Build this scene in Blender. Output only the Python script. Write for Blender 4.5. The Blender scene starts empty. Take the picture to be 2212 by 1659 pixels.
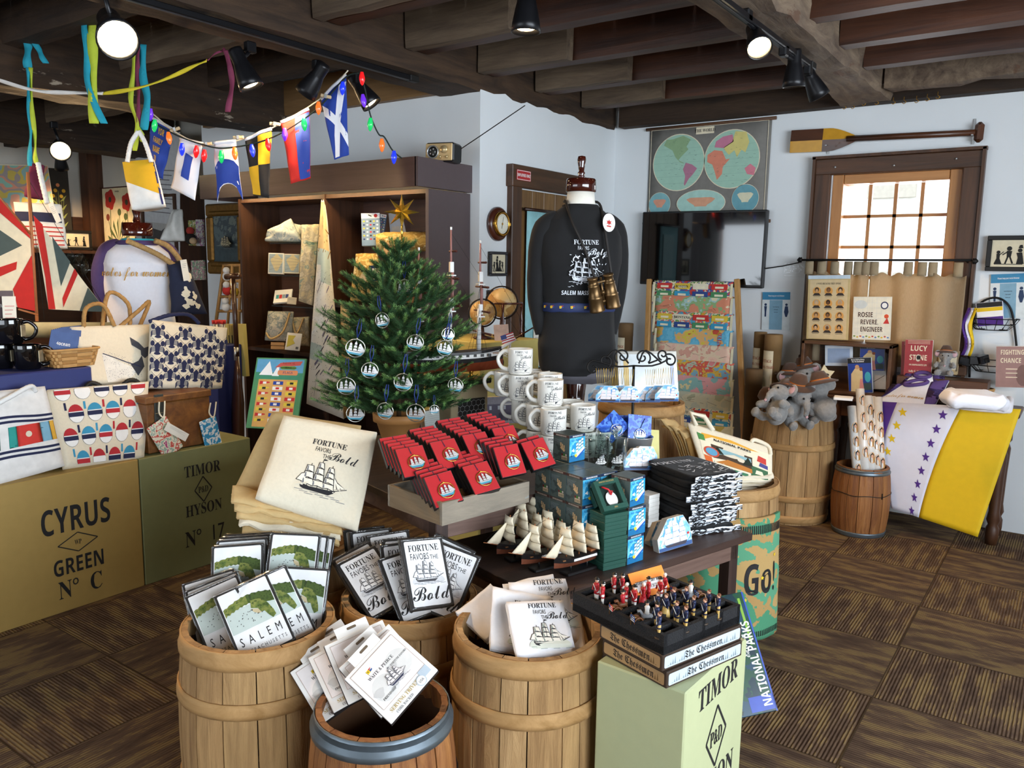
import bpy, math, random
from math import sin, cos, pi, radians, hypot
from mathutils import Vector, Matrix, noise
RN = random.Random(11)
SC = bpy.context.scene
COL = SC.collection
# ------------------------------------------------------------------ camera
YAW, PIT, ROL, FPX, EYE = -0.61876, 0.14601, -0.014495, 1733.27, 1.6
_f = Vector((sin(YAW)*cos(PIT), cos(YAW)*cos(PIT), -sin(PIT))); _r = Vector((cos(YAW), -sin(YAW), 0)); _d = _f.cross(_r)
CR, CD, CF = _r*cos(ROL)+_d*sin(ROL), _d*cos(ROL)-_r*sin(ROL), _f
CAM0 = Vector((0, 0, EYE))
cam = bpy.data.objects.new('camera', bpy.data.cameras.new('camera')); COL.objects.link(cam)
cam.data.sensor_width = 36; cam.data.lens = 36*FPX/2212; cam.data.clip_start = .05; cam.data.clip_end = 200
mw = Matrix((CR, -CD, -CF)).transposed().to_4x4(); mw.translation = CAM0; cam.matrix_world = mw
SC.camera = cam
SC.view_settings.view_transform = 'Standard'; SC.view_settings.look = 'None'; SC.view_settings.gamma = 1
SC.view_settings.use_curve_mapping = False
SC.view_settings.exposure = 0.0
SC.cycles.max_bounces = 7; SC.cycles.diffuse_bounces = 4; SC.cycles.glossy_bounces = 3; SC.cycles.transmission_bounces = 5
SC.cycles.transparent_max_bounces = 24; SC.cycles.sample_clamp_indirect = 4; SC.cycles.caustics_reflective = False; SC.cycles.caustics_refractive = False
# ------------------------------------------------------------------ daylight
wd = bpy.data.worlds.new('world'); SC.world = wd; wd.use_nodes = True
bg = wd.node_tree.nodes['Background']; bg.inputs[0].default_value = (.82, .91, 1, 1); bg.inputs[1].default_value = 5.0
def area(loc, rot, sx, sy, power, col):
 l = bpy.data.lights.new('daylight', 'AREA'); l.shape = 'RECTANGLE'; l.size = sx; l.size_y = sy; l.energy = power; l.color = col
 o = bpy.data.objects.new('daylight', l); COL.objects.link(o); o.location = loc; o.rotation_euler = rot; return o
area((2.75, .95, 1.75), (0, radians(90), 0), 1.5, 4.9, 370, (.80, .90, 1.0))       # daylight through the windows of the right wall
area((-3.45, -3.6, 1.65), (radians(90), 0, 0), 4.6, 1.6, 50, (.82, .91, 1.0))    # daylight through the shop front behind the camera
area((-1.0, 6.3, 1.75), (radians(-90), 0, 0), .9, 1.0, 22, (.9, .95, 1.0))        # daylight through the window by the table
# ------------------------------------------------------------------ pixel -> place
def ray(x, y): return CR*((x-1106)/FPX)+CD*((y-829.5)/FPX)+CF
def _at(x, y, i, v):
 d = ray(x, y); return CAM0+d*((v-CAM0[i])/d[i])
def aZ(x, y, z=0): return _at(x, y, 2, z)
def aY(x, y, v): return _at(x, y, 1, v)
def aX(x, y, v): return _at(x, y, 0, v)
def aD(x, y, d): return CAM0+ray(x, y)*d
def dep(p): return (Vector(p)-CAM0).dot(CF)
def k(p): return dep(p)/FPX            # metres per photo pixel at a place
# ------------------------------------------------------------------ materials
def lin(h):
 c = [int(h[i:i+2], 16)/255 for i in (0, 2, 4)]
 return [x/12.92 if x <= .04045 else ((x+.055)/1.055)**2.4 for x in c]+[1]
_mc = {}
def _new(key):
 m = bpy.data.materials.new('mat_%d' % len(_mc)); m.use_nodes = True; _mc[key] = m
 nt = m.node_tree; return m, nt, nt.nodes['Principled BSDF']
def node(nt, t, **kw):
 n = nt.nodes.new('ShaderNode'+t)
 for a, b in kw.items():
  if a[0] == 'i' and a[1:].isdigit(): n.inputs[int(a[1:])].default_value = b
  else: setattr(n, a, b)
 return n
def coords(nt, sc=(1, 1, 1), rot=(0, 0, 0)):
 tc = node(nt, 'TexCoord'); mp = node(nt, 'Mapping'); mp.inputs['Scale'].default_value = sc; mp.inputs['Rotation'].default_value = rot
 nt.links.new(tc.outputs['Object'], mp.inputs[0]); return mp.outputs[0]
def ramp(nt, src, stops):
 n = node(nt, 'ValToRGB'); e = n.color_ramp.elements
 while len(e) < len(stops): e.new(.5)
 for q, (p, c) in zip(e, stops): q.position = p; q.color = c
 nt.links.new(src, n.inputs[0]); return n.outputs[0]
def bumpn(nt, b, src, st, dist=.01):
 n = node(nt, 'Bump'); n.inputs['Strength'].default_value = st; n.inputs['Distance'].default_value = dist
 nt.links.new(src, n.inputs['Height']); nt.links.new(n.outputs[0], b.inputs['Normal'])
def sc3(c, f): return [min(1, x*f) for x in c[:3]]+[1]
def M(h, r=.6, me=0, var=.07, sc=25, bump=0, coat=0, tr=0, em=0, al=1, ior=1.45, spec=.5, sheen=0):
 key = (h, r, me, var, sc, bump, coat, tr, em, al, spec, sheen)
 if key in _mc: return _mc[key]
 m, nt, b = _new(key); c = lin(h)
 nz = node(nt, 'TexNoise'); nz.inputs['Scale'].default_value = sc; nz.inputs['Detail'].default_value = 4
 nt.links.new(coords(nt), nz.inputs['Vector'])
 nt.links.new(ramp(nt, nz.outputs[0], [(.3, sc3(c, 1-var)), (.7, sc3(c, 1+var))]), b.inputs['Base Color'])
 b.inputs['Roughness'].default_value = r; b.inputs['Metallic'].default_value = me; b.inputs['IOR'].default_value = ior
 b.inputs['Coat Weight'].default_value = coat; b.inputs['Transmission Weight'].default_value = tr; b.inputs['Alpha'].default_value = al
 b.inputs['Specular IOR Level'].default_value = spec; b.inputs['Sheen Weight'].default_value = sheen
 if em: b.inputs['Emission Color'].default_value = c; b.inputs['Emission Strength'].default_value = em
 if bump: bumpn(nt, b, nz.outputs[0], bump)
 return m
def WOOD(h1, h2, sc=14, ax=2, r=.6, bump=.3, coat=0, st=.07, lo=.35, hi=.68, extra=None):
 key = ('wood', h1, h2, sc, ax, r, bump, coat, st, lo, hi, extra)
 if key in _mc: return _mc[key]
 m, nt, b = _new(key); s = [sc]*3; s[ax] = sc*st; v = coords(nt, s)
 nz = node(nt, 'TexNoise'); nz.inputs['Scale'].default_value = 1.6; nz.inputs['Detail'].default_value = 9; nz.inputs['Roughness'].default_value = .68; nz.inputs['Distortion'].default_value = .5
 nt.links.new(v, nz.inputs['Vector'])
 c = ramp(nt, nz.outputs[0], [(lo, lin(h1)), (hi, lin(h2))])
 if extra:                                     # worn patches of another colour
  n2 = node(nt, 'TexNoise'); n2.inputs['Scale'].default_value = extra[1]; n2.inputs['Detail'].default_value = 7; n2.inputs['Roughness'].default_value = .7
  s2 = [1]*3; s2[ax] = .3; nt.links.new(coords(nt, s2), n2.inputs['Vector'])
  mk = ramp(nt, n2.outputs[0], [(extra[2], (0, 0, 0, 1)), (extra[2]+.04, (1, 1, 1, 1))])
  mx = node(nt, 'Mix', data_type='RGBA'); nt.links.new(mk, mx.inputs[0]); nt.links.new(c, mx.inputs[6]); mx.inputs[7].default_value = lin(extra[0]); c = mx.outputs[2]
 nt.links.new(c, b.inputs['Base Color']); b.inputs['Roughness'].default_value = r; b.inputs['Coat Weight'].default_value = coat
 if bump: bumpn(nt, b, nz.outputs[0], bump)
 return m
def WEAVE(h1, h2, sc=120, r=.85, dy=1.0):
 key = ('weave', h1, h2, sc, dy)
 if key in _mc: return _mc[key]
 m, nt, b = _new(key); sx = []
 for ax in (0, 1):
  w = node(nt, 'TexWave'); w.bands_direction = 'XZ'[ax]; w.inputs['Scale'].default_value = sc*(dy if ax else 1); nt.links.new(coords(nt), w.inputs[0]); sx.append(w.outputs[1])
 a = node(nt, 'Math', operation='ADD'); nt.links.new(sx[0], a.inputs[0]); nt.links.new(sx[1], a.inputs[1])
 nt.links.new(ramp(nt, a.outputs[0], [(.2, lin(h2)), (.9, lin(h1))]), b.inputs['Base Color']); b.inputs['Roughness'].default_value = r
 return m
def BLOTCH(cols, sc=6, r=.8, detail=5, bump=0, st=(1, 1, 1)):
 """flat patches of several colours, for printed cloth, maps and worn paint"""
 key = ('blotch', tuple(cols), sc, r, detail, st)
 if key in _mc: return _mc[key]
 m, nt, b = _new(key); nz = node(nt, 'TexNoise'); nz.inputs['Scale'].default_value = sc; nz.inputs['Detail'].default_value = detail
 nt.links.new(coords(nt, st), nz.inputs['Vector']); n = len(cols)
 nd = node(nt, 'ValToRGB'); nd.color_ramp.interpolation = 'CONSTANT'; e = nd.color_ramp.elements
 while len(e) < n: e.new(.5)
 for i, q in enumerate(e): q.position = 0 if i == 0 else .5+.26*((i/n)-.5)*1.5; q.color = lin(cols[i])
 nt.links.new(nz.outputs[0], nd.inputs[0]); nt.links.new(nd.outputs[0], b.inputs['Base Color']); b.inputs['Roughness'].default_value = r
 if bump: bumpn(nt, b, nz.outputs[0], bump)
 return m
def GLASS(h='ffffff', r=.02, al=.18):
 key = ('glass', h, r, al)
 if key in _mc: return _mc[key]
 m, nt, b = _new(key); t = node(nt, 'BsdfTransparent'); g = node(nt, 'BsdfGlossy'); g.inputs['Roughness'].default_value = r
 t.inputs[0].default_value = lin(h); lw = node(nt, 'LayerWeight', i0=.5); pw_ = node(nt, 'Math', operation='POWER', i1=3.0); nt.links.new(lw.outputs[1], pw_.inputs[0]); fr = node(nt, 'Math', operation='MULTIPLY_ADD', i1=min(.9, al*2), i2=.03); nt.links.new(pw_.outputs[0], fr.inputs[0])
 mx = node(nt, 'MixShader'); nt.links.new(fr.outputs[0], mx.inputs[0]); nt.links.new(t.outputs[0], mx.inputs[1]); nt.links.new(g.outputs[0], mx.inputs[2])
 nt.links.new(mx.outputs[0], nt.nodes['Material Output'].inputs[0]); return m
# ------------------------------------------------------------------ text outlines
SER, SANS, SCR, FRA, HAND = 'serif', 'sans', 'script', 'fraktur', 'hand'
def _styl(s, st):
 base = {'serif': (0x1D400, 0x1D41A), 'sans': (0x1D5D4, 0x1D5EE), 'script': (0x1D4D0, 0x1D4EA), 'fraktur': (0x1D56C, 0x1D586)}.get(st)
 if not base: return s
 o = ''
 for ch in s:
  if 'A' <= ch <= 'Z': o += chr(base[0]+ord(ch)-65)
  elif 'a' <= ch <= 'z': o += chr(base[1]+ord(ch)-97)
  else: o += ch
 return o
_tc = {}
def TXT(s, st=SANS):
 """outline of a text as flat triangles, 1 unit capitals, centred on its middle"""
 if (s, st) in _tc: return _tc[(s, st)]
 cu = bpy.data.curves.new('t', 'FONT'); cu.body = _styl(s, st); cu.size = 1; cu.align_x = 'CENTER'; cu.resolution_u = 2
 o = bpy.data.objects.new('t', cu); COL.objects.link(o)
 me = bpy.data.meshes.new_from_object(o.evaluated_get(bpy.context.evaluated_depsgraph_get()))
 vs = [(v.co.x, v.co.y) for v in me.vertices]; fs = [tuple(p.vertices) for p in me.polygons]
 bpy.data.objects.remove(o); bpy.data.curves.remove(cu); bpy.data.meshes.remove(me)
 _tc[(s, st)] = (vs, fs); return vs, fs
# ------------------------------------------------------------------ mesh builder
def T(x=0, y=0, z=0): return Matrix.Translation((x, y, z))
def RX(a): return Matrix.Rotation(radians(a), 4, 'X')
def RY(a): return Matrix.Rotation(radians(a), 4, 'Y')
def RZ(a): return Matrix.Rotation(radians(a), 4, 'Z')
def SX(x, y=None, z=None):
 y = x if y is None else y; z = x if z is None else z
 return Matrix.Diagonal((x, y, z, 1))
def frame(o, u, v):
 """matrix with origin o, x along u, z along v, y = away from the viewer of the (u, v) face"""
 u = Vector(u).normalized(); v = Vector(v); v = (v-u*v.dot(u)).normalized(); n = v.cross(u)
 m = Matrix((u, n, v)).transposed().to_4x4(); m.translation = o; return m
class MB:
 def __init__(s, Mx=None): s.v, s.f, s.m, s.s, s.mats, s.M = [], [], [], [], [], Mx or Matrix()
 def mi(s, mat):
  if mat not in s.mats: s.mats.append(mat)
  return s.mats.index(mat)
 def add(s, vs, fs, mat, sm=False, X=None):
  Tm = s.M @ X if X is not None else s.M; b = len(s.v); kk = s.mi(mat)
  s.v += [Tm @ Vector(p) for p in vs]
  for f in fs: s.f.append([b+i for i in f]); s.m.append(kk); s.s.append(sm)
  return s
 def box(s, c, d, mat, bev=0, X=None):
  x, y, z = [q/2 for q in d]; b = min(bev, x*.9, y*.9, z*.9); X = (X if X is not None else Matrix()) @ T(*c)
  if b <= 0:
   vs = [(i*x, j*y, l*z) for i in (-1, 1) for j in (-1, 1) for l in (-1, 1)]
   return s.add(vs, [(0, 1, 3, 2), (4, 6, 7, 5), (0, 4, 5, 1), (2, 3, 7, 6), (0, 2, 6, 4), (1, 5, 7, 3)], mat, False, X)
  vs = []; ix = {}
  for i in (-1, 1):
   for j in (-1, 1):
    for l in (-1, 1):
     for a in range(3):
      p = [i*(x-b), j*(y-b), l*(z-b)]; p[a] = (i, j, l)[a]*(x, y, z)[a]; ix[(i, j, l, a)] = len(vs); vs.append(p)
  fs = []
  for a in range(3):
   o = [q for q in range(3) if q != a]
   for sg in (-1, 1):
    q = []
    for u, w in ((-1, -1), (1, -1), (1, 1), (-1, 1)):
     t = [0]*3; t[a] = sg; t[o[0]] = u; t[o[1]] = w; q.append(ix[tuple(t)+(a,)])
    fs.append(q if (sg > 0) == (a != 1) else q[::-1])
   for u in (-1, 1):
    for w in (-1, 1):
     def g(e, ax):
      t = [0]*3; t[a] = e; t[o[0]] = u; t[o[1]] = w; return ix[tuple(t)+(ax,)]
     fs.append((g(-1, o[0]), g(1, o[0]), g(1, o[1]), g(-1, o[1])))
  for i in (-1, 1):
   for j in (-1, 1):
    for l in (-1, 1): fs.append([ix[(i, j, l, a)] for a in range(3)])
  return s.add(vs, fs, mat, False, X)
 def loft(s, rings, mat, cap=(1, 1), sm=True, closed=True, X=None):
  n = len(rings[0]); vs = [p for r in rings for p in r]; fs = []
  for i in range(len(rings)-1):
   for j in range(n if closed else n-1): a, b = i*n+j, i*n+(j+1) % n; fs.append((a, b, b+n, a+n))
  if cap[0]: fs.append(list(range(n))[::-1])
  if cap[1]: fs.append([len(vs)-n+j for j in range(n)])
  return s.add(vs, fs, mat, sm, X)
 def lathe(s, prof, mat, seg=24, X=None, cap=(1, 1), sm=True, ex=1, ey=1):
  return s.loft([[(r*ex*cos(2*pi*j/seg), r*ey*sin(2*pi*j/seg), z) for j in range(seg)] for r, z in prof], mat, cap, sm, True, X)
 def cyl(s, a, b, r, mat, r2=None, seg=12, X=None, sm=True):
  a, b = Vector(a), Vector(b); q = (b-a).to_track_quat('Z', 'Y').to_matrix().to_4x4(); q.translation = a
  return s.lathe([(r, 0), (r if r2 is None else r2, (b-a).length)], mat, seg, (X if X is not None else Matrix()) @ q, (1, 1), sm)
 def tube(s, pts, r, mat, seg=8, closed=False, X=None, twist=0):
  P = [Vector(p) for p in pts]; n = len(P); rings = []; up = Vector((.13, .21, .97))
  for i, p in enumerate(P):
   t = (P[(i+1) % n] if closed or i < n-1 else p)-(P[i-1] if closed or i else p); t.normalize()
   sd = t.cross(up)
   if sd.length < .05: sd = t.cross(Vector((1, 0, 0)))
   sd.normalize(); w = sd.cross(t); rr = r(i/(n-1)) if callable(r) else r; up = w
   rings.append([p+(sd*cos(2*pi*j/seg+twist*i)+w*sin(2*pi*j/seg+twist*i))*rr for j in range(seg)])
  if closed: rings.append(rings[0])
  return s.loft(rings, mat, (not closed, not closed), True, True, X)
 def ball(s, c, r, mat, n=10, X=None):
  r = (r, r, r) if not hasattr(r, '__len__') else r
  pr = [(max(sin(pi*i/n), 1e-4), -cos(pi*i/n)) for i in range(n+1)]
  return s.lathe(pr, mat, n*2, (X if X is not None else Matrix()) @ T(*c) @ SX(*r), (0, 0))
 def sheet(s, fn, nu, nv, mat, th=.0015, X=None, sm=True, back=None):
  """a cloth or paper surface fn(u, v) of real thickness; back: another material for its back"""
  P = [[Vector(fn(i/nu, j/nv)) for i in range(nu+1)] for j in range(nv+1)]; w = nu+1
  N = []
  for j in range(nv+1):
   for i in range(nu+1):
    a = P[j][min(i+1, nu)]-P[j][max(i-1, 0)]; b = P[min(j+1, nv)][i]-P[max(j-1, 0)][i]; c = a.cross(b)
    N.append(c.normalized() if c.length else Vector((0, 0, 1)))
  top = [p for r in P for p in r]; bot = [p-N[i]*th for i, p in enumerate(top)]; m = len(top)
  f1 = [(j*w+i, j*w+i+1, (j+1)*w+i+1, (j+1)*w+i) for j in range(nv) for i in range(nu)]
  f2 = [tuple(m+q for q in f[::-1]) for f in f1]
  ed = [j for j in range(nu)];
  f3 = [(i, m+i, m+i+1, i+1) for i in range(nu)]+[(nv*w+i+1, m+nv*w+i+1, m+nv*w+i, nv*w+i) for i in range(nu)]
  f3 += [((j+1)*w, m+(j+1)*w, m+j*w, j*w) for j in range(nv)]+[(j*w+nu, m+j*w+nu, m+(j+1)*w+nu, (j+1)*w+nu) for j in range(nv)]
  b = len(s.v); Tm = s.M @ X if X is not None else s.M; kk = s.mi(mat); kb = s.mi(back) if back else kk
  s.v += [Tm @ p for p in top+bot]
  for fs, q, smt in ((f1, kk, sm), (f2, kb, sm), (f3, kk, False)):
   for f in fs: s.f.append([b+i for i in f]); s.m.append(q); s.s.append(smt)
  return s
 def poly(s, pts, mat, y=0, th=0, X=None, w=None):
  """flat shape in the x-z plane seen from -y; th extrudes it backwards; w warps (x, z, lift) -> place"""
  n = len(pts)
  if w: return s.add([w(p[0], p[1], -y) for p in pts], [list(range(n))], mat, False, X)
  vs = [(p[0], y, p[1]) for p in pts]
  ar = sum(pts[i][0]*pts[(i+1) % n][1]-pts[(i+1) % n][0]*pts[i][1] for i in range(n))
  f = list(range(n)) if ar > 0 else list(range(n))[::-1]
  if not th: return s.add(vs, [f], mat, False, X)
  vs += [(p[0], y+th, p[1]) for p in pts]; g = [f, [n+i for i in f[::-1]]]
  for i in range(n):
   a, b = f[i], f[(i+1) % n]; g.append((a, n+a, n+b, b))
  return s.add(vs, g, mat, False, X)
 def text(s, t, size, mat, x=0, z=0, y=-.0006, st=SANS, sx=1, X=None, w=None, rot=0):
  vs, fs = TXT(t, st); c, sn = cos(radians(rot)), sin(radians(rot))
  q = [(x+size*(a*sx*c-b*sn), z+size*(a*sx*sn+b*c)) for a, b in vs]
  if w: return s.add([w(a, b, -y) for a, b in q], fs, mat, False, X)
  return s.add([(a, y, b) for a, b in q], fs, mat, False, X)
 def line(s, p, q, wd, mat, y=-.0005, X=None, w=None):
  d = Vector((q[0]-p[0], q[1]-p[1]));
  if not d.length: return s
  n = Vector((-d.y, d.x)).normalized()*wd/2
  return s.poly([(p[0]-n.x, p[1]-n.y), (q[0]-n.x, q[1]-n.y), (q[0]+n.x, q[1]+n.y), (p[0]+n.x, p[1]+n.y)], mat, y, 0, X, w)
 def build(s, name, parent=None, loc=None, rot=None, mod=None):
  me = bpy.data.meshes.new(name); me.from_pydata(s.v, [], s.f)
  for m in s.mats: me.materials.append(m)
  me.polygons.foreach_set('material_index', s.m); me.polygons.foreach_set('use_smooth', s.s); me.update()
  o = bpy.data.objects.new(name, me); COL.objects.link(o)
  if parent: o.parent = parent
  if loc is not None: o.location = loc
  if rot is not None: o.rotation_euler = rot
  return o
def disc(r, n=20, rz=None, a0=0, a1=2*pi, c=(0, 0)):
 rz = r if rz is None else rz; full = abs(a1-a0-2*pi) < 1e-6; q = n if full else n+1
 return [(c[0]+r*cos(a0+(a1-a0)*i/n), c[1]+rz*sin(a0+(a1-a0)*i/n)) for i in range(q)]
def rect(x, z, w, h): return [(x-w/2, z-h/2), (x+w/2, z-h/2), (x+w/2, z+h/2), (x-w/2, z+h/2)]
def rrect(x, z, w, h, r, n=4):
 o = []
 for sx, sz, a in ((1, -1, -pi/2), (1, 1, 0), (-1, 1, pi/2), (-1, -1, pi)):
  o += [(x+sx*(w/2-r)+r*cos(a+pi/2*i/n), z+sz*(h/2-r)+r*sin(a+pi/2*i/n)) for i in range(n+1)]
 return o
def star(r, n=5, q=.4, c=(0, 0), a0=pi/2): return [(c[0]+(r if i % 2 == 0 else r*q)*cos(a0+pi*i/n), c[1]+(r if i % 2 == 0 else r*q)*sin(a0+pi*i/n)) for i in range(2*n)]
def ell(c, a, b, n=20, z=0): return [(c[0]+a*cos(2*pi*i/n), c[1]+b*sin(2*pi*i/n), z) for i in range(n)]
def wob(p, s, a): return a*noise.noise(Vector(p)*s)
# ------------------------------------------------------------------ things
def tag(o, label, cat, group=None, kind=None):
 if label: o['label'] = label
 if cat: o['category'] = cat
 if group: o['group'] = group
 if kind: o['kind'] = kind
 return o
def thing(name, label, cat, mx=None, group=None):
 o = bpy.data.objects.new(name, None); COL.objects.link(o); o.empty_display_size = .05
 if mx is not None: o.matrix_world = mx if isinstance(mx, Matrix) else T(*mx)
 return tag(o, label, cat, group)
def one(mb, name, label, cat, mx=None, group=None):
 o = mb.build(name)
 if mx is not None: o.matrix_world = mx if isinstance(mx, Matrix) else T(*mx)
 return tag(o, label, cat, group)
def dup(o, mx, label=None, group=None):
 def cp(a, par):
  c = a.copy(); COL.objects.link(c)
  if par: c.parent = par
  for ch in list(a.children): cp(ch, c)
  return c
 r = cp(o, None); r.matrix_world = mx if isinstance(mx, Matrix) else T(*mx)
 if label: r['label'] = label
 if group: r['group'] = group
 return r
def struct(mb, name, parent=None):
 o = mb.build(name, parent)
 if not parent: o['kind'] = 'structure'
 return o
# ================================================================== the room
YW, XD, YS, ZT, XL, YB = 5.75, -3.13, 4.02, 2.66, -8.9, 4.6
PAINT = M('e4e8ea', .75, var=.02, sc=3, bump=.05); PAINTW = M('d9d4c8', .75, var=.04, sc=3)
OAK = WOOD('3a2415', '5c3a22', 10, 2, .45, .15); OAKH = WOOD('3a2415', '5c3a22', 10, 0, .45, .15)
PINE = WOOD('a8703c', 'c48a50', 10, 2, .4, .1); PINEH = WOOD('a8703c', 'c48a50', 10, 0, .4, .1)
BLACK = M('161514', .5); WHITE = M('f2f1ee', .7, var=.03); IVORY = M('efe9da', .75, var=.03); INK = M('1b1a1c', .7)
BRASS = M('b98a3a', .3, 1, .1); STEEL = M('b9bbbc', .35, .7, .05); IRON = M('1d1b1a', .5, .6); CREAM = M('e8dcc0', .8)
def hole_wall(name, ax, a0, a1, z0, z1, h, pos, th, mat):
 """wall in the ax-z plane with one opening h = (b0, b1, z0, z1)"""
 b = MB()
 for p0, p1, q0, q1 in ((a0, h[0], z0, z1), (h[1], a1, z0, z1), (h[0], h[1], z0, h[2]), (h[0], h[1], h[3], z1)):
  if p1-p0 < .005 or q1-q0 < .005: continue
  c, d = ((p0+p1)/2, pos+th/2, (q0+q1)/2), (p1-p0, abs(th), q1-q0)
  if ax == 1: c, d = (c[1], c[0], c[2]), (d[1], d[0], d[2])
  b.box(c, d, mat)
 return struct(b, name)
WH = (-1.475, -.705, 1.04, 2.235)
hole_wall('wall_north', 0, XD, 2.7, 0, 3.0, WH, YW, .22, PAINT)
struct(MB().box(((XD-.11), (YS+.22+YW)/2, 1.5), (.22, YW-YS-.22, 3.0), PAINT), 'wall_inner')
struct(MB().box(((XD-6.0)/2, YS+.11, 1.5), (6.0+XD, .22, 3.0), PAINT), 'wall_shelf_side')
struct(MB().box((-7.5, YB+.1, 1.5), (3.2, .2, 3.0), PAINTW), 'wall_alcove')
struct(MB().box((-5.95, 4.35, 1.5), (.1, .5, 3.0), PAINT), 'wall_alcove_return')
struct(MB().box((XL-.1, .6, 1.5), (.2, 8.4, 3.0), PAINTW), 'wall_west')
hole_wall('wall_east', 1, -3.4, YW, 0, 3.0, (-1.5, 3.4, 1.0, 2.5), 2.5, .2, PAINT)
hole_wall('wall_south', 0, -9, 2.7, 0, 3.0, (-5.75, -1.2, .85, 2.45), -3.4, -.2, PAINT)
for i, (nm, v) in enumerate((('window_2', 0), ('window_3', 1))):
 b = MB(); w = PINE
 if v == 0:
  for y in (-1.5, -.52, .46, 1.44, 2.42, 3.4): b.box((2.56, y, 1.75), (.06, .06, 1.5), w)
  for z in (1.0, 1.75, 2.5): b.box((2.56, .95, z), (.06, 4.9, .06), w)
 else:
  for x in (-5.75, -4.6, -3.45, -2.3, -1.2): b.box((x, -3.46, 1.65), (.07, .06, 1.6), w)
  for z in (.85, 2.45): b.box((-3.47, -3.46, z), (4.6, .06, .07), w)
 struct(b, nm)
# floor: carpet tiles laid quarter-turned
cm, nt, pb = _new('carpet'); L = nt.links.new
tc = node(nt, 'TexCoord').outputs['Object']; xyz = node(nt, 'SeparateXYZ'); L(tc, xyz.inputs[0])
def mth(op, a, b=None):
 n = node(nt, 'Math', operation=op)
 for i, q in enumerate((a, b)):
  if q is None: continue
  if isinstance(q, (int, float)): n.inputs[i].default_value = q
  else: L(q, n.inputs[i])
 return n.outputs[0]
TS = .52
fx, fy = mth('FLOOR', mth('DIVIDE', xyz.outputs[0], TS)), mth('FLOOR', mth('DIVIDE', xyz.outputs[1], TS))
chk = mth('MODULO', mth('ABSOLUTE', mth('ADD', fx, fy)), 2)
def mixf(f, a, b): return mth('ADD', mth('MULTIPLY', a, mth('SUBTRACT', 1, f)), mth('MULTIPLY', b, f))
al, ac = mixf(chk, xyz.outputs[0], xyz.outputs[1]), mixf(chk, xyz.outputs[1], xyz.outputs[0])
cv = node(nt, 'CombineXYZ'); L(mth('MULTIPLY', al, 5), cv.inputs[0]); L(mth('MULTIPLY', ac, 20), cv.inputs[1]); L(mth('ADD', fx, mth('MULTIPLY', fy, 7)), cv.inputs[2])
band = node(nt, 'TexNoise'); band.inputs['Scale'].default_value = 1; band.inputs['Detail'].default_value = 2; L(cv.outputs[0], band.inputs[0])
cv2 = node(nt, 'CombineXYZ'); L(mth('MULTIPLY', al, 30), cv2.inputs[0]); L(mth('MULTIPLY', ac, 260), cv2.inputs[1])
fin = node(nt, 'TexNoise'); fin.inputs['Scale'].default_value = 1; fin.inputs['Detail'].default_value = 3; L(cv2.outputs[0], fin.inputs[0])
rib = mth('SINE', mth('MULTIPLY', ac, 2*pi/.0125)); ribm = mth('GREATER_THAN', rib, .35)
amt = mth('MULTIPLY', ribm, mth('GREATER_THAN', mth('ADD', band.outputs[0], mth('MULTIPLY', fin.outputs[0], .35)), .70))
base = ramp(nt, mth('ADD', mth('MULTIPLY', band.outputs[0], .7), mth('MULTIPLY', fin.outputs[0], .3)), [(.36, lin('4a392e')), (.5, lin('604c3c')), (.62, lin('756143'))])
mx = node(nt, 'Mix', data_type='RGBA'); L(mth('MULTIPLY', amt, .55), mx.inputs[0]); L(base, mx.inputs[6]); mx.inputs[7].default_value = lin('94794c')
edge = mth('MINIMUM', mth('PINGPONG', mth('DIVIDE', xyz.outputs[0], TS), .5), mth('PINGPONG', mth('DIVIDE', xyz.outputs[1], TS), .5))
m2 = node(nt, 'Mix', data_type='RGBA'); L(mth('LESS_THAN', edge, .006), m2.inputs[0]); L(mx.outputs[2], m2.inputs[6]); m2.inputs[7].default_value = lin('40301f')
L(m2.outputs[2], pb.inputs['Base Color']); pb.inputs['Roughness'].default_value = .95; pb.inputs['Specular IOR Level'].default_value = .15
bumpn(nt, pb, mth('ADD', rib, fin.outputs[0]), .5, .003)
struct(MB().box((-3.1, 1.2, -.05), (11.8, 9.6, .1), cm), 'floor')
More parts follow.
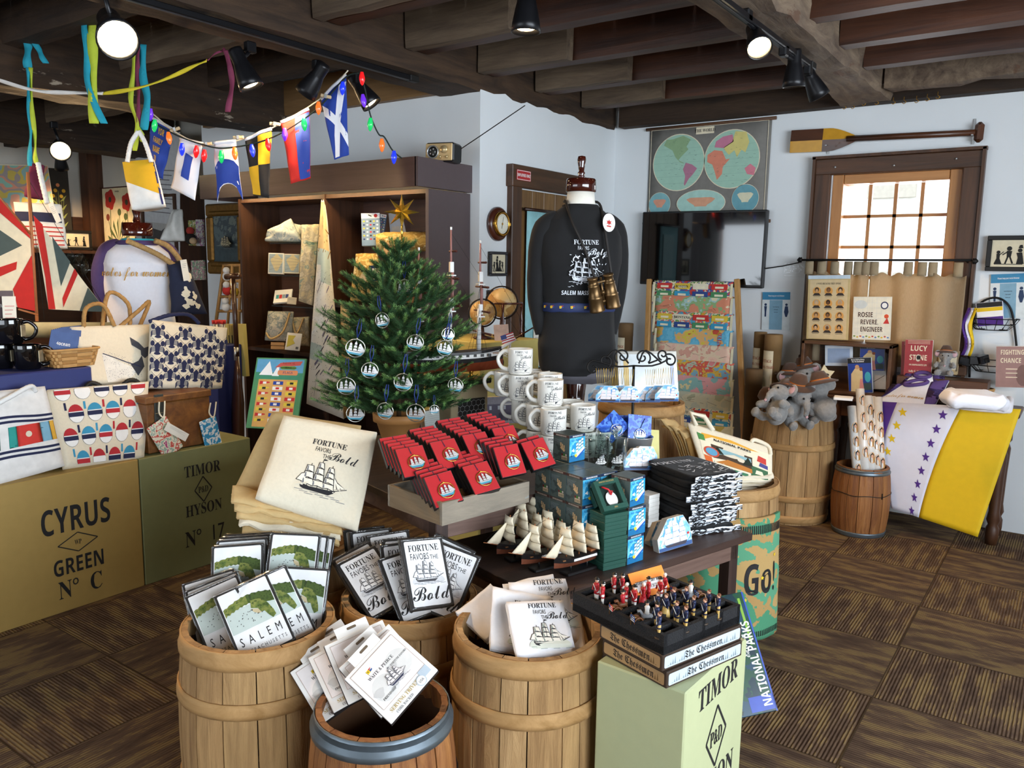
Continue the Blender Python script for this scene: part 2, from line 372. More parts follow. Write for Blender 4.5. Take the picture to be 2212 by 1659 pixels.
# ceiling boards, summer beams and joists
BOARD = WOOD('2a1d13', '544231', 9, 1, .8, .5); OLD = WOOD('1b1009', '503a26', 9, 1, .85, .9, 0, .12, .3, .72, ('8d5a24', 5.0, .70))
OLDX = WOOD('190f08', '44301e', 9, 0, .85, .9, 0, .12, .3, .72); GREY = WOOD('43352a', '7d6a54', 9, 0, .85, .8, 0, .1, .3, .72)
RED = WOOD('2b1409', '56301a', 8, 0, .55, .3); PALE = WOOD('44342a', '84715c', 8, 1, .85, 1.0, 0, .2, .3, .7, ('5a4130', 6.0, .6))
FLK = WOOD('190f09', '46321f', 9, 1, .85, .9, 0, .12, .3, .72, ('a39684', 9.0, .63))
b = MB(); x = XL
while x < 2.6: b.box((x+.115, 1.2, 2.975), (.222, 9.5, .05), BOARD); x += .23
struct(b, 'ceiling')
def beam(name, a, c, w, h, mat, jit=.008):
 """hewn timber from a to c (centre of its bottom face)"""
 a, c = Vector(a), Vector(c); d = c-a; n = max(6, int(d.length/.12)); sd = Vector((-d.y, d.x, 0)).normalized(); rings = []
 for i in range(n+1):
  p = a+d*(i/n); r = []
  for j, (u, z) in enumerate(((-.5, .04), (-.46, 0), (-.2, 0), (.2, 0), (.46, 0), (.5, .04), (.5, h*.5), (.5, h), (-.5, h), (-.5, h*.5))):
   q = p+sd*(u*w)+Vector((0, 0, z)); k1 = noise.noise(q*6)*jit; r.append(q+sd*k1*(1 if abs(u) > .3 else 0)+Vector((0, 0, noise.noise(q*5+Vector((3, 1, 7)))*jit if z < h*.4 else 0)))
  rings.append(r)
 return struct(MB().loft(rings, mat, (1, 1), False), name)
beam('ceiling_beam', (-3.29, -3.3, 2.65), (-3.29, 5.72, 2.65), .34, .3, OLD, .014)
beam('ceiling_beam', (-1.27, -3.3, 2.64), (-1.27, 5.72, 2.66), .29, .3, PALE, .028)
beam('ceiling_beam', (-5.05, -3.3, 2.52), (-5.05, 3.98, 2.56), .32, .34, FLK, .022)
beam('ceiling_beam', (-7.3, -3.3, 2.55), (-7.3, 4.5, 2.55), .3, .36, FLK, .02)
struct(MB().box((-4.6, YS-.03, 2.78), (2.6, .05, .24), WOOD('6b4d2c', '8d6b42', 8, 0)), 'trim_1')
struct(MB().box((-.25, YW-.06, 2.79), (5.6, .1, .26), OLDX), 'trim_2')
for y in (-.7, .2, 1.1, 2.1, 2.76, 3.39, 4.02, 4.64, 5.25): beam('ceiling_joist', (-3.1, y+.07, 2.75), (-1.4, y+.07, 2.75), .1, .2, RED, .003)
for i, y in enumerate((1.1, 2.1, 2.735, 3.37, 4.0, 4.61, 5.21)): beam('joist_stub', (-3.1, y-.01, 2.742), (-3.1+.62+.06*(i % 2), y-.01, 2.742), .07, .2, GREY, .008)
for y in (.3, 1.15, 2.0, 2.75, 3.35, 3.88, 4.4, 4.92, 5.4): beam('ceiling_joist', (-1.13, y, 2.71), (2.5, y, 2.71), .1, .24, RED, .003)
beam('ceiling_beam', (-1.1, 5.42, 2.68), (2.4, 5.1, 2.66), .2, .12, PALE, .03)
for i, y in enumerate((-.2, .7, 1.5, 2.15, 2.8, 3.4)): beam('ceiling_joist', (-4.9, y, 2.74), (-3.46, y, 2.74), .13, .22, (GREY, OLDX)[i % 2], .01)
for i, y in enumerate((.6, 1.3, 2.0, 2.7, 3.4)): beam('ceiling_joist', (-7.15, y, 2.72), (-5.2, y, 2.72), .12, .22, (OLDX, GREY)[i % 3 == 1], .01)
for i, y in enumerate((1.2, 2.1, 3.0, 3.8)): beam('ceiling_joist', (-8.9, y, 2.7), (-7.4, y, 2.7), .12, .22, OLDX, .01)
# window by the table
b = MB(); dk = OAK
x0, x1, z0, z1 = -1.582, -.596, .95, 2.34
for c, d, mt in (((-1.53, YW-.02, 1.63), (.1, .045, 1.22), OAK), ((-.65, YW-.02, 1.63), (.1, .045, 1.22), OAK), (((x0+x1)/2, YW-.02, 2.285), (x1-x0, .045, .105), OAKH), (((x0+x1)/2, YW-.03, .99), (x1-x0+.04, .09, .06), OAKH)): b.box(c, d, mt, .006)
for c, d in (((x0-.004, YW-.03, 1.65), (.018, .065, 1.4)), ((x1+.004, YW-.03, 1.65), (.018, .065, 1.4)), (((x0+x1)/2, YW-.03, 2.346), (1.02, .065, .018))): b.box(c, d, OAK)
win = struct(b, 'window_1')
b = MB(); wx0, wx1, wz0, wz1 = WH
for c, d, mt in (((wx0+.035, YW+.11, 1.64), (.068, .198, 1.19), PINE), ((wx1-.035, YW+.11, 1.64), (.068, .198, 1.19), PINE), ((-1.09, YW+.112, wz1-.031), (.628, .19, .06), PINEH), ((-1.09, YW+.112, wz0+.031), (.628, .19, .06), PINEH)): b.box(c, d, mt, .004)
for i in range(1, 4): b.box((wx0+.07+.63*i/4, YW+.1, 1.62), (.022, .03, 1.1), PINE)
for i in range(1, 6): b.box((-1.09, YW+.1, 2.166-.203*i), (.66, .03, .02), PINEH)
b.build('window_sash', win)
MB().box((-1.09, YW+.1, 1.64), (.64, .004, 1.1), GLASS('fbfdff', .02, .1)).build('window_pane', win)
for c in ((-1.45, 2.28), (-1.09, 2.27), (-.74, 2.29)): MB().ball((c[0], YW-.05, c[1]), .007, STEEL, 5).build('window_pin', win)
# door to the staff room
b = MB(); yd0, yd1 = 4.31, 5.24
for y in (yd0+.055, yd1-.055): b.box((XD+.02, y, 1.06), (.05, .11, 2.12), OAK, .005)
b.box((XD+.025, (yd0+yd1)/2, 2.18), (.06, yd1-yd0+.03, .14), WOOD('3a2415', '5c3a22', 10, 1, .45, .15), .005)
door = struct(b, 'door_1')
b = MB(); PLK = WOOD('5b3f22', '86643a', 12, 2, .45, .2)
for i in range(5): b.box((XD+.012, yd0+.11+.142*i+.071, 1.05), (.03, .139, 2.1), PLK, .003)
b.build('door_leaf', door); MB().ball((XD+.07, yd0+.19, .98), .03, BRASS).build('door_handle', door)
b = MB(frame((XD+.058, yd0+.105, 2.185), (0, 1, 0), (0, 0, 1))); b.poly(rect(0, 0, .16, .065), M('b02a2e', .5), 0, .003)
for q in (rect(0, .028, .152, .003), rect(0, -.028, .152, .003), rect(.075, 0, .003, .056), rect(-.075, 0, .003, .056)): b.poly(q, WHITE, -.0005)
b.text('EMPLOYEES ONLY', .026, WHITE, 0, -.009, -.001, SANS, .68)
one(b, 'door_sign', 'small red EMPLOYEES ONLY sign on the dark door casing', 'sign')
# pale house across the street, seen through the window
b = MB(); WH2 = M('e6e2da', .8); b.box((-1, 11.2, 2.5), (16, .4, 6), WH2)
for i in range(10):
 for z in (1.0, 3.1): b.box((-7.5+i*1.35, 10.98, z), (.55, .1, 1.2), M('a39a8c', .6))
struct(b, 'exterior_house'); struct(MB().box((-1, 8.6, -.1), (18, 5.2, .1), M('b8b2a6', .9)), 'exterior_ground')
# ------------------------------------------------------------------ track lights
CAN = M('17171a', .35, .3); HOT = M('ffd9a0', .4, em=30, var=.01); WARM = (1, .64, .32)
def rail(a, c, label):
 a, c = Vector(a), Vector(c); m = (a+c)/2; d = c-a; t = thing('track_rail', label, 'track', T(*m))
 q = frame((0, 0, 0), d, (0, 0, 1)); MB(q).box((0, 0, 0), (d.length, .036, .028), CAN, .004).build('channel', t)
 MB(q).box((0, 0, -.0145), (d.length-.02, .012, .002), M('3a3a3c', .4)).build('slot', t)
 MB(q).box((d.length/2-.03, 0, 0), (.07, .042, .034), BLACK, .004).build('end_cap', t)
def spot(top, head, aim, label, pw, ang=70, s=1.0, hot=HOT, grp='black track spotlights'):
 top, head, aim = Vector(top), Vector(head), Vector(aim); t = thing('track_spotlight', label, 'spotlight', T(*top), grp); h = head-top
 MB().box((0, 0, -.025), (.036, .05, .05), CAN, .006).build('adapter', t)
 b = MB(); b.cyl((0, 0, -.04), (h.x, h.y, h.z+.02), .009, CAN); b.ball((h.x, h.y, h.z), .018, CAN, 6); b.build('arm', t)
 q = (aim-head).to_track_quat('Z', 'Y').to_matrix().to_4x4(); q.translation = h; X = q @ SX(s)
 b = MB(X); b.lathe([(.006, -.075), (.03, -.073), (.033, -.06), (.033, -.01), (.036, 0), (.043, .03), (.052, .075), (.056, .105), (.052, .106), (.048, .09), (.03, .06), (.005, .058)], CAN, 24, None, (1, 0)); b.build('housing', t)
 b = MB(X); b.lathe([(.046, .086), (.053, .1)], M('d9a94a', .3, .6, em=1.2), 24, None, (0, 0)); b.build('reflector', t)
 b = MB(X); b.lathe([(.001, .096), (.03, .094), (.045, .086)], hot, 20, None, (0, 0)); b.build('lens', t)
 if pw:
  l = bpy.data.lights.new('spot', 'SPOT'); l.energy = pw; l.color = WARM; l.spot_size = radians(ang); l.spot_blend = .7; l.shadow_soft_size = .04
  o = bpy.data.objects.new('lamp', l); COL.objects.link(o); o.matrix_world = T(*(head+(aim-head).normalized()*.13*s)) @ (head-aim).to_track_quat('Z', 'Y').to_matrix().to_4x4()
rail((-3.2, .4, 2.63), (-3.2, 3.52, 2.63), 'black lighting track under the beam above the signal flags')
rail((-1.24, .9, 2.61), (-1.24, 4.3, 2.61), 'black lighting track under the pale beam at upper right')
def on(px, py, x, z): return _at(px, py, 0, x)
def px_spot(tx, ty, hx, hy, X, aim, label, pw, ang=70, s=1.0, hot=HOT): spot(aX(tx, ty, X), aX(hx, hy, X), aim, label, pw, ang, s, hot)
px_spot(540, 90, 522, 140, -3.2, (-2.9, 2.6, 1.6), 'black track spotlight pointing down beside the maroon ribbon', 25, 80)
px_spot(685, 130, 684, 165, -3.2, (-4.4, 2.5, 1.1), 'black track spotlight tilted left above the red and blue flag', 55, 80)
px_spot(772, 160, 778, 190, -3.2, (-2.4, 3.6, 1.2), 'black track spotlight beside the red bulb, tilted right', 45, 80)
px_spot(1614, 20, 1632, 78, -1.24, (-.5, 2.4, 1.35), 'lit track spotlight nearest on the pale beam, glowing towards the room', 26, 80, .95, M('ffe2a8', .4, em=60, var=.01))
px_spot(1694, 98, 1716, 140, -1.24, (-1.25, 4.2, .9), 'black track spotlight pointing straight down, middle one on the pale beam', 30, 80, .95)
px_spot(1746, 140, 1752, 170, -1.24, (-.6, 5.0, 1.1), 'black track spotlight at the wall end of the pale beam', 34, 80, .95)
spot((-3.14, 1.70, 2.68), (-3.11, 1.72, 2.475), (-.7, .8, .9), 'large glaring spotlight at upper left facing the viewer', 125, 84, 1.35, M('ffe6b8', .4, em=90, var=.01), None)
spot((-6.3, 3.0, 2.6), (-6.27, 3.02, 2.42), (-3.4, 1.7, 1.3), 'small glaring spotlight far back under the dark ceiling', 60, 110, 1.3, M('ffe0a8', .4, em=60, var=.01), None)
spot((-1.97, 2.83, 2.75), (-1.97, 2.83, 2.66), (-1.98, 2.83, 2.0), 'bottom of a dark spotlight hanging at the top edge above the world map', 0, 80, 1.1)
for p, a, w in (((-5.2, 1.2, 2.4), (-4.2, 2.2, .9), 60), ((-7.9, 3.8, 2.54), (-8.5, 4.2, 1.2), 70)):   # extra ceiling lamps added to bring light into the left-hand room
 spot((p[0], p[1], p[2]+.15), p, a, 'added black spotlight lighting the back room from under its ceiling', w, 110, 1.1)
# ================================================================== shared shapes
def quad(tl, tr, bl, d1, d2, d3):
 """frame of a flat thing from three corners of its face: matrix at the face's middle, width, height"""
 a, b, c = aD(*tl, d1), aD(*tr, d2), aD(*bl, d3); u, v = b-a, a-c
 m = frame((0, 0, 0), u, v); vv = Vector(m.col[2][:3]); w, h = u.length, abs(v.dot(vv))
 m.translation = a+u/2-vv*h/2; return m, w, h
def zquad(o, x, y, z):
 """box frame standing on a plane of height z: origin px o, x axis towards px x, y axis towards px y"""
 p, a, c = aZ(*o, z), aZ(*x, z), aZ(*y, z); u = (a-p); w = (c-p); m = Matrix((u.normalized(), Vector((0, 0, 1)).cross(u.normalized()), (0, 0, 1))).transposed().to_4x4(); m.translation = p
 return m, u.length, abs(w.dot(Vector((0, 0, 1)).cross(u.normalized())))
SAIL = M('f4efe2', .8, var=.04); SEA = M('8d9a90', .8); WASH = M('d9ddd0', .85); GREYI = M('77787c', .8)
def ship(b, x, z, s, ink=INK, sail=SAIL, w=None, y=-.0006, X=None, flip=1, sea=SEA, wash=WASH, fine=1):
 """engraving of a full-rigged ship, 2 s wide"""
 def P(q): return [(x+flip*s*a, z+s*c) for a, c in q]
 def pl(q, m, yy): b.poly(P(q) if flip > 0 else P(q)[::-1], m, yy, 0, X, w)
 def ln(p, q, wd, m, yy): p, q = P([p, q]); b.line(p, q, wd*s, m, yy, X, w)
 if wash: pl(disc(1.05, 18, .5, 0, pi, (0, -.12)) + [(-.9, -.25), (.9, -.22)], wash, y)
 for i in range(9 if fine else 5):
  a = -.95+.21*i*(1 if fine else 1.8); zz = -.16-.05*(i*7 % 3); ln((a, zz), (a+.34, zz+.015), .022, sea, y*1.5)
 pl([(-.82, .13), (-.74, -.05), (-.6, -.1), (.4, -.12), (.58, 0), (.66, .12), (.4, .07), (-.4, .05)], ink, y*2)
 ln((-.74, .05), (.6, .045), .03, sail, y*2.5); ln((.6, .1), (1.05, .3), .028, ink, y*2)
 for mx, hh, n in ((-.5, .92, 3), (-.08, 1.12, 4), (.34, 1.0, 4)):
  ln((mx, .05), (mx+.02, hh+.08), .025, ink, y*2); zz = .1
  for i in range(n):
   q = (hh-.1)/n; w0, w1 = .21-.035*i, .19-.04*i; c = mx-.02
   pl([(c-w0-.03, zz-.03), (c, zz+.02), (c+w0+.06, zz-.03), (c+w1+.04, zz+q-.005), (c-w1-.03, zz+q-.005)], ink, y*2.4)
   pl([(c-w0, zz), (c, zz+.05), (c+w0+.03, zz), (c+w1+.01, zz+q-.03), (c-w1, zz+q-.03)], sail, y*3)
   if fine: pl([(c-w0+.02, zz+.01), (c-w0+.1, zz+.04), (c-w1+.05, zz+q-.05), (c-w1+.01, zz+q-.05)], sea, y*3.4)
   zz += q
 for i in range(3):
  pl([(.56+.14*i, .14+.05*i), (.68+.15*i, .2+.055*i), (.4, .98-.18*i)], ink, y*2.2); pl([(.575+.14*i, .155+.05*i), (.665+.15*i, .2+.055*i), (.42, .9-.18*i)], sail, y*2.8)
 pl([(-.98, .2), (-.6, .16), (-.56, .6), (-.8, .52)], ink, y*2.2); pl([(-.94, .22), (-.63, .19), (-.6, .56), (-.79, .49)], sail, y*2.7)
 pl([(-.06, 1.2), (.12, 1.24), (.04, 1.28), (-.06, 1.28)], ink, y*2)
def fortune(b, x, z, s, ink=INK, w=None, y=-.0006, X=None, sail=SAIL, gap=0, wash=WASH, sea=SEA):
 """FORTUNE FAVORS THE Bold over the ship"""
 b.text('FORTUNE', .36*s, ink, x-.02*s, z+.92*s, y, SER, .82, X, w); b.text('FAVORS', .3*s, ink, x-.2*s, z+.62*s, y, HAND, .6, X, w)
 b.text('THE', .27*s, ink, x+.02*s, z+.36*s, y, HAND, .7, X, w); b.text('Bold', .56*s, ink, x+.68*s, z+.36*s, y*1.4, SCR, .85, X, w)
 ship(b, x, z-.95*s, s, ink, sail, w, y, X, 1, sea, wash)
STV = [WOOD(a_, b_, 16, 2, .8, 1.0, 0, .09, .32, .7) for a_, b_ in (('8a6840', 'c39d68'), ('7f5d37', 'b99260'), ('967348', 'cda876'))]
STK = [WOOD('7a4722', 'aa7440', 22, 2, .55, .8, 0, .05), WOOD('6d3d1c', '9d6836', 22, 2, .55, .8, 0, .05)]
HOOP = WOOD('96703f', 'bb9360', 9, 0, .75, .3); GALV = M('6d7880', .45, .7, .12, 30)
def barrel(label, at, R0, RB, H, hoops, staves=STV, n=17, galv=False, depth=.3, name='barrel', ang=0):
 t = thing(name, label, 'barrel' if H > .5 else 'keg', at)
 def rad(z): q = 2*z/H-1; return RB+(R0-RB)*q*q
 b = MB(); rs = random.Random(int(at[0]*991+at[1]*77)); a = ang; ws = [rs.uniform(.75, 1.3) for _ in range(n)]; tot = sum(ws)
 for i in range(n):
  da = 2*pi*ws[i]/tot; e = .0016/RB; mt = staves[rs.randrange(len(staves))]; rings = []; jt = rs.uniform(-.002, .002)
  for j in range(13):
   z = H*j/12; r = rad(z)+jt; A = [a+e, a+da/2, a+da-e]
   rings.append([(r*cos(q)*(1.0 if q != A[1] else 1.003), r*sin(q)*(1.0 if q != A[1] else 1.003), z) for q in A]+[((r-.016)*cos(q), (r-.016)*sin(q), z) for q in A[::-1]])
  b.loft(rings, mt, (1, 1), False); a += da
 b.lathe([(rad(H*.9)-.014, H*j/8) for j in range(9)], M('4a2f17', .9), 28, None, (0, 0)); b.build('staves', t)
 MB().lathe([(.01, H-depth), (rad(H-depth)-.014, H-depth), (rad(H-depth)-.014, H-depth-.01), (.01, H-depth-.01)], staves[0], 28).build('false_floor', t)
 for z, wd in hoops:
  b = MB(); pr = []; r0, r1 = rad(max(z-wd/2, 0)), rad(min(z+wd/2, H)); thk = .007 if not galv else .004
  pr = [(r0+.002, z-wd/2), (r0+thk, z-wd/2), (r0+thk+.001, z-wd/6), (r1+thk+.001 if not galv else r1+thk-.002, z+wd/8), (r1+thk, z+wd/2), (r1+.001, z+wd/2), (r0+.002, z-wd/2)]
  b.lathe(pr, HOOP if not galv else GALV, 40, None, (0, 0)); b.build('hoop', t)
 if galv:
  b = MB(); z = H*.63; r = rad(z)+.002; b.tube([(r*cos(2*pi*i/40), r*sin(2*pi*i/40), z+.004*sin(i)) for i in range(40)], .0025, M('3b3a39', .5, .8), 5, True)
  b.cyl((r*cos(-.6), r*sin(-.6), z-.015), (r*cos(-.6), r*sin(-.6), z+.02), .004, IRON); b.build('wire', t)
 return t
HA = [(.565, .05), (.43, .042), (.16, .042), (.03, .045)]
SB = aZ(560, 1337, .59); FB = aZ(885, 1285, .565); TB = aZ(1142, 1352, .612); KB = aZ(826, 1520, .49)
def g0(p): return (p.x, p.y, 0)
barrel('wooden barrel in front holding the green Salem headland plaques', g0(SB), .205, .222, .59, HA)
barrel('wooden barrel holding the black framed Fortune plaques, behind the keg', g0(FB), .207, .222, .565, [(.54, .05), (.41, .042), (.16, .042), (.03, .045)], ang=.4)
barrel('wooden barrel in front full of folded white tea towels', g0(TB), .2, .213, .612, [(.587, .05), (.45, .042), (.16, .042), (.03, .045)], ang=.9)
barrel('small reddish keg with steel rim holding the boxed trivets', g0(KB), .168, .192, .49, [(.465, .05), (.03, .05)], STK, 15, True, .26, 'keg')
# ------------------------------------------------------------------ plaques in the barrels
SLEEVE = GLASS('ffffff', .08, .14)
def sleeve(b, w, h, th, seed):
 q = random.Random(seed); o = [q.uniform(0, 9) for _ in range(2)]
 b.sheet(lambda u, v: ((u-.5)*(w+.006), -.0022-.0018*noise.noise((u*7+o[0], v*9+o[1], 0)), (v-.5)*(h+.006)), 14, 18, SLEEVE, .0002)
 for sx in (-1, 1): b.sheet(lambda u, v: (sx*(w/2+.002+.001*noise.noise((u*9, v*12, o[0]))), u*th-.001, (v-.5)*(h+.004)), 3, 14, SLEEVE, .0002)
 b.sheet(lambda u, v: ((u-.5)*w, v*th, h/2+.004+.004*noise.noise((u*14, v*5, o[1]))), 14, 3, SLEEVE, .0002)
HILL = BLOTCH(['3f5220', '57692a', '6f7a35', '7f8540', '4a5a24'], 60, .8); WATER = M('c6d2cb', .8, var=.05); SANDC = M('c9b892', .8); HILLD = BLOTCH(['2f4018', '465a22', '3a4d1d'], 70, .8)
def salem_face(b, w, h):
 s = w/2; b.poly(rrect(0, 0, w-.014, h-.014, .004), M('f1f1f0', .6), -.0006)
 b.poly([(-.88*s, -.1*h), (.88*s, -.1*h), (.88*s, .2*h), (-.88*s, .2*h)], WATER, -.001)
 top = [(-.88+1.76*i/22, .26+.07*sin(pi*i/22)+.008*sin(i*2.3)) for i in range(23)]; bot = [(.88-1.76*i/22, .16+.05*sin(pi*i/22)-(.05 if i < 6 else 0)+.012*sin(i*3.1)) for i in range(23)]
 b.poly([(p[0]*s, p[1]*h) for p in top[:12]]+[(p[0]*s, p[1]*h) for p in bot[11:]], HILL, -.0014); b.poly([(p[0]*s, p[1]*h) for p in top[11:]]+[(p[0]*s, p[1]*h) for p in bot[:12]], HILLD, -.0014)
 b.poly([(x*s, z*h) for x, z in ((.1, .24), (.4, .22), (.62, .12), (.72, 0), (.74, -.07), (.6, -.1), (.5, -.04), (.42, .03), (.3, .04), (.24, .1), (.02, .14))], HILL, -.0018)
 b.poly([(x*s, z*h) for x, z in ((.45, .27), (.85, .2), (.85, .15), (.55, .2))], HILLD, -.0018); b.poly([(x*s, z*h) for x, z in ((.02, .13), (.24, .095), (.3, .035), (.2, .03), (.05, .08))], SANDC, -.0016)
 q = random.Random(3)
 for i in range(26): x, z = q.uniform(-.8, .35), q.uniform(-.05, .12); b.line((x*s, z*h), ((x+.02)*s, (z+.012)*h), .0016, INK, -.0017)
 b.text('S  A  L  E  M', .17*h, INK, 0, -.29*h, -.001, HAND, .62); b.text('M A S S A C H U S E T T S', .07*h, INK, 0, -.4*h, -.001, HAND, .72)
def fort_face(b, w, h):
 b.poly(rrect(0, 0, w-.02, h-.018, .005), M('f3f3f4', .6), -.0006); s = w*.4
 b.text('FORTUNE', .135*h, INK, 0, .31*h, -.001, SER, .72); b.text('FAVORS', .13*h, INK, -.12*w, .19*h, -.001, HAND, .62); b.text('THE', .09*h, INK, .22*w, .185*h, -.001, HAND, .8)
 ship(b, 0, -.1*h, s*.9, M('4a4a4e', .8), M('eeeeee', .8), None, -.001, None, 1, GREYI, M('dcdcdd', .8)); b.text('Bold', .3*h, INK, 0, -.38*h, -.0016, SCR, .85)
PLK_BLACK = WOOD('0f0e0e', '2a2725', 18, 2, .6, .4)
def plaque(name, label, cat, face, w, h, mx, group, seed):
 t = thing(name, label, cat, mx, group); b = MB(); b.box((0, .009, 0), (w, .018, h), PLK_BLACK, .0015); b.build('board', t)
 b = MB(); face(b, w, h); b.build('printed_face', t); b = MB(); sleeve(b, w, h, .018, seed); b.build('plastic_sleeve', t); return t
def spread(lst, dd, w, h, name, cat, face, group):
 pro = None
 for i, (tl, tr, bl, d1, d2, d3, lab) in enumerate(lst):
  m, qw, qh = quad(tl, tr, bl, d1+dd, d2+dd, d3+dd+.02); up = Vector(m.col[2][:3]); m.translation = m.translation+up*(qh/2-h/2)
  if pro is None: pro = plaque(name, lab, cat, face, w, h, m, group, i)
  else: dup(pro, m, lab)
SG = 'wrapped Salem plaques'
spread([((463, 1288), (573, 1238), (520, 1395), 2.10, 2.16, 2.02, 'white Salem Massachusetts plaque leaning in front of the others in its barrel'),
 ((600, 1222), (713, 1229), (596, 1375), 2.25, 2.27, 2.17, 'Salem plaque upright at the right side of the barrel, fully visible hill'),
 ((405, 1287), (505, 1243), (450, 1400), 2.16, 2.22, 2.08, 'Salem plaque at the left rim, half hidden by the front plaque'),
 ((397, 1278), (512, 1232), (440, 1395), 2.20, 2.26, 2.12, 'Salem plaque just behind the one at the left rim'),
 ((388, 1263), (510, 1226), (425, 1385), 2.25, 2.31, 2.17, 'rearmost of the Salem plaques at the left rim'),
 ((522, 1262), (602, 1226), (575, 1390), 2.13, 2.19, 2.06, 'Salem plaque peeping out right behind the front plaque'),
 ((458, 1180), (569, 1172), (455, 1330), 2.33, 2.36, 2.24, 'Salem plaque facing front in the left back row of the barrel'),
 ((466, 1168), (580, 1160), (462, 1320), 2.37, 2.40, 2.29, 'Salem plaque one behind the left back row front'),
 ((474, 1161), (586, 1153), (470, 1315), 2.41, 2.44, 2.33, 'Salem plaque two behind the left back row front'),
 ((484, 1155), (592, 1148), (480, 1310), 2.45, 2.48, 2.37, 'last Salem plaque at the very back left of the barrel'),
 ((593, 1150), (686, 1154), (590, 1300), 2.36, 2.37, 2.27, 'Salem plaque facing front in the right back row of the barrel'),
 ((612, 1151), (703, 1157), (606, 1300), 2.40, 2.41, 2.31, 'Salem plaque showing a strip at the right back row'),
 ((628, 1153), (715, 1160), (620, 1300), 2.44, 2.45, 2.35, 'Salem plaque at the far right back corner of the barrel')], .13, .152, .215, 'plaque', 'plaque', salem_face, SG)
spread([((861, 1166), (957, 1158), (903, 1318), 2.22, 2.30, 2.13, 'Fortune Favors the Bold plaque standing highest at the front of its barrel'),
 ((819, 1208), (905, 1180), (865, 1330), 2.27, 2.33, 2.18, 'Fortune plaque partly covered just left of the highest one'),
 ((722, 1222), (812, 1176), (790, 1340), 2.32, 2.40, 2.21, 'Fortune plaque tilted left with golden glare on its wrapper'),
 ((712, 1212), (800, 1166), (770, 1330), 2.38, 2.46, 2.28, 'Fortune plaque hidden behind the glaring tilted one'),
 ((955, 1170), (1033, 1200), (915, 1310), 2.32, 2.30, 2.22, 'Fortune plaque tilted right, reading RTUNE beside the highest one'),
 ((940, 1150), (1030, 1192), (905, 1290), 2.38, 2.36, 2.28, 'Fortune plaque behind the right tilted one'),
 ((750, 1150), (850, 1138), (770, 1290), 2.52, 2.56, 2.40, 'Fortune plaque in the back row at left, title just visible'),
 ((736, 1146), (835, 1134), (752, 1290), 2.56, 2.60, 2.45, 'rearmost Fortune plaque at the back left of its barrel'),
 ((788, 1158), (886, 1142), (812, 1300), 2.47, 2.52, 2.36, 'Fortune plaque in the middle of the back row'),
 ((818, 1166), (925, 1158), (838, 1310), 2.42, 2.46, 2.32, 'Fortune plaque in the back row right behind the highest one'),
 ((832, 1176), (905, 1166), (850, 1315), 2.36, 2.39, 2.27, 'Fortune plaque squeezed between the back row and the highest one')], .2, .142, .215, 'plaque', 'plaque', fort_face, 'wrapped Fortune Favors the Bold plaques')
# ------------------------------------------------------------------ boxed trivets
CARD = M('f2eee8', .55, var=.03); GOLD = M('b8a063', .5, .2); BLU = M('2b4f8c', .6); REDC = M('c22f2a', .6); YEL = M('ecc62c', .6); LTG = M('dcd9d4', .7); LTB = M('b9c6d0', .7)
def wpflag(b, x, z, s, X=None, w=None, y=-.001):
 b.line((x-.5*s, z-.9*s), (x-.7*s, z+.7*s), .06*s, INK, y, X, w); b.poly([(x-.68*s, z+.6*s), (x+.1*s, z+.72*s), (x+.2*s, z-.12*s), (x-.58*s, z-.25*s)], YEL, y, 0, X, w)
 b.poly([(x+.12*s, z+.7*s), (x+.95*s, z+.78*s), (x+.15*s, z+.3*s)], REDC, y, 0, X, w); b.poly([(x+.15*s, z+.3*s), (x+1.0*s, z+.4*s), (x+.8*s, z+.2*s), (x+1.0*s, z+.1*s), (x+.2*s, z-.1*s)], BLU, y, 0, X, w); b.text('W', .62*s, INK, x-.25*s, z+.02*s, y*1.4, SER, .7, X, w)
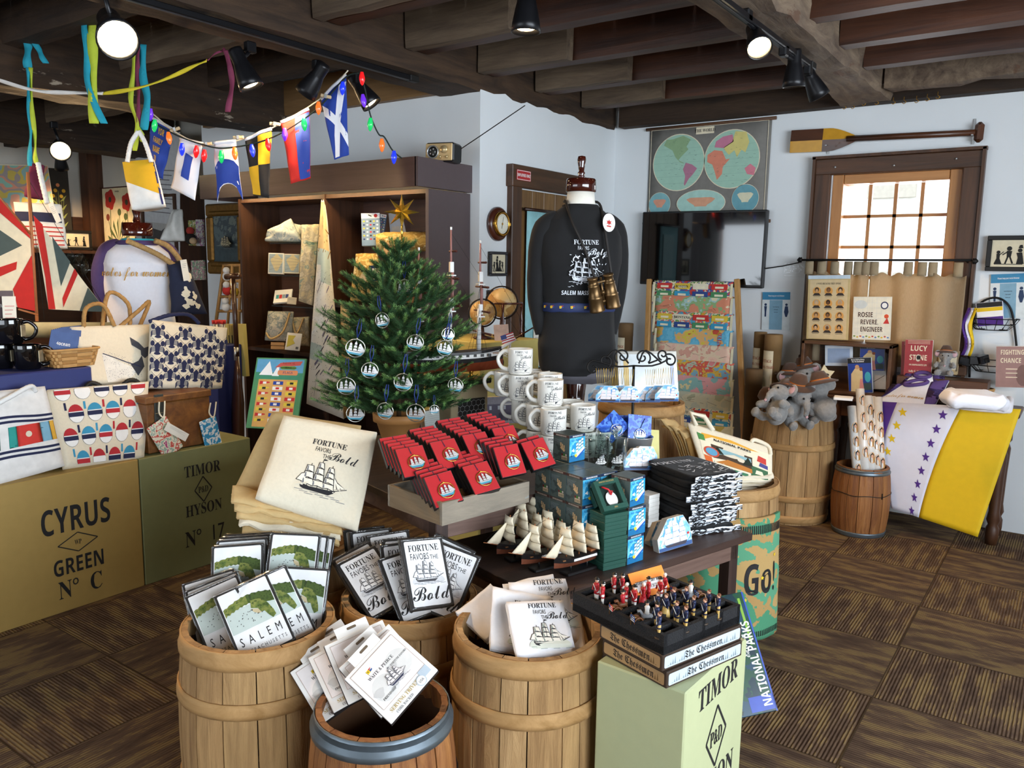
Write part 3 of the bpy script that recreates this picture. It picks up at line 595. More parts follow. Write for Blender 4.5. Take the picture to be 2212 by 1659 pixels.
def trivet(lab, mx, s=.165):
 t = thing('boxed_trivet', lab, 'trivet', mx, 'boxed serving trivets'); b = MB(); b.box((0, .011, 0), (s, .02, s), CARD, .0015); b.box((0, .012, 0), (s+.001, .014, s+.001), M('2a2320', .7)); b.build('box', t)
 b = MB(); b.poly([(-.045, s/2), (.045, s/2), (.045, s/2+.028), (-.045, s/2+.028)], CARD, .002, .002); b.poly(rrect(0, s/2+.016, .026, .007, .003), M('6a5a48', .8), .0012); b.build('hang_tab', t)
 b = MB(); h = s/2; b.poly(rect(-.0, .012, s*.86, s*.72), M('f3eae6', .6), -.0006)
 for q in (rect(0, .012+s*.36, s*.86, .0008), rect(-s*.43, .012, .0008, s*.72), rect(s*.43, .012, .0008, s*.72), rect(0, .012-s*.36, s*.86, .0008)): b.poly(q, M('a98a72', .7), -.0009)
 for cx, cz in ((-.03, -.012), (.034, .008)):
  b.poly(disc(.034, 24, None, 0, 2*pi, (cx, cz)), LTG, -.0009); b.poly([(cx-.02+.014*cos(a)*(1+.3*sin(3*a)), cz+.012*sin(a)) for a in [2*pi*i/14 for i in range(14)]], M('c9c6c2', .7), -.0012)
 ship(b, .006, -.022, .031, M('3a3b50', .8), M('f3eae6', .6), None, -.0014, None, 1, GREYI, None)
 wpflag(b, -.03, .045, .011); b.text('WAITE & PEIRCE', .0125, INK, -.005, .027, -.001, SER, .8); b.text('FORTUNE FAVORS', .0075, INK, .042, .014, -.0012, SER, .8); b.text('FRIENDSHIP', .0085, INK, -.034, -.034, -.0016, SER, .8)
 b.text('SERVING TRIVET', .014, GOLD, -.016, -.0665, -.001, SER, .8); b.text('CORK BACKED', .0095, GREYI, -.026, -.0785, -.001, SER, .8)
 b.poly(rect(.058, -.0585, .028, .022), LTB, -.0009); b.poly(disc(.0135, 18, None, 0, 2*pi, (.038, -.069)), LTB, -.0012); b.poly(disc(.0115, 18, None, 0, 2*pi, (.038, -.069)), CARD, -.0015); b.text('USA', .009, GREYI, .038, -.072, -.0018, SANS, .8); b.build('printed_face', t); return t
TV = [((744, 1466), (844, 1358), (849, 1553), 1.90, 1.97, 1.84, 'front boxed serving trivet, fully visible, tilted in the keg'), ((735, 1440), (836, 1350), (800, 1570), 1.95, 2.02, 1.88, 'boxed trivet directly under the front one, its left corner showing'),
 ((700, 1395), (826, 1338), (748, 1500), 2.01, 2.08, 1.95, 'boxed trivet with logo flag half covered, behind the front two'), ((678, 1414), (776, 1362), (735, 1512), 2.05, 2.10, 1.98, 'boxed trivet edge-on left of the flag one in the keg'),
 ((644, 1440), (727, 1385), (742, 1545), 2.05, 2.10, 1.98, 'leftmost boxed trivet leaning out over the keg rim'), ((672, 1404), (760, 1345), (725, 1505), 2.12, 2.17, 2.06, 'boxed trivet at the back of the keg, only its tab and corner showing')]
tv0 = None
for a in TV:
 m, w, h = quad(*a[:3], *[q+.09 for q in a[3:6]]); m.translation += Vector(m.col[2][:3])*(h/2-.0825)
 tv0 = (trivet(a[6], m), tv0)[0] if tv0 is None else (dup(tv0, m, a[6]), tv0)[1]
# ------------------------------------------------------------------ folded tea towels
LINEN = M('f3f2f4', .85, var=.02, bump=.15, sc=60, sheen=.2)
def towel(lab, q, th, art, seed, layers=4):
 m, w, h = quad(*q[:3], *[z_+.06 for z_ in q[3:]]); t = thing('tea_towel', lab, 'towel', m, 'folded white tea towels'); b = MB()
 for L_ in range(layers):
  y0 = th*L_/layers; b.sheet(lambda u, v: ((u-.5)*w*(1-.01*L_)+.004*noise.noise((u*2, v*3, seed+L_)), y0+.004*noise.noise((u*2.5, v*2.5, seed))+.006*noise.noise((u*1.3+seed, v, 2)), (v-.5)*h*(1+.012*((L_*5+seed) % 3-1))+.004*noise.noise((u*3, L_, seed))), 12, 12, LINEN, th/layers*.8)
 b.build('cloth', t)
 if art:
  b = MB(); wf = lambda a, c, l: (a, .004*noise.noise(((a/w+.5)*2.5, (c/h+.5)*2.5, seed))+.006*noise.noise(((a/w+.5)*1.3+seed, c/h+.5, 2))-.0008-l, c)
  fortune(b, art[0]*w, art[1]*h, art[2]*w, M('2c2c30', .8), wf); b.build('print', t)
 return t
towel('white tea towel with ship print, on top of the barrel, in front', ((1094, 1299), (1217, 1297), (1155, 1420), 2.12, 2.17, 2.02), .022, (.1, .05, .34), 1)
towel('tea towel with ship print under the front one, showing at its left', ((1065, 1266), (1190, 1290), (1030, 1397), 2.20, 2.24, 2.07), .012, (.12, -.02, .33), 4)
towel('tea towel standing behind the front one with its Bold print above', ((1098, 1258), (1222, 1249), (1130, 1400), 2.25, 2.30, 2.14), .012, (.18, .12, .36), 7)
towel('plain tea towel fold sticking out at the left rim of the barrel', ((984, 1322), (1060, 1262), (1035, 1398), 2.25, 2.32, 2.16), .02, None, 2)
towel('plain tea towel showing as a strip at the back of the barrel', ((1085, 1262), (1195, 1239), (1105, 1390), 2.32, 2.36, 2.22), .012, None, 9)
towel('plain tea towel sticking out at the right side of the barrel', ((1170, 1300), (1254, 1306), (1195, 1400), 2.26, 2.28, 2.16), .016, None, 5)
# ================================================================== chess set and the pale green crate
def crate_text(b, w, lines, X):
 for t, sz, z, st, sx in lines: b.text(t, sz, INK, 0, z, -.0012, st, sx, X)
def diamond(b, x, z, w, h, t, X, lw=.006):
 P = [(x, z+h), (x+w, z), (x, z-h), (x-w, z)]
 for i in range(4): b.line(P[i], P[(i+1) % 4], lw, INK, -.0012, X)
 b.text(t, h*.72, INK, x, z-h*.25, -.0014, SER, .62, X)
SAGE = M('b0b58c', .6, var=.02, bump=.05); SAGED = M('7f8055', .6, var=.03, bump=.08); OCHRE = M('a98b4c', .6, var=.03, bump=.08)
zc = .6; F = aZ(1482, 1498, zc); A = aZ(1614, 1380, zc); Bc = aZ(1300, 1420, zc)
u = (A-F).normalized(); n = Vector((u.y, -u.x, 0)); wid = (A-F).length; dpt = abs((Bc-F).dot(n))
mx = Matrix((u, -n, (0, 0, 1))).transposed().to_4x4(); mx.translation = (F.x, F.y, 0)
t = thing('painted_crate', 'pale green painted crate lettered TIMOR HYSON, under the chess set', 'crate', mx)
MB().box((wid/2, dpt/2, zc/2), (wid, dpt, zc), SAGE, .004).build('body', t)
def letter_crate(t, X, lines, dia):
 for q in lines: b = MB(); b.text(q[0], q[1], INK, 0, q[2], -.0012, q[3], q[4], X); b.build('lettering', t)
 b = MB(); diamond(b, *dia[:5], X, dia[5]); b.build('emblem', t)
letter_crate(t, T(wid*.52, 0, 0), [('TIMOR', .085, .515, SER, .82), ('HYSON', .085, .25, SER, .82), ('Nº  17', .09, .08, SER, .8)], (0, .4, .06, .085, 'P&D', .007))
EDGE = M('3a2c22', .5); OLDP = M('a6865c', .7, var=.15, sc=9); OLDC = M('b8c3cb', .6, var=.08, sc=9)
def chessbox(lab, o, x, y, z, h):
 m, w, d = zquad(o, x, y, z); t = thing('chess_box', lab, 'box', m, 'boxed chess sets'); MB().box((w/2, d/2, h/2), (w, d, h), EDGE, .002).build('box', t)
 b = MB(); b.poly(rrect(w/2, h/2, w-.014, h-.012, .005), OLDC, -.0006); b.text('The Chessmen', h*.62, INK, w*.5, h*.3, -.001, FRA, .9)
 for i in range(9): b.poly([(.02+.008*i-.003, .01), (.02+.008*i+.003, .01), (.02+.008*i+.001, .012+.012*((i*5) % 4)/2)], M('7c8a93', .7), -.0009); b.poly([(w-.02-.008*i-.003, .01), (w-.02-.008*i+.003, .01), (w-.02-.008*i, .012+.012*((i*7) % 4)/2)], M('7c8a93', .7), -.0009)
 b.build('front_print', t); X = frame((0, d/2, 0), (0, -1, 0), (0, 0, 1)); b = MB(X); b.poly(rrect(0, h/2, d-.014, h-.012, .005), OLDP, -.0006); b.text('The Chessmen', h*.62, INK, 0, h*.3, -.001, FRA, .9)
 for i in range(9): b.poly([(d/2-.02-.008*i-.003, .01), (d/2-.02-.008*i+.003, .01), (d/2-.02-.008*i, .012+.012*((i*7) % 4)/2)], M('6f5533', .7), -.0009)
 b.build('side_print', t); return m, w, d
chessbox('lower brown box lettered The Chessmen on the green crate', (1439, 1489), (1602, 1416), (1299, 1412), .601, .042)
chessbox('upper brown box lettered The Chessmen under the foam tray', (1430, 1452), (1601, 1382), (1297, 1376), .6435, .042)
FOAM = M('1d1d1f', .95, var=.5, sc=260, bump=.6); FOAMI = M('101011', .95)
m, w, d = zquad((1433, 1416), (1597, 1345), (1254, 1312), .686); h = .05
t = thing('foam_tray', 'black foam tray holding the painted chessmen', 'tray', m); b = MB(); nx, ny = 4, 8; g = .012
b.box((w/2, d/2, .01), (w, d, .02), FOAM)
cw, cd = (w-g)/nx, (d-g)/ny
for i in range(nx+1): b.box((g/2+i*cw, d/2, h/2), (g if 0 < i < nx else g, d, h), FOAM)
for j in range(ny+1): b.box((w/2, g/2+j*cd, h/2-.0003), (w-.001, g, h), FOAM)
b.build('foam', t); tray_m, tray_z = m, .686
SKIN = M('d9a588', .6); RC = M('b3232b', .4); WC = M('ece9e2', .4); NAV = M('1d2748', .4); TANC = M('c9a761', .4); HAIR = M('6b3f22', .5); GUN = M('7a5a32', .35, .6); GRY = M('8d8f92', .4)
def manikin(b, coat, legs, hat, s=1.0, dress=None):
 sg = 12; B = lambda pr, m, ex=1, ey=1, X=None: b.lathe([(r*s, z*s) for r, z in pr], m, sg, X, (1, 1), True, ex, ey)
 B([(.007, 0), (.0075, .002), (.006, .003)], M('3a2b1c', .5))
 if dress: B([(.0085, .003), (.0075, .012), (.005, .024)], dress)
 else:
  for sx in (-1, 1): B([(.0026, .003), (.0024, .012), (.0032, .022), (.003, .025)], legs, 1, 1, T(sx*.0027*s, 0, 0))
 B([(.0062, .018), (.0055, .023), (.0044, .028), (.006, .034), (.0056, .0375), (.002, .039)], coat, 1, .7)
 for sx in (-1, 1): b.tube([(sx*.006*s, 0, .036*s), (sx*.0085*s, -.0015*s, .029*s), (sx*.006*s, -.005*s, .024*s)], .0016*s, coat, 6)
 b.tube([(-.005*s, -.0045*s, .036*s), (.004*s, -.0047*s, .026*s)], .0008*s, WC, 4)
 b.ball((0, 0, .0425*s), (.0033*s, .0034*s, .0042*s), SKIN, 6); b.ball((0, .0008*s, .044*s), (.0036*s, .0036*s, .0036*s), HAIR if coat is not RC else M('e0ddd6', .5), 6)
 if hat: B([(.0065, .0455), (.006, .0462), (.0035, .0462), (.003, .049), (.001, .0495)], hat, 1, .8)
def cannon(b, fl):
 for sx in (-1, 1): b.tube([(sx*.006, .008*cos(a), .009+.008*sin(a)) for a in [2*pi*i/12 for i in range(12)]], .0016, HAIR, 5, True)
 b.cyl((0, .012, .008), (0, -.013, .02), .0045, GUN, .003, 10); b.box((0, .008, .007), (.006, .022, .004), HAIR); b.cyl((0, -.012, .004), (0, -.012, .026), .0008, GUN)
 b.poly(rect(.007, .019, .013, .01), REDC if fl else BLU, -.013, .0008)
 for i in range(3): b.poly(rect(.007, .015+.0035*i, .013, .0014), WHITE, -.0134)
 b.poly(rect(.0035, .0215, .006, .005), BLU, -.0138)
def rider(b, coat):
 b.ball((0, 0, .014), (.005, .011, .0055), GRY if coat is WC else HAIR, 7)
 for x in (-.003, .003):
  for y in (-.007, .007): b.cyl((x, y, .001), (x, y, .012), .0015, GRY if coat is WC else HAIR, .002, 6)
 b.tube([(0, -.008, .016), (0, -.012, .023), (0, -.017, .022)], .0028, GRY if coat is WC else HAIR, 7); X = T(0, 0, .008) @ SX(.8)
 b.lathe([(.0055, .012), (.0045, .02), (.006, .028), (.003, .032)], coat, 10, X); b.ball((0, 0, .028+.0085), (.003, .003, .0038), SKIN, 6); b.lathe([(.006, .039), (.003, .04), (.002, .043)], BLACK, 10); b.box((0, 0, .001), (.012, .022, .002), M('3a2b1c', .5))
CM = [(348, 392, 'r'), (400, 427, 'r'), (498, 345, 'r'), (568, 352, 'r'), (600, 432, 'r2'), (570, 470, 'h'), (668, 458, 'r'), (745, 430, 'rd'), (790, 385, 'k'), (890, 385, 'r'), (925, 345, 'r2'), (1022, 345, 'c'), (512, 500, 'c'),
 (695, 590, 'C'), (778, 568, 'w'), (1150, 385, 'w'), (1232, 378, 'C2'), (865, 512, 'b'), (937, 530, 'bd'), (1003, 478, 'b'), (1108, 468, 'b'), (1028, 600, 'b'), (1172, 548, 'b'), (1266, 572, 'b'), (1300, 492, 'b'), (1383, 530, 'b'), (1105, 638, 'b'), (860, 612, 'b2'), (880, 695, 'b')]
NM = {'r': 'red-coated soldier chess piece', 'r2': 'red-coated soldier chess piece', 'k': 'chess piece in full red coat and black hat', 'rd': 'lady chess piece in red and white gown', 'h': 'mounted redcoat chess piece on a brown horse', 'c': 'cannon chess piece with a red flag', 'C': 'cannon chess piece with a striped flag', 'C2': 'brown cannon chess piece', 'w': 'grey horse and rider chess piece', 'b': 'blue-coated soldier chess piece', 'b2': 'blue-coated soldier chess piece', 'bd': 'lady chess piece in golden dress'}
WHR = ['at the back left corner of the tray', 'second from the left corner', 'tallest at the back left', 'behind the brown cannon at left', 'beside the mounted redcoat', 'near the left middle', 'beside the lady in red', 'in front of the orange sign', 'in front of the orange sign', 'right of the orange sign, with sash', 'against the right edge of the sign', 'behind the right edge of the sign', 'at the left edge of the tray',
 'at the front left, lying low', 'at the left middle', 'at the back right', 'at the back right corner', 'beside the lady in gold, left', 'in the middle of the tray', 'right behind the lady in gold', 'in front of the white rider', 'in front of the lady in gold', 'right of the middle, third row', 'near the right front edge', 'behind the right front edge, with flag', 'at the far right corner', 'second from the front corner', 'second at the left front', 'nearest, at the front corner']
mk = {}
for (px, py, kd), wh in zip(CM, WHR):
 p = aZ(1200+px/3.95, 1200+py/3.95, tray_z+.036); p.z = tray_z+.0205; p += Vector((0, 0, .012)); lab = NM[kd]+' '+wh; mx = T(*p) @ RZ(-40+((px*7) % 40-20))
 if kd not in mk:
  b = MB()
  if kd[0] in 'cC': cannon(b, kd == 'c')
  elif kd == 'h': rider(b, RC)
  elif kd == 'w': rider(b, WC)
  else: manikin(b, RC if kd[0] in 'rk' else NAV, WC if kd[0] in 'r' else (RC if kd == 'k' else TANC), BLACK if kd in ('r', 'k', 'b2') else None, 1.0, RC if kd == 'rd' else (TANC if kd == 'bd' else None))
  mx = mx @ SX(1.45); mk[kd] = one(b, 'chess_piece', lab, 'chess piece', mx, 'painted chessmen')
 else: dup(mk[kd], mx @ SX(1.45), lab)
dq = dep(aZ(1403, 1290, .72)); m, w, h = quad((1358, 1244), (1430, 1224), (1380, 1290), dq-.01, dq+.03, dq-.03)
b = MB(); b.box((0, .0015, 0), (w, .003, h+.01), M('ef8a2b', .6)); b.poly(rect(-.002, -.006, w*.78, h*.42), WHITE, -.0005); b.text('REVOLUTIONARY WAR', .0115, INK, -.002, 0, -.001, SANS, .62); b.text('CHESS SET $129.00', .0115, INK, -.002, -.014, -.001, SANS, .62)
one(b, 'price_card', 'orange price card reading Revolutionary War over the chessmen', 'sign', m)
# long game box leaning beside the crate
FOR = BLOTCH(['0c1a22', '12303a', '1d4a33', '1f4358', '0f2418'], 9, .25); m, w, h = quad((1500, 1298), (1603, 1278), (1552, 1562), 2.78, 2.8, 2.62); t = thing('game_box', 'dark forest-print national parks game box leaning beside the green crate', 'game', m); MB().box((0, .025, 0), (w, .05, h), FOR, .002).build('box', t)
b = MB(); b.poly(rect(w*.485, 0, w*.03, h), M('2f4fae', .3), -.0006); b.poly(rect(w*.38, h*.25, w*.05, h*.4), M('7fae2f', .4), -.0006); b.poly(rect(w*.25, -h*.42, w*.5, h*.12), M('3a52b0', .3), -.0006); b.text('NATIONAL PARKS', w*.24, WHITE, w*.44, -h*.1, -.001, SANS, .75, None, None, 90); b.text('Edition', w*.17, WHITE, w*.28, h*.05, -.001, SCR, .8, None, None, 90); b.build('printing', t)
# barrel wrapped with a printed doormat
RB0 = aZ(1562, 1030, .67)
barrel('barrel with canvas park bags on it and a green doormat around its foot', g0(RB0), .237, .25, .67, [(.645, .05), (.5, .042), (.17, .042), (.03, .045)], ang=.2, depth=.06)
MATG = BLOTCH(['b8975f', 'b8975f', '5a9a76', 'b08d57', '4b8f6b', '4b8f6b'], 4.5, .95, 6, .8); a0 = math.atan2(-RB0.y, -RB0.x)
def rugp(a, z, l=0): r = .262+.02*(1-z/.55)+l+.004*noise.noise((a*4, z*9, 1)); return (r*cos(a), r*sin(a), z)
b = MB(); b.sheet(lambda u, v: rugp(a0-1.1+2.35*u, .012+.545*v), 60, 24, MATG, .012)
t = thing('doormat', 'green and tan doormat lettered go, wrapped around the barrel foot', 'doormat', g0(RB0)); b.build('mat', t)
b = MB(); wf = lambda x, z, l: rugp(a0+x/.27, z, .001+l); b.text('Go!', .19, INK, .2, .22, -.001, SANS, .62, None, wf); b.build('lettering', t); b = MB()
for i in range(60): x = -.28+.0102*i; b.poly([(x, .485), (x+.006, .487), (x+.004, .525), (x-.001, .522)], INK, -.001, 0, None, wf); b.poly([(x, .03), (x+.005, .03), (x+.003, .055), (x-.001, .055)], INK, -.001, 0, None, wf)
for i in range(7): x, z = -.2+.08*i, .2+.09*((i*5) % 4); b.poly(star(.01, 5, .5, (x, z)), YEL, -.001, 0, None, wf)
b.build('printing', t)
# ================================================================== cloth helpers
def patch(tl, tr, bl, br, d, bulge=0, nz=.006, ns=3, seed=0, sag=0):
 """cloth spanned between four photo corners at depths d (4): place fn(u, v) (v up) and warp(x, z, lift) in 0..1"""
 a, b, c, e = aD(*tl, d[0]), aD(*tr, d[1]), aD(*bl, d[2]), aD(*br, d[3])
 n = ((b-a).cross(a-c)); n.normalize()
 if n.dot(CF) > 0: n = -n
 def fn(u, v):
  p = c*(1-u)*(1-v)+e*u*(1-v)+a*(1-u)*v+b*u*v; k1 = max(0, sin(pi*min(max(u, 0), 1)))*max(0, sin(pi*min(max(v, 0), 1)))**.7
  return p+n*(bulge*k1+nz*noise.noise((u*ns+seed, v*ns*1.3, seed*1.7)))+Vector((0, 0, -sag*4*u*(1-u)*v))
 return fn, (lambda x, z, l: fn(x, z)+n*(l+.0004)), n
def bag(b, fn, n, th, mat, nu=14, nv=14):
 """soft bag: bulged front sheet and its back, joined along the seams"""
 w = nu+1; F = [fn(i/nu, j/nv) for j in range(nv+1) for i in range(nu+1)]
 B = [p-n*(th*(.25+.75*sin(pi*(i % w)/nu)**.5*(1 if i//w < nv*.6 else .8))) for i, p in enumerate(F)]
 m = len(F); f = [(j*w+i, j*w+i+1, (j+1)*w+i+1, (j+1)*w+i) for j in range(nv) for i in range(nu)]
 f += [tuple(m+q for q in x[::-1]) for x in f]; per = list(range(nu))+[j*w+nu for j in range(nv)]+[nv*w+i for i in range(nu, 0, -1)]+[j*w for j in range(nv, 0, -1)]
 f += [(per[i], m+per[i], m+per[(i+1) % len(per)], per[(i+1) % len(per)]) for i in range(len(per))]
 return b.add(F+B, f, mat, True)
def rope(pts, r, n=40, seg=3, tw=.9):
 """laid rope through points"""
 P = [Vector(p) for p in pts]; o = []
 for i in range(n+1):
  t = i/n*(len(P)-1); j = min(int(t), len(P)-2); f = t-j; p0, p1, p2, p3 = P[max(j-1, 0)], P[j], P[j+1], P[min(j+2, len(P)-1)]
  o.append(.5*((2*p1)+(p2-p0)*f+(2*p0-5*p1+4*p2-p3)*f*f+(3*p1-3*p2+p3-p0)*f**3))
 return o
CANV = M('e3d8c0', .85, var=.03, bump=.15, sc=90, sheen=.2); CANVD = M('c9ab77', .85, var=.05, bump=.15, sc=60)
# ================================================================== display tables
DWOOD = WOOD('2c1f1b', '4a352d', 9, 0, .45, .2); DWOODZ = WOOD('2c1f1b', '4a352d', 9, 2, .5, .2); APR = WOOD('5a443b', '7a6055', 9, 0, .5, .2)
L0 = Vector((-1.255, 1.944, 0)); U = Vector((.282, .9594, 0)); V = Vector((-.9594, .282, 0))
TM = Matrix((U, V, (0, 0, 1))).transposed().to_4x4(); TM.translation = L0
def tb(s, t, z=0): return L0+U*s+V*t+Vector((0, 0, z))
def tabler(label, s0, t0, W, D, H, legs, top=.028, ap=.075):
 m = TM @ T(s0, t0, 0); t = thing('display_table', label, 'table', m); MB().box((W/2, D/2, H-top/2), (W, D, top), DWOOD, .002).build('tabletop', t)
 for (x0, y0), (x1, y1) in (((.05, .045), (W-.05, .045)), ((.05, D-.045), (W-.05, D-.045)), ((.05, .045), (.05, D-.045)), ((W-.05, .045), (W-.05, D-.045))):
  b = MB(); b.box(((x0+x1)/2, (y0+y1)/2, H-top-ap/2), (abs(x1-x0)+.012, abs(y1-y0)+.02, ap), APR, .002); b.build('apron', t)
 for x, y in legs: MB().box((x, y, (H-top)/2), (.05, .05, H-top), DWOODZ, .003).build('leg', t)
 return t
ZL, ZH = .6, .78
tabler('low dark brown display table in front, with block boxes and model ships', 0, 0, 1.05, .6, ZL, ((.06, .06), (.99, .06), (.06, .54), (.99, .54)))
tabler('taller dark table behind, carrying the little tree and the mugs', -.12, .42, 1.12, 1.22, ZH, ((.045, .05), (.045, 1.16), (1.07, .26), (1.07, 1.16)))
# ------------------------------------------------------------------ tray of red ornament boxes
m, w, d = zquad((955, 1137), (1143, 1085), (808, 1100), ZH+.006); h = .075; t = thing('wooden_tray', 'weathered wooden tray with dividers, full of red ornament boxes', 'tray', m)
WEA = WOOD('6e675c', '9b8f7d', 12, 0, .85, .5, 0, .12, .3, .7, ('8fa3a8', 7, .6)); WEB = WOOD('6b5a44', '8d7a60', 12, 1, .85, .4)
MB().box((w/2, .006, h/2), (w, .012, h), WEA, .001).build('front_board', t); MB().box((w/2, d-.006, h/2), (w, .012, h), WEA, .001).build('back_board', t)
for x in (.006, w-.006): MB().box((x, d/2, h/2), (.0125, d-.024, h), WEB, .001).build('end_board', t)
for i in (1, 2): MB().box((w*i/3, d/2, h*.42), (.01, d-.024, h*.8), WEB).build('divider', t)
MB().box((w/2, d/2, .003), (w-.02, d-.02, .006), WEB).build('bottom', t)
FELT = M('b50d18', .8, var=.04, sheen=.4); JET = M('141318', .35); SILV = M('e6e4e2', .3, .35, .1, 60); TEAL = M('4f98ad', .4); NAVYR = M('20294f', .7)
def ornament(b, s, X=None, gold='c9a24a', y=0, th=.002):
 """ship inside a wire bottle ring, cut from metal"""
 n = 22; b.tube([(s*.95*cos(2*pi*i/n), y, s*.9*sin(2*pi*i/n)) for i in range(n)], s*.06, M(gold, .3, 1), 5, True, X)
 b.poly([(s*a, s*c) for a, c in ((-.9, -.3), (-.7, -.62), (.6, -.66), (.85, -.3), (.4, -.42), (-.5, -.42))], TEAL, y-th, th*2, X); b.poly([(s*a, s*c) for a, c in ((-.92, -.26), (-.6, -.44), (.5, -.44), (.95, -.22), (.5, -.34), (-.5, -.34))], SILV, y-th*1.4, th*2.6, X)
 for mx, hh in ((-.5, .5), (-.02, .72), (.42, .55)):
  b.poly([(s*(mx-.02), -.4*s), (s*(mx+.02), -.4*s), (s*(mx+.02), s*hh), (s*(mx-.02), s*hh)], SILV, y-th*.6, th, X)
  for q in range(3): z0 = -.3+q*(hh+.25)/3; wq = .2-.04*q; b.poly([(s*(mx-wq), s*z0), (s*mx, s*(z0+.06)), (s*(mx+wq), s*z0), (s*(mx+wq*.8), s*(z0+.24)), (s*(mx-wq*.8), s*(z0+.24))], SILV, y-th*1.3, th*1.6, X)
 b.poly([(.5*s, -.3*s), (1.0*s, -.2*s), (.46*s, .5*s)], SILV, y-th*.8, th, X); b.ball((0, y, s*.95), s*.1, M(gold, .3, 1), 5, X)
bw = .1
def redbox(lab, mx):
 t = thing('gift_box', lab, 'gift box', mx, 'red ornament boxes in the tray'); MB().box((0, .011, -.006), (bw, .02, bw+.012), JET, .001).build('box', t); MB().box((0, .0005, -.006), (bw*.955, .003, bw*.955+.012), FELT, .001).build('red_lid', t)
 b = MB(); b.tube([(-.003, -.002, bw*.48), (-.001, -.003, bw*.2), (0, -.003, -.006+.034)], .0012, NAVYR, 5); b.build('cord', t); b = MB(); ornament(b, .029, T(.006, -.004, -.014)); b.build('ornament', t); return t
RBX = [((853, 973), (922, 961), (874, 1022), 2.63, 2.68, 2.57, 5, 'left end of the back row'), ((929, 958), (989, 946), (949, 1006), 2.70, 2.76, 2.64, 6, 'back row, second stack from the left'), ((1000, 942), (1055, 932), (1014, 985), 2.78, 2.84, 2.72, 7, 'back row, third stack from the left'), ((1066, 927), (1115, 918), (1082, 968), 2.85, 2.91, 2.80, 7, 'right end of the back row'),
 ((918, 1034), (981, 1016), (943, 1075), 2.55, 2.60, 2.51, 5, 'left end of the front row'), ((1003, 1010), (1057, 996), (1016, 1045), 2.65, 2.70, 2.60, 5, 'front row, middle stack'), ((1070, 968), (1123, 958), (1086, 1027), 2.72, 2.77, 2.67, 4, 'front row, standing high right of the middle'), ((1131, 958), (1177, 945), (1147, 1000), 2.80, 2.85, 2.75, 2, 'right end of the front row')]
ORD = ['front box', 'second box', 'third box', 'fourth box', 'fifth box', 'sixth box', 'last box']; rb = None
for tl, tr, bl, d1, d2, d3, cnt, wh in RBX:
 m, w_, h_ = quad(tl, tr, bl, d1, d2, d3+.02); m.translation += Vector(m.col[2][:3])*(h_/2-bw/2)
 for i in range(cnt):
  lab = 'red ornament box, '+ORD[i]+', '+wh
  mi = T(*(V*(.015+.0265*i)+Vector((0, 0, .0045*i)))) @ m @ RX(-1.2*(i % 2))
  if rb is None: rb = redbox(lab, mi)
  else: dup(rb, mi, lab)
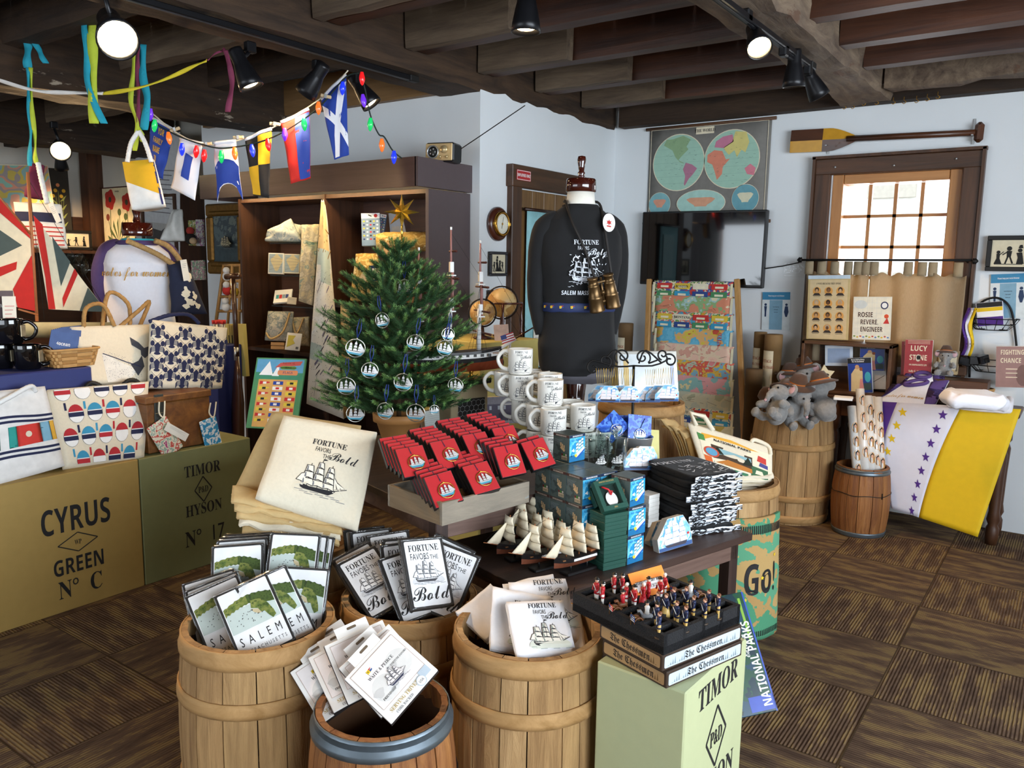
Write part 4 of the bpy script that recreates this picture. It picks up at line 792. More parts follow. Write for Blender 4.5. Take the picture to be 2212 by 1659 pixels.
# ------------------------------------------------------------------ model ships
HULLB = M('1c191a', .4); HULLR = M('7d4630', .5); DECK = WOOD('8a5a34', 'b07d4c', 30, 0, .6, .1); SAILC = M('e9dcc0', .85, var=.04, bump=.1, sc=80); SPAR = M('a8683f', .5)
def smallship(lab, mx):
 t = thing('model_ship', lab, 'model ship', mx, 'small model ships on the low table'); b = MB()
 def hull(z0, z1, k0, k1, mat):
  R_ = []
  for i in range(13):
   x = -.085+.17*i/12; q = (x+.085)/.17; wd = .02*min(1, (1-q)*4.2+.0)**.7*(.75+.25*min(1, q*4)); sh = .008*(abs(q-.45)*2)**2
   R_.append([(x, -wd*k0, z0+sh*.5), (x, -wd*k1, z1+sh), (x, wd*k1, z1+sh), (x, wd*k0, z0+sh*.5)])
  b.loft(R_, mat, (1, 1), False)
 hull(.022, .037, .25, .9, HULLR); hull(.037, .049, .9, 1, HULLB); b.box((-.005, 0, .047), (.14, .03, .003), DECK); b.box((-.055, 0, .052), (.03, .02, .008), SPAR); b.build('hull', t)
 b = MB()
 for sy in (-1, 1): b.box((-.012, sy*.0185, .043), (.085, .004, .007), WHITE, .001)
 b.build('gun_strip', t); b = MB(); b.cyl((.07, 0, .05), (.128, 0, .068), .0018, SPAR, .001); mh = []
 for x, hh in ((-.052, .125), (-.004, .142), (.042, .132)): b.cyl((x, 0, .045), (x, 0, hh), .0022, SPAR, .0013, 6)
 b.build('masts', t); b = MB(); rs = random.Random(4)
 for x, hh in ((-.052, .125), (-.004, .142), (.042, .132)):
  n = 3;
  for i in range(n):
   z0 = .062+(hh-.062)*i/n; z1 = z0+(hh-.062)/n*.94; w0, w1 = .034-.005*i, .031-.006*i
   b.sheet(lambda u, v: (x+.004+.011*sin(pi*u)*sin(pi*(v*.8+.1))+.002*noise.noise((u*4, v*4, x*90)), (u-.5)*2*(w0*(1-v)+w1*v), z0+(z1-z0)*v-.003*sin(pi*u)*(1-v)), 8, 6, SAILC, .0008)
 for a_ in ((.118, .064), (.1, .06)): b.sheet(lambda u, v: (a_[0]*(1-v)+.048*v+(.07-a_[0]+.005)*u*(1-v), .004*sin(pi*u)*(1-v), a_[1]*(1-v)*(1-.1*u)+.12*v), 4, 8, SAILC, .0008)
 b.sheet(lambda u, v: (-.058-.035*u*(1-.3*v), .004*sin(pi*u), .055+.05*v), 4, 4, SAILC, .0008); b.build('sails', t)
 b = MB()
 for x, hh in ((-.052, .125), (-.004, .142), (.042, .132)):
  for sy in (-1, 1):
   for o in (-.012, -.004): b.tube([(x+o, sy*.019, .05), (x, 0, hh*.85)], .0005, HULLB, 3)
 b.tube([(.128, 0, .068), (.042, 0, .125), (-.004, 0, .14)], .0005, HULLB, 3); b.build('rigging', t)
 b = MB(); b.box((-.005, 0, .004), (.11, .036, .008), HULLB, .002)
 for x in (-.035, .025): b.cyl((x, 0, .006), (x, 0, .026), .0025, HULLB)
 b.build('stand', t); b = MB(); b.box((-.005, -.0185, .004), (.04, .0015, .006), BRASS, .0005); b.build('name_plate', t); return t
ship0 = None
for px, py, a, lab in ((1247, 1234, 0, 'model ship with cloth sails at the table edge, nearest the green boxes'), (1180, 1226, -3, 'model ship with cloth sails, second from the green boxes, at the edge'), (1205, 1190, 4, 'model ship with cloth sails behind the two at the table edge'), (1128, 1205, -6, 'model ship with cloth sails, front one at the left'), (1148, 1170, 5, 'model ship with cloth sails at the back left near the red tray')):
 mx = T(*aZ(px, py, ZL)) @ RZ(math.degrees(math.atan2(U.y, U.x))+180+a) @ SX(1.22)
 if ship0 is None: ship0 = smallship(lab, mx)
 else: dup(ship0, mx, lab)
# ------------------------------------------------------------------ green gift boxes
GRN = M('1d4a3e', .5, var=.04, bump=.1, sc=120); m, w, d = zquad((1303, 1234), (1352, 1222), (1264, 1219), ZL); gh = .0275; g0x = None
for i in range(7):
 lab = 'dark green gift box, %s in its stack' % ['bottom one', 'second from the bottom', 'third from the bottom', 'middle one', 'third from the top', 'second from the top', 'topmost'][i]
 mi = m @ T(.001*((i*3) % 4-1.5), .001*((i*5) % 3-1), gh*i)
 if g0x is None:
  g0x = thing('gift_box', lab, 'gift box', mi, 'stacked dark green gift boxes'); MB().box((w/2, d/2, gh*.3), (w, d, gh*.6), GRN, .001).build('base', g0x); MB().box((w/2, d/2, gh*.75), (w+.003, d+.003, gh*.5), GRN, .0015).build('lid', g0x)
 else: dup(g0x, mi, lab)
def jbox(lab, q, front):
 m, w, h = quad(*q); t = thing('gift_box', lab, 'gift box', m, 'green window gift boxes'); b = MB()
 b.box((0, .0125, h*.42), (w, .025, h*.16), GRN, .001); b.box((0, .0125, -h*.42), (w, .025, h*.16), GRN, .001)
 for sx in (-1, 1): b.box((sx*w*.42, .0125, 0), (w*.16, .025, h*.7), GRN, .001)
 b.box((0, .022, 0), (w*.8, .004, h*.8), M('10322a', .8)); b.build('box', t); b = MB(); b.text('NEWPORT COLLECTION', h*.062, GOLD, 0, h*.41, -.0008, SANS, .75); b.text('JHS', h*.075, GOLD, 0, -h*.45, -.0008, SER, .9); b.build('lettering', t)
 b = MB(); b.poly(disc(w*.22, 24, w*.27, 0, 2*pi, (w*.03, -h*.12)), M('e9e7e2', .4), .012, .004); ship(b, w*.02, -h*.18, w*.17, INK, WHITE, None, .0112, None, 1, GREYI, None); b.build('ornament', t)
 b = MB(); b.tube([(-w*.22, .006, h*.3), (-w*.02, .002, h*.16), (w*.04, .008, h*.02)], .0035, M('c8202a', .5), 5); b.tube([(w*.02, .004, h*.12), (w*.12, .006, h*.1), (w*.03, .009, h*.0)], .003, M('c8202a', .5), 5); b.build('ribbon', t)
 MB().box((0, .004, 0), (w*.7, .0008, h*.7), GLASS('ffffff', .03, .15)).build('window', t)
dg = dep(aZ(1300, 1110, ZL+.2))
jbox('green gift box with a window and red ribbon, leaning in front on the green stack', ((1281, 1041), (1334, 1030), (1298, 1107), dg+.04, dg+.08, dg-.01), 1)
jbox('green gift box leaning behind the front windowed one on the green stack', ((1266, 1036), (1314, 1024), (1276, 1098), dg+.10, dg+.14, dg+.05), 0)
# ------------------------------------------------------------------ mini building block boxes
bx, bz = .082, .1; BLUEF = BLOTCH(['2f9fd6', '4db3e3', '74c8ec', '2a93c8', '3aa7da'], 20, .3, 3); DKF = BLOTCH(['56635f', '4a5653', '515e5b', '414c4a', '5a6866'], 12, .3, 3); SLV2 = M('8f98a0', .3)
def blockbox(lab, mx):
 t = thing('block_set_box', lab, 'toy box', mx, 'boxed mini building block ships'); MB().box((bx/2, bx/2, bz/2), (bx, bx, bz), DKF, .001).build('carton', t)
 b = MB(); b.poly(rect(bx/2, bz*.45, bx*.98, bz*.87), BLUEF, -.0006); b.poly(rect(bx/2, bz*.94, bx*.98, bz*.09), M('1c2a4a', .4), -.0006); b.text('MINI BUILDING BLOCKS', bz*.07, WHITE, bx/2, bz*.915, -.0012, SANS, .62)
 b.poly([(.001, .001), (bx-.001, .001), (bx-.001, bz*.3), (.001, bz*.24)], M('1f6fa0', .4), -.0009); b.poly([(bx*.4, bz*.2), (bx*.95, bz*.46), (bx*.97, bz*.36), (bx*.5, bz*.08)], M('2458a8', .4), -.0014)
 b.poly([(bx*.34, bz*.26), (bx*.9, bz*.52), (bx*.96, bz*.44), (bx*.46, bz*.16)], M('e9edf0', .4), -.0018); b.poly([(bx*.3, bz*.24), (bx*.44, bz*.3), (bx*.5, bz*.19), (bx*.4, bz*.16)], YEL, -.002)
 for i, (x, z) in enumerate(((.48, .34), (.64, .44), (.8, .5))):
  for j in range(3): b.poly([(bx*(x-.07), bz*(z+.12*j)), (bx*(x+.07), bz*(z+.03+.12*j)), (bx*(x+.05), bz*(z+.12+.12*j)), (bx*(x-.06), bz*(z+.09+.12*j))], M('eef3f6', .4), -.0018); b.line((bx*(x-.06), bz*(z+.09+.12*j)), (bx*(x+.06), bz*(z+.12+.12*j)), .002, INK, -.0022)
 b.poly([(bx*.12, bz*.42), (bx*.3, bz*.36), (bx*.28, bz*.5)], WHITE, -.0018); b.text('Tall Ship', bz*.12, M('1c6fb2', .5), bx*.34, bz*.76, -.0012, SCR, .8); b.text('380', bz*.08, INK, bx*.13, bz*.2, -.0014, SANS, .7); b.build('front_print', t)
 X = frame((0, bx/2, 0), (0, -1, 0), (0, 0, 1)); b = MB(X); b.poly(rect(0, bz*.94, bx*.98, bz*.09), M('4a2f2a', .4), -.0006); b.text('MINI BUILDING BLOCKS', bz*.07, M('cfc6b6', .5), 0, bz*.915, -.001, SANS, .62)
 TN = M('d4b183', .5); b.poly([(-bx*.05, bz*.48), (bx*.2, bz*.36), (bx*.26, bz*.44), (0, bz*.56)], TN, -.0009)
 for i in range(3): b.poly(rect(-.01*bx+.1*bx*i, bz*(.62-.04*i), bx*.07, bz*.13), TN, -.001)
 b.poly(rect(bx*.22, bz*.14, bx*.34, bz*.14), M('cdb795', .5), -.0009)
 for i in range(8): b.poly(rect(bx*(.09+.037*i), bz*.13, bx*.015, bz*.09), INK, -.0012)
 for i, c in enumerate(('7a2f2a', '4d8a35', 'cfc6b6')): b.poly(disc(bx*.05, 10, None, 0, 2*pi, (bx*(.08+.12*i), bz*.26)), M(c, .5), -.001)
 for i in range(6): b.line((-bx*.42, bz*(.78-.035*i)), (bx*(.1-.05*(i % 3)), bz*(.78-.035*i)), .0008, M('8d979c', .5), -.0009)
 b.build('side_print', t); return t
q = aZ(1259, 1032, ZL+3*bz); org = (Vector((q.x, q.y, 0))-L0); s0, t0 = org.dot(U), org.dot(V); blk = None
LV = ['bottom layer', 'middle layer', 'top layer']; CLN = ['nearest the green boxes', 'second along', 'third along, by the red tray']
def placeblk(s, tt, z, lab, rz=0):
 global blk
 mx = TM @ T(s, tt, z) @ RZ(rz)
 if blk is None: blk = blockbox(lab, mx)
 else: dup(blk, mx, lab)
for l in range(3):
 for j in range(3):
  placeblk(s0, t0+j*(bx+.0015), ZL+l*(bz+.0006), 'dark block set box, front column, %s, %s' % (CLN[j], LV[l])); placeblk(s0+bx+.0015, t0+j*(bx+.0015), ZL+l*(bz+.0006), 'dark block set box, back column, %s, %s' % (CLN[j], LV[l]))
p = aZ(1229, 1000, ZL+3*bz+.002); o = Vector((p.x, p.y, 0))-L0; placeblk(o.dot(U), o.dot(V), ZL+3*bz+.002, 'single block set box with blue ship front standing on top of the block pile', 4)
p = aZ(1354, 1221, ZL)
for i in range(3):
 p2 = p if i < 2 else p+Vector((0, .004, 0)); o = Vector((p2.x, p2.y, 0))-L0
 placeblk(o.dot(U), o.dot(V), ZL+i*(bz+.0006), 'blue-fronted block set box, %s of the three stacked beside the green boxes' % ['bottom', 'middle', 'top'][i], (2, -1, 6)[i])
# ------------------------------------------------------------------ ship-shaped wooden blocks
SKYB = BLOTCH(['6fb2e6', '8cc4ee', 'd9ecf8', '5ba3de', 'a9d4f2'], 22, .4, 4); SHB = M('2b4f86', .5); PKS = M('e9dedd', .6)
def shipblock(name, lab, cat, mx, s, th, grp, plain=None):
 t = thing(name, lab, cat, mx, grp); O = [(-.62*s, 0), (.62*s, 0), (.62*s, .5*s), (.42*s, .86*s), (-.16*s, .86*s), (-.62*s, .36*s)]
 MB().poly(O, plain or M('e8e5df', .6), 0, th).build('block', t); b = MB(); b.poly([(a*.985, .004*s+c*.985) for a, c in O], SKYB, -.0006); b.poly([(-.61*s, .004*s), (.61*s, .004*s), (.61*s, .12*s), (-.61*s, .1*s)], SHB, -.001)
 b.poly([(-.4*s, .14*s), (-.3*s, .07*s), (.36*s, .06*s), (.44*s, .15*s)], M('3a3440', .6), -.0014)
 for mx_, hh, n in ((-.22, .62, 3), (.06, .8, 4), (.3, .7, 4)):
  for i in range(n): q = (hh-.15)/n; z = .15+q*i; wq = .15-.022*i; b.poly([((mx_-wq)*s, z*s), ((mx_+wq)*s, (z+.012)*s), ((mx_+wq*.85)*s, (z+q*.93)*s), ((mx_-wq*.85)*s, (z+q*.9)*s)], PKS, -.0016-.0002*i); b.line(((mx_-wq)*s, z*s), ((mx_+wq)*s, (z+.012)*s), .008*s, GREYI, -.0026)
 for i in range(2): b.poly([((-.56+.1*i)*s, (.16+.02*i)*s), ((-.4+.08*i)*s, .19*s), (-.24*s, (.6-.1*i)*s)], PKS, -.0015)
 b.poly([(.47*s, .3*s), (.55*s, .31*s), (.54*s, .37*s), (.46*s, .36*s)], REDC, -.0018); b.build('printed_face', t); return t
def at_block(q, grp, lab, th=.03, name='wooden_block', cat='souvenir block', plain=None, s=None):
 m, w, h = quad(*q); m.translation -= Vector(m.col[2][:3])*(h/2); s = s or w/1.24; return shipblock(name, lab, cat, m, s, th, grp, plain)
dq = dep(aZ(1450, 1190, ZL)); sb = 'ship-shaped picture blocks'
at_block(((1415, 1132), (1487, 1112), (1415, 1198), dq-.03, dq+.05, dq-.04), sb, 'ship picture block at the front edge of the low table, with white side')
at_block(((1395, 1132), (1459, 1114), (1397, 1196), dq+.05, dq+.12, dq+.03), sb, 'ship picture block half hidden behind the one at the table edge')
p = aZ(1385, 1020, ZH); dq = dep(p)
at_block(((1346, 962), (1408, 962), (1346, 1016), dq-.02, dq+.02, dq-.03), sb, 'ship picture block standing beside the drinking glasses')
at_block(((1360, 953), (1420, 955), (1362, 1010), dq+.05, dq+.09, dq+.04), sb, 'ship picture block right behind the one beside the glasses')
m, w, d = zquad((1400, 1140), (1424, 1133), (1375, 1120), ZL)
for i in range(8): one(MB().box((.03, .03, .008), (.062, .06, .0155), M('efece6', .5), .001), 'small_box', 'flat white box, %s of the pile behind ship blocks' % ['bottom', 'second', 'third', 'fourth', 'fifth', 'sixth', 'seventh', 'topmost'][i], 'box', m @ T(.001*(i % 3), 0, .016*i), 'small white boxes')
# ================================================================== shirts, mugs, glasses and packs on the tables
BLK = M('0f0f11', .9, var=.2, sc=40, bump=.2, sheen=.08); WPR = M('dfe3ea', .8)
m, w, d = zquad((1484, 1158), (1592, 1141), (1392, 1108), ZL); th = .0255; n = 9
PR = BLOTCH(['17171a', 'e4e8ef', 'dfe4ec', '1a1a1d', 'c9d0da', '121214'], 26, .85, 6, 0, (.5, 2, 2))
for i in range(n):
 t = thing('folded_shirt', 'folded black T-shirt with white ship print, %s of the stack' % ['bottom one', 'second', 'third', 'fourth', 'middle one', 'sixth', 'seventh', 'eighth', 'topmost'][i], 'shirt', m @ T(.004*((i*3) % 5-2), .006*((i*7) % 4-1.5), th*i) @ RZ(((i*5) % 7-3)*.9), 'folded black shirts on the low table')
 b = MB(); rings = []; rs = random.Random(i)
 for j in range(9):
  q = j/8; z = th*(.5-.5*cos(pi*q)); ins = .012*(1-sin(pi*q))
  rings.append([((w/2)+(w/2-ins)*sg(c)*abs(c)**.35+.006*noise.noise((c*3, q*3, i)), d/2+(d/2-ins)*sg(s_)*abs(s_)**.35+.006*noise.noise((s_*3, q*3, i+9)), z+.004*noise.noise((c*2, s_*2, i))) for c, s_ in [(cos(2*pi*a/40), sin(2*pi*a/40)) for a in range(40)]]) if False else rings.append([((w/2)+(w/2-ins)*math.copysign(abs(c)**.35, c)+.006*noise.noise((c*3, q*3, i)), d/2+(d/2-ins)*math.copysign(abs(s_)**.35, s_)+.006*noise.noise((s_*3, q*3, i+9)), z+.004*noise.noise((c*2, s_*2, i))) for c, s_ in [(cos(2*pi*a/40), sin(2*pi*a/40)) for a in range(40)]])
 b.loft(rings, BLK); b.build('cloth', t)
 b = MB()       # the printed fold along the front and right-hand edge
 for k_ in range(2):
  z0 = th*(.08+.45*k_); b.sheet(lambda u, v: (w*(.02+.99*u)+.004*sin(u*9+i), -.004-.003*noise.noise((u*14, v*3, i+k_*5)), z0+th*(.38+.1*noise.noise((u*8, i, k_)))*v+.004*noise.noise((u*6, i, 3))), 26, 3, PR, .001)
 b.build('print', t)
b = MB(m @ T(0, 0, th*n+.003)); b.text('FORTUNE', .05, WPR, w*.3, .0, 0, SER, .8, T(0, d*.62, 0) @ RX(-90)); q = random.Random(5)
for i in range(40):
 x, y = q.uniform(.15, .98)*w, q.uniform(.02, .5)*d; b.line((x, y), (x+q.uniform(-.03, .04), y+q.uniform(.005, .03)), q.uniform(.002, .006), WPR, -.0004, RX(-90) @ SX(1, 1, 1))
b.M = Matrix(); o = b.build('ship_print'); o.parent = t; o.matrix_parent_inverse = t.matrix_world.inverted()
# ------------------------------------------------------------------ mugs
CER = M('efebe2', .18, var=.015, coat=.4); mr, mhh = .0555, .114
def mug(name, lab, cer, mx, grp, art=True, R=mr, H=mhh):
 t = thing(name, lab, 'mug', mx, grp); b = MB(); b.lathe([(R*.4, .002), (R*.86, 0), (R*.93, .006), (R*.93, .011), (R, .014), (R, H-.004), (R*.985, H), (R*.93, H-.003), (R*.92, .012), (.002, .009)], cer, 32, None, (1, 0)); b.build('body', t)
 b = MB(); pts = [(-R*.96, 0, H*.87), (-R*1.35, 0, H*.88), (-R*1.78, 0, H*.68), (-R*1.82, 0, H*.45), (-R*1.5, 0, H*.22), (-R*.95, 0, H*.15)]; b.tube(rope(pts, 0, 22), lambda q: .0085+.003*(abs(q-.5)*2)**3, cer, 9); b.build('handle', t)
 if art:
  b = MB(); wf = lambda x, z, l: ((R+.0003+l*.6)*cos(-pi/2+.3+x/R), (R+.0003+l*.6)*sin(-pi/2+.3+x/R), z)
  fortune(b, 0, H*.52, H*.36, M('1d2430', .4), wf, -.0004, None, CER, 0, M('d4d3cf', .4), GREYI); b.build('print', t)
 return t
RIM = [(1124.6, 752.5, 3, 'single mug on the very top of the mug pyramid'), (1093.5, 801, 2, 'mug in the upper tier, back left with its handle outwards'), (1126, 808, 2, 'mug in the upper tier under the top mug, front left'), (1164, 799, 2, 'mug in the upper tier at the back, only its rim showing'), (1189, 806, 2, 'mug in the upper tier half hidden behind the right front one'), (1189.5, 819, 2, 'mug in the upper tier, front right, ship print fully visible'),
 (1131, 858, 1, 'mug under the upper left one, beside the house boxes'), (1164, 871, 1, 'mug in the second tier at the left, turned away'), (1196, 881, 1, 'mug in the second tier, front one with full ship print'), (1234, 865, 1, 'mug in the second tier at the back right, only rim showing'), (1260, 873.5, 1, 'mug in the second tier at the far right with full print'), (1164, 928, 0, 'mug in the bottom tier at the left, handle over the red boxes'), (1196, 938, 0, 'mug in the bottom tier behind the red boxes'), (1230, 932, 0, 'mug in the bottom tier behind the single block box'), (1262, 930, 0, 'mug in the bottom tier under the far right one'), (1297, 929, 0, 'mug standing low behind the drinking glasses')]
mug0 = None
for px, py, lv, lab in RIM:
 z = ZH+mhh*lv+.001; p = aZ(px, py, z+mhh); mx = T(p.x, p.y, z) @ RZ(35.5-12)
 if mug0 is None: mug0 = mug('mug', lab, CER, mx, 'white ship mugs stacked in a pyramid')
 else: dup(mug0, mx, lab)
# ------------------------------------------------------------------ drinking glasses, bucket of ornament packs
GLS = GLASS('f2f7f6', .02, .4)
def pint(lab, p):
 t = thing('drinking_glass', lab, 'glass', p, 'clear drinking glasses'); R, H = .046, .15
 MB().lathe([(.036, 0), (.037, .002), (R, H), (R-.0025, H), (.034, .012), (.002, .01)], GLS, 32, None, (1, 0)).build('glass', t)
 b = MB(); wf = lambda x, z, l: ((.037+(R-.037)*z/H+.0006)*cos(-pi/2+x/R), (.037+(R-.037)*z/H+.0006)*sin(-pi/2+x/R), z); fortune(b, 0, H*.5, .03, INK, wf, -.0005, None, WHITE, 0, None); b.build('print', t); return t
p = aZ(1330, 1022, ZH); g1 = pint('clear drinking glass in front, printed Fortune, beside the ship block', T(*p) @ RZ(35)); p = aZ(1291, 1024, ZH); dup(g1, T(*p) @ RZ(50), 'clear drinking glass left of the front one, by the block boxes'); p = aZ(1310, 1003, ZH); dup(g1, T(*p) @ RZ(20), 'clear drinking glass behind the other two')
pb = aZ(1366, 988, ZH); t = thing('metal_bucket', 'small steel bucket holding the blue ornament packs', 'bucket', pb); b = MB(); b.lathe([(.001, .003), (.07, .003), (.085, .095), (.088, .098), (.086, .1), (.082, .096), (.068, .006)], STEEL, 32, None, (0, 0), True, 1.05, .8); b.build('bucket', t)
SKYD = BLOTCH(['2450c0', '2f62d0', '5c8fe6', '1f48b0', '3a70d8', 'cfe0f8'], 18, .4, 4)
def pack(lab, q):
 m, w, h = quad(*q); t = thing('ornament_pack', lab, 'ornament', m, 'blue packs with a silver ship'); MB().box((0, .003, 0), (w, .005, h), SKYD, .0008).build('card', t)
 b = MB(); ornament(b, w*.24, T(0, -.004, -h*.22), 'd9d9dc'); b.build('ornament', t); b = MB(); b.tube([(0, -.003, -h*.02), (w*.1, -.003, h*.2), (w*.2, -.002, h*.38)], .0014, NAVYR, 4); b.build('cord', t); return t
dq = dep(pb)
pack('blue sky ornament pack standing straight at the right of the bucket', ((1358, 894), (1408, 899), (1357, 953), dq-.02, dq+.01, dq-.04)); pack('blue sky ornament pack turned on its corner at the left of the bucket', ((1287, 922), (1326, 885), (1317, 962), dq-.02, dq, dq-.04)); pack('blue sky ornament pack behind the other two in the bucket', ((1322, 897), (1364, 897), (1326, 953), dq+.04, dq+.05, dq+.02))
m, w, h = quad((1405, 928), (1424, 929), (1405, 998), dq+.03, dq+.05, dq+.01); one(MB().box((0, .004, 0), (w, .008, h), M('d8cf86', .6), .001), 'card', 'pale yellow card standing beside the bucket of packs', 'card', m)
# ------------------------------------------------------------------ barrel behind, silver box and scroll rack of bookmarks
RB1 = aD(1384, 905, 4.1); t = barrel('tall barrel behind the mugs, under the scroll rack', (RB1.x, RB1.y, 0), .21, .225, .93, [(.905, .05), (.62, .045), (.3, .045)], depth=.03)
m, w, h = quad((1332, 758), (1462, 757), (1334, 853), 3.98, 4.05, 3.96); t = thing('picture_box', 'shiny silver picture box standing on the barrel behind the scroll rack', 'box', m); MB().box((0, .05, 0), (w, .1, h), M('b6b4ac', .15, .55), .004).build('box', t); b = MB(); b.poly(rect(0, 0, w*.9, h*.84), M('dfe7ea', .08), -.0008); b.poly(rect(-w*.36, 0, w*.08, h*.6), M('c9a95a', .3), -.0014); b.poly(rect(w*.4, -h*.1, w*.06, h*.6), M('9aa6c2', .3), -.0014); b.build('front', t)
dr = 3.62; pr = aD(1365, 935, dr); zt = pr.z; rk = thing('bookmark_rack', 'black wrought-iron scroll rack with hanging ship bookmarks', 'rack', (pr.x, pr.y, ZH)); rx = Matrix.Translation(-Vector((pr.x, pr.y, ZH)))
def rp(x, y, dd=0): return tuple(rx @ aD(x, y, dr+dd))
b = MB(); b.tube([rp(1363, 985), rp(1366, 920), rp(1368, 830), rp(1369, 790)], .006, IRON, 8); b.lathe([(.07, 0), (.07, .006), (.01, .012)], IRON, 20); b.build('pole', rk)
def spiral(cx, cy, r, a0, turns, sg): return [(cx+r*(1-.8*i/20)*cos(a0+sg*turns*2*pi*i/20), cy+r*(1-.8*i/20)*sin(a0+sg*turns*2*pi*i/20)) for i in range(21)]
for pts in (spiral(1282, 795, 16, -1.5, 1.1, -1)[::-1]+[(1300, 783), (1335, 792), (1369, 790)], [(1369, 790), (1410, 790), (1440, 778)]+spiral(1447, 779, 15, -2.2, 1.2, 1), spiral(1345, 770, 18, 2.2, 1.3, 1), spiral(1388, 772, 18, .8, 1.3, -1)[::-1]+[(1420, 778)], spiral(1306, 780, 17, 1.5, 1.0, -1), spiral(1432, 766, 12, 1.8, 1.2, 1), [(1358, 785), (1330, 756), (1310, 775)], [(1380, 785), (1395, 757), (1430, 785)]):
 b = MB(); b.tube(rope([rp(*q) for q in pts], 0, len(pts)*2), .0042, IRON, 6); b.build('scroll', rk)
STRG = M('d9b85c', .35, .5)
tagp = None
TAGS = [(1313, 847, -.05, 'front bookmark at the left of the rack'), (1356, 848, 0, 'middle bookmark of the rack, ship fully shown'), (1402, 848, .05, 'bookmark third from the left on the rack'), (1441, 845, -.02, 'bookmark at the right end of the rack'), (1296, 846, .03, 'pale bookmark behind at the far left of the rack'), (1336, 846, .06, 'bookmark partly hidden between the left and middle ones'), (1420, 846, .04, 'bookmark partly hidden left of the right end')]
for i, (px, py, dd, lab) in enumerate(TAGS):
 p = aD(px, py, dr-.03+dd); m = frame(p-Vector((0, 0, .045)), CR-CR.z*Vector((0, 0, 1)), (0, 0, 1)) @ RZ((i*7) % 9-4)
 if tagp is None:
  tagp = shipblock('bookmark', lab, 'bookmark', m, .085, .003, 'ship bookmarks hanging on the scroll rack'); b = MB()
  for j in range(5): b.tube([(-.012+.007*j, -.001, .078), (-.02+.011*j, .004, .15)], .0011, STRG, 4)
  b.build('tassel', tagp)
 else: dup(tagp, m, lab)
# ------------------------------------------------------------------ house-shaped gift boxes
HGR = M('6e6a80', .6); HRF = M('a9a8b4', .7, var=.1, sc=90); HW = M('dfe9f5', .5); SIDEC = M('cfc4b4', .7)
def housebox(lab, q, kind=0, dd=.06):
 m, w, h = quad(*q); t = thing('house_box', lab, 'gift box', m, 'grey house boxes'); MB().box((0, dd/2, 0), (w, dd, h), SIDEC, .001).build('box', t); b = MB()
 if kind: b.poly(rect(0, 0, w*.98, h*.97), M('d5d8d2', .7), -.0006); [b.line((-w*.48, h*(-.4+.1*i)), (w*.48, h*(-.4+.1*i)), .001, M('9aa39c', .7), -.001) for i in range(9)]
 else:
  b.poly(rect(0, -h*.12, w*.98, h*.7), HGR, -.0006); b.poly(rect(0, h*.36, w*.98, h*.26), HRF, -.0008); b.poly(rect(0, -h*.45, w*.98, h*.09), M('b9bccc', .7), -.0009)
  for x, z in ((-.36, .1), (-.1, .1), (.08, .1), (.34, .1), (-.36, -.2), (.42, -.17)): b.poly(rect(w*x, h*z, w*.07, h*.14), HW, -.001)
  b.poly(rect(-w*.05, -h*.22, w*.12, h*.26), M('57536a', .6), -.001); b.poly(rect(w*.2, -h*.22, w*.12, h*.26), M('615d74', .6), -.001); b.poly(rect(w*.17, h*.21, w*.4, h*.05), WHITE, -.0012)
  for x in (-.48, -.25, -.02, .2, .42): b.poly(rect(w*x, -h*.4, w*.018, h*.14), WHITE, -.0014)
  b.poly(rect(0, -h*.4, w*.96, h*.018), WHITE, -.0013)
 b.build('printed_front', t); return t
dq = dep(aZ(1080, 925, ZH))
housebox('grey house-shaped gift box, right one beside the mugs', ((1049, 858), (1118, 855), (1047, 918), dq-.02, dq+.06, dq-.02)); housebox('grey house-shaped gift box left of the one beside the mugs', ((975, 863), (1044, 858), (971, 930), dq-.08, dq-.01, dq-.08)); housebox('white boarded gift box next to the flower pot', ((914, 889), (969, 880), (912, 934), dq-.16, dq-.10, dq-.16), 1)
housebox('grey house-shaped gift box behind, half hidden by the tree branches', ((950, 828), (1000, 822), (950, 900), dq+.14, dq+.2, dq+.14))
# ================================================================== little tree
PT = aZ(862, 948, ZH); POT = M('b07b45', .6, var=.08, sc=12, bump=.1); kt = dep(PT)/FPX
t = thing('potted_tree', 'small artificial Christmas tree in a tan clay pot', 'christmas tree', PT); R = 56*kt
MB().lathe([(R*.62, 0), (R*.66, .004), (R*.86, .088), (R*.98, .09), (R*1.0, .128), (R*.9, .13), (R*.84, .1), (.01, .098)], POT, 36, None, (1, 0)).build('pot', t)
TH = 400*kt; z0 = .13; MB().cyl((0, 0, .08), (0, 0, z0+TH*.9), .012, M('4a3620', .9), .004, 8).build('trunk', t)
NG = [M('2a4a2a', .6), M('3c6638', .6), M('6d9450', .55)]; rs = random.Random(21); b = MB(); NV = {0: [], 1: [], 2: []}; NF = {0: [], 1: [], 2: []}
def twig(a, d, L, up):
 n = max(5, int(L/.0052)); p = Vector(a); d = Vector(d).normalized()
 for i in range(n):
  q = i/n; p = p+d*(L/n); d = (d+Vector((0, 0, up*.5/n))).normalized(); sd = d.cross(Vector((0, 0, 1))).normalized(); w = sd.cross(d)
  for j in range(6):
   an = 2*pi*(j+rs.random()*.8)/6; o = sd*cos(an)+w*sin(an); nl = .021*(1-.35*q)*rs.uniform(.8, 1.15); e = p+(o*.72+d*.85)*nl; wd = d.cross(o)*.0011; c = 2 if q > .78 and rs.random() < .8 else rs.choice((0, 0, 1)); bb = len(NV[c])
   NV[c] += [p-wd, p+wd, e+wd*.4, e-wd*.4]; NF[c].append((bb, bb+1, bb+2, bb+3))
lv = 15
def treer(q): return 150*kt*min(1, (1-q)/.6)**.62*(1 if q < .72 else .55)+.02
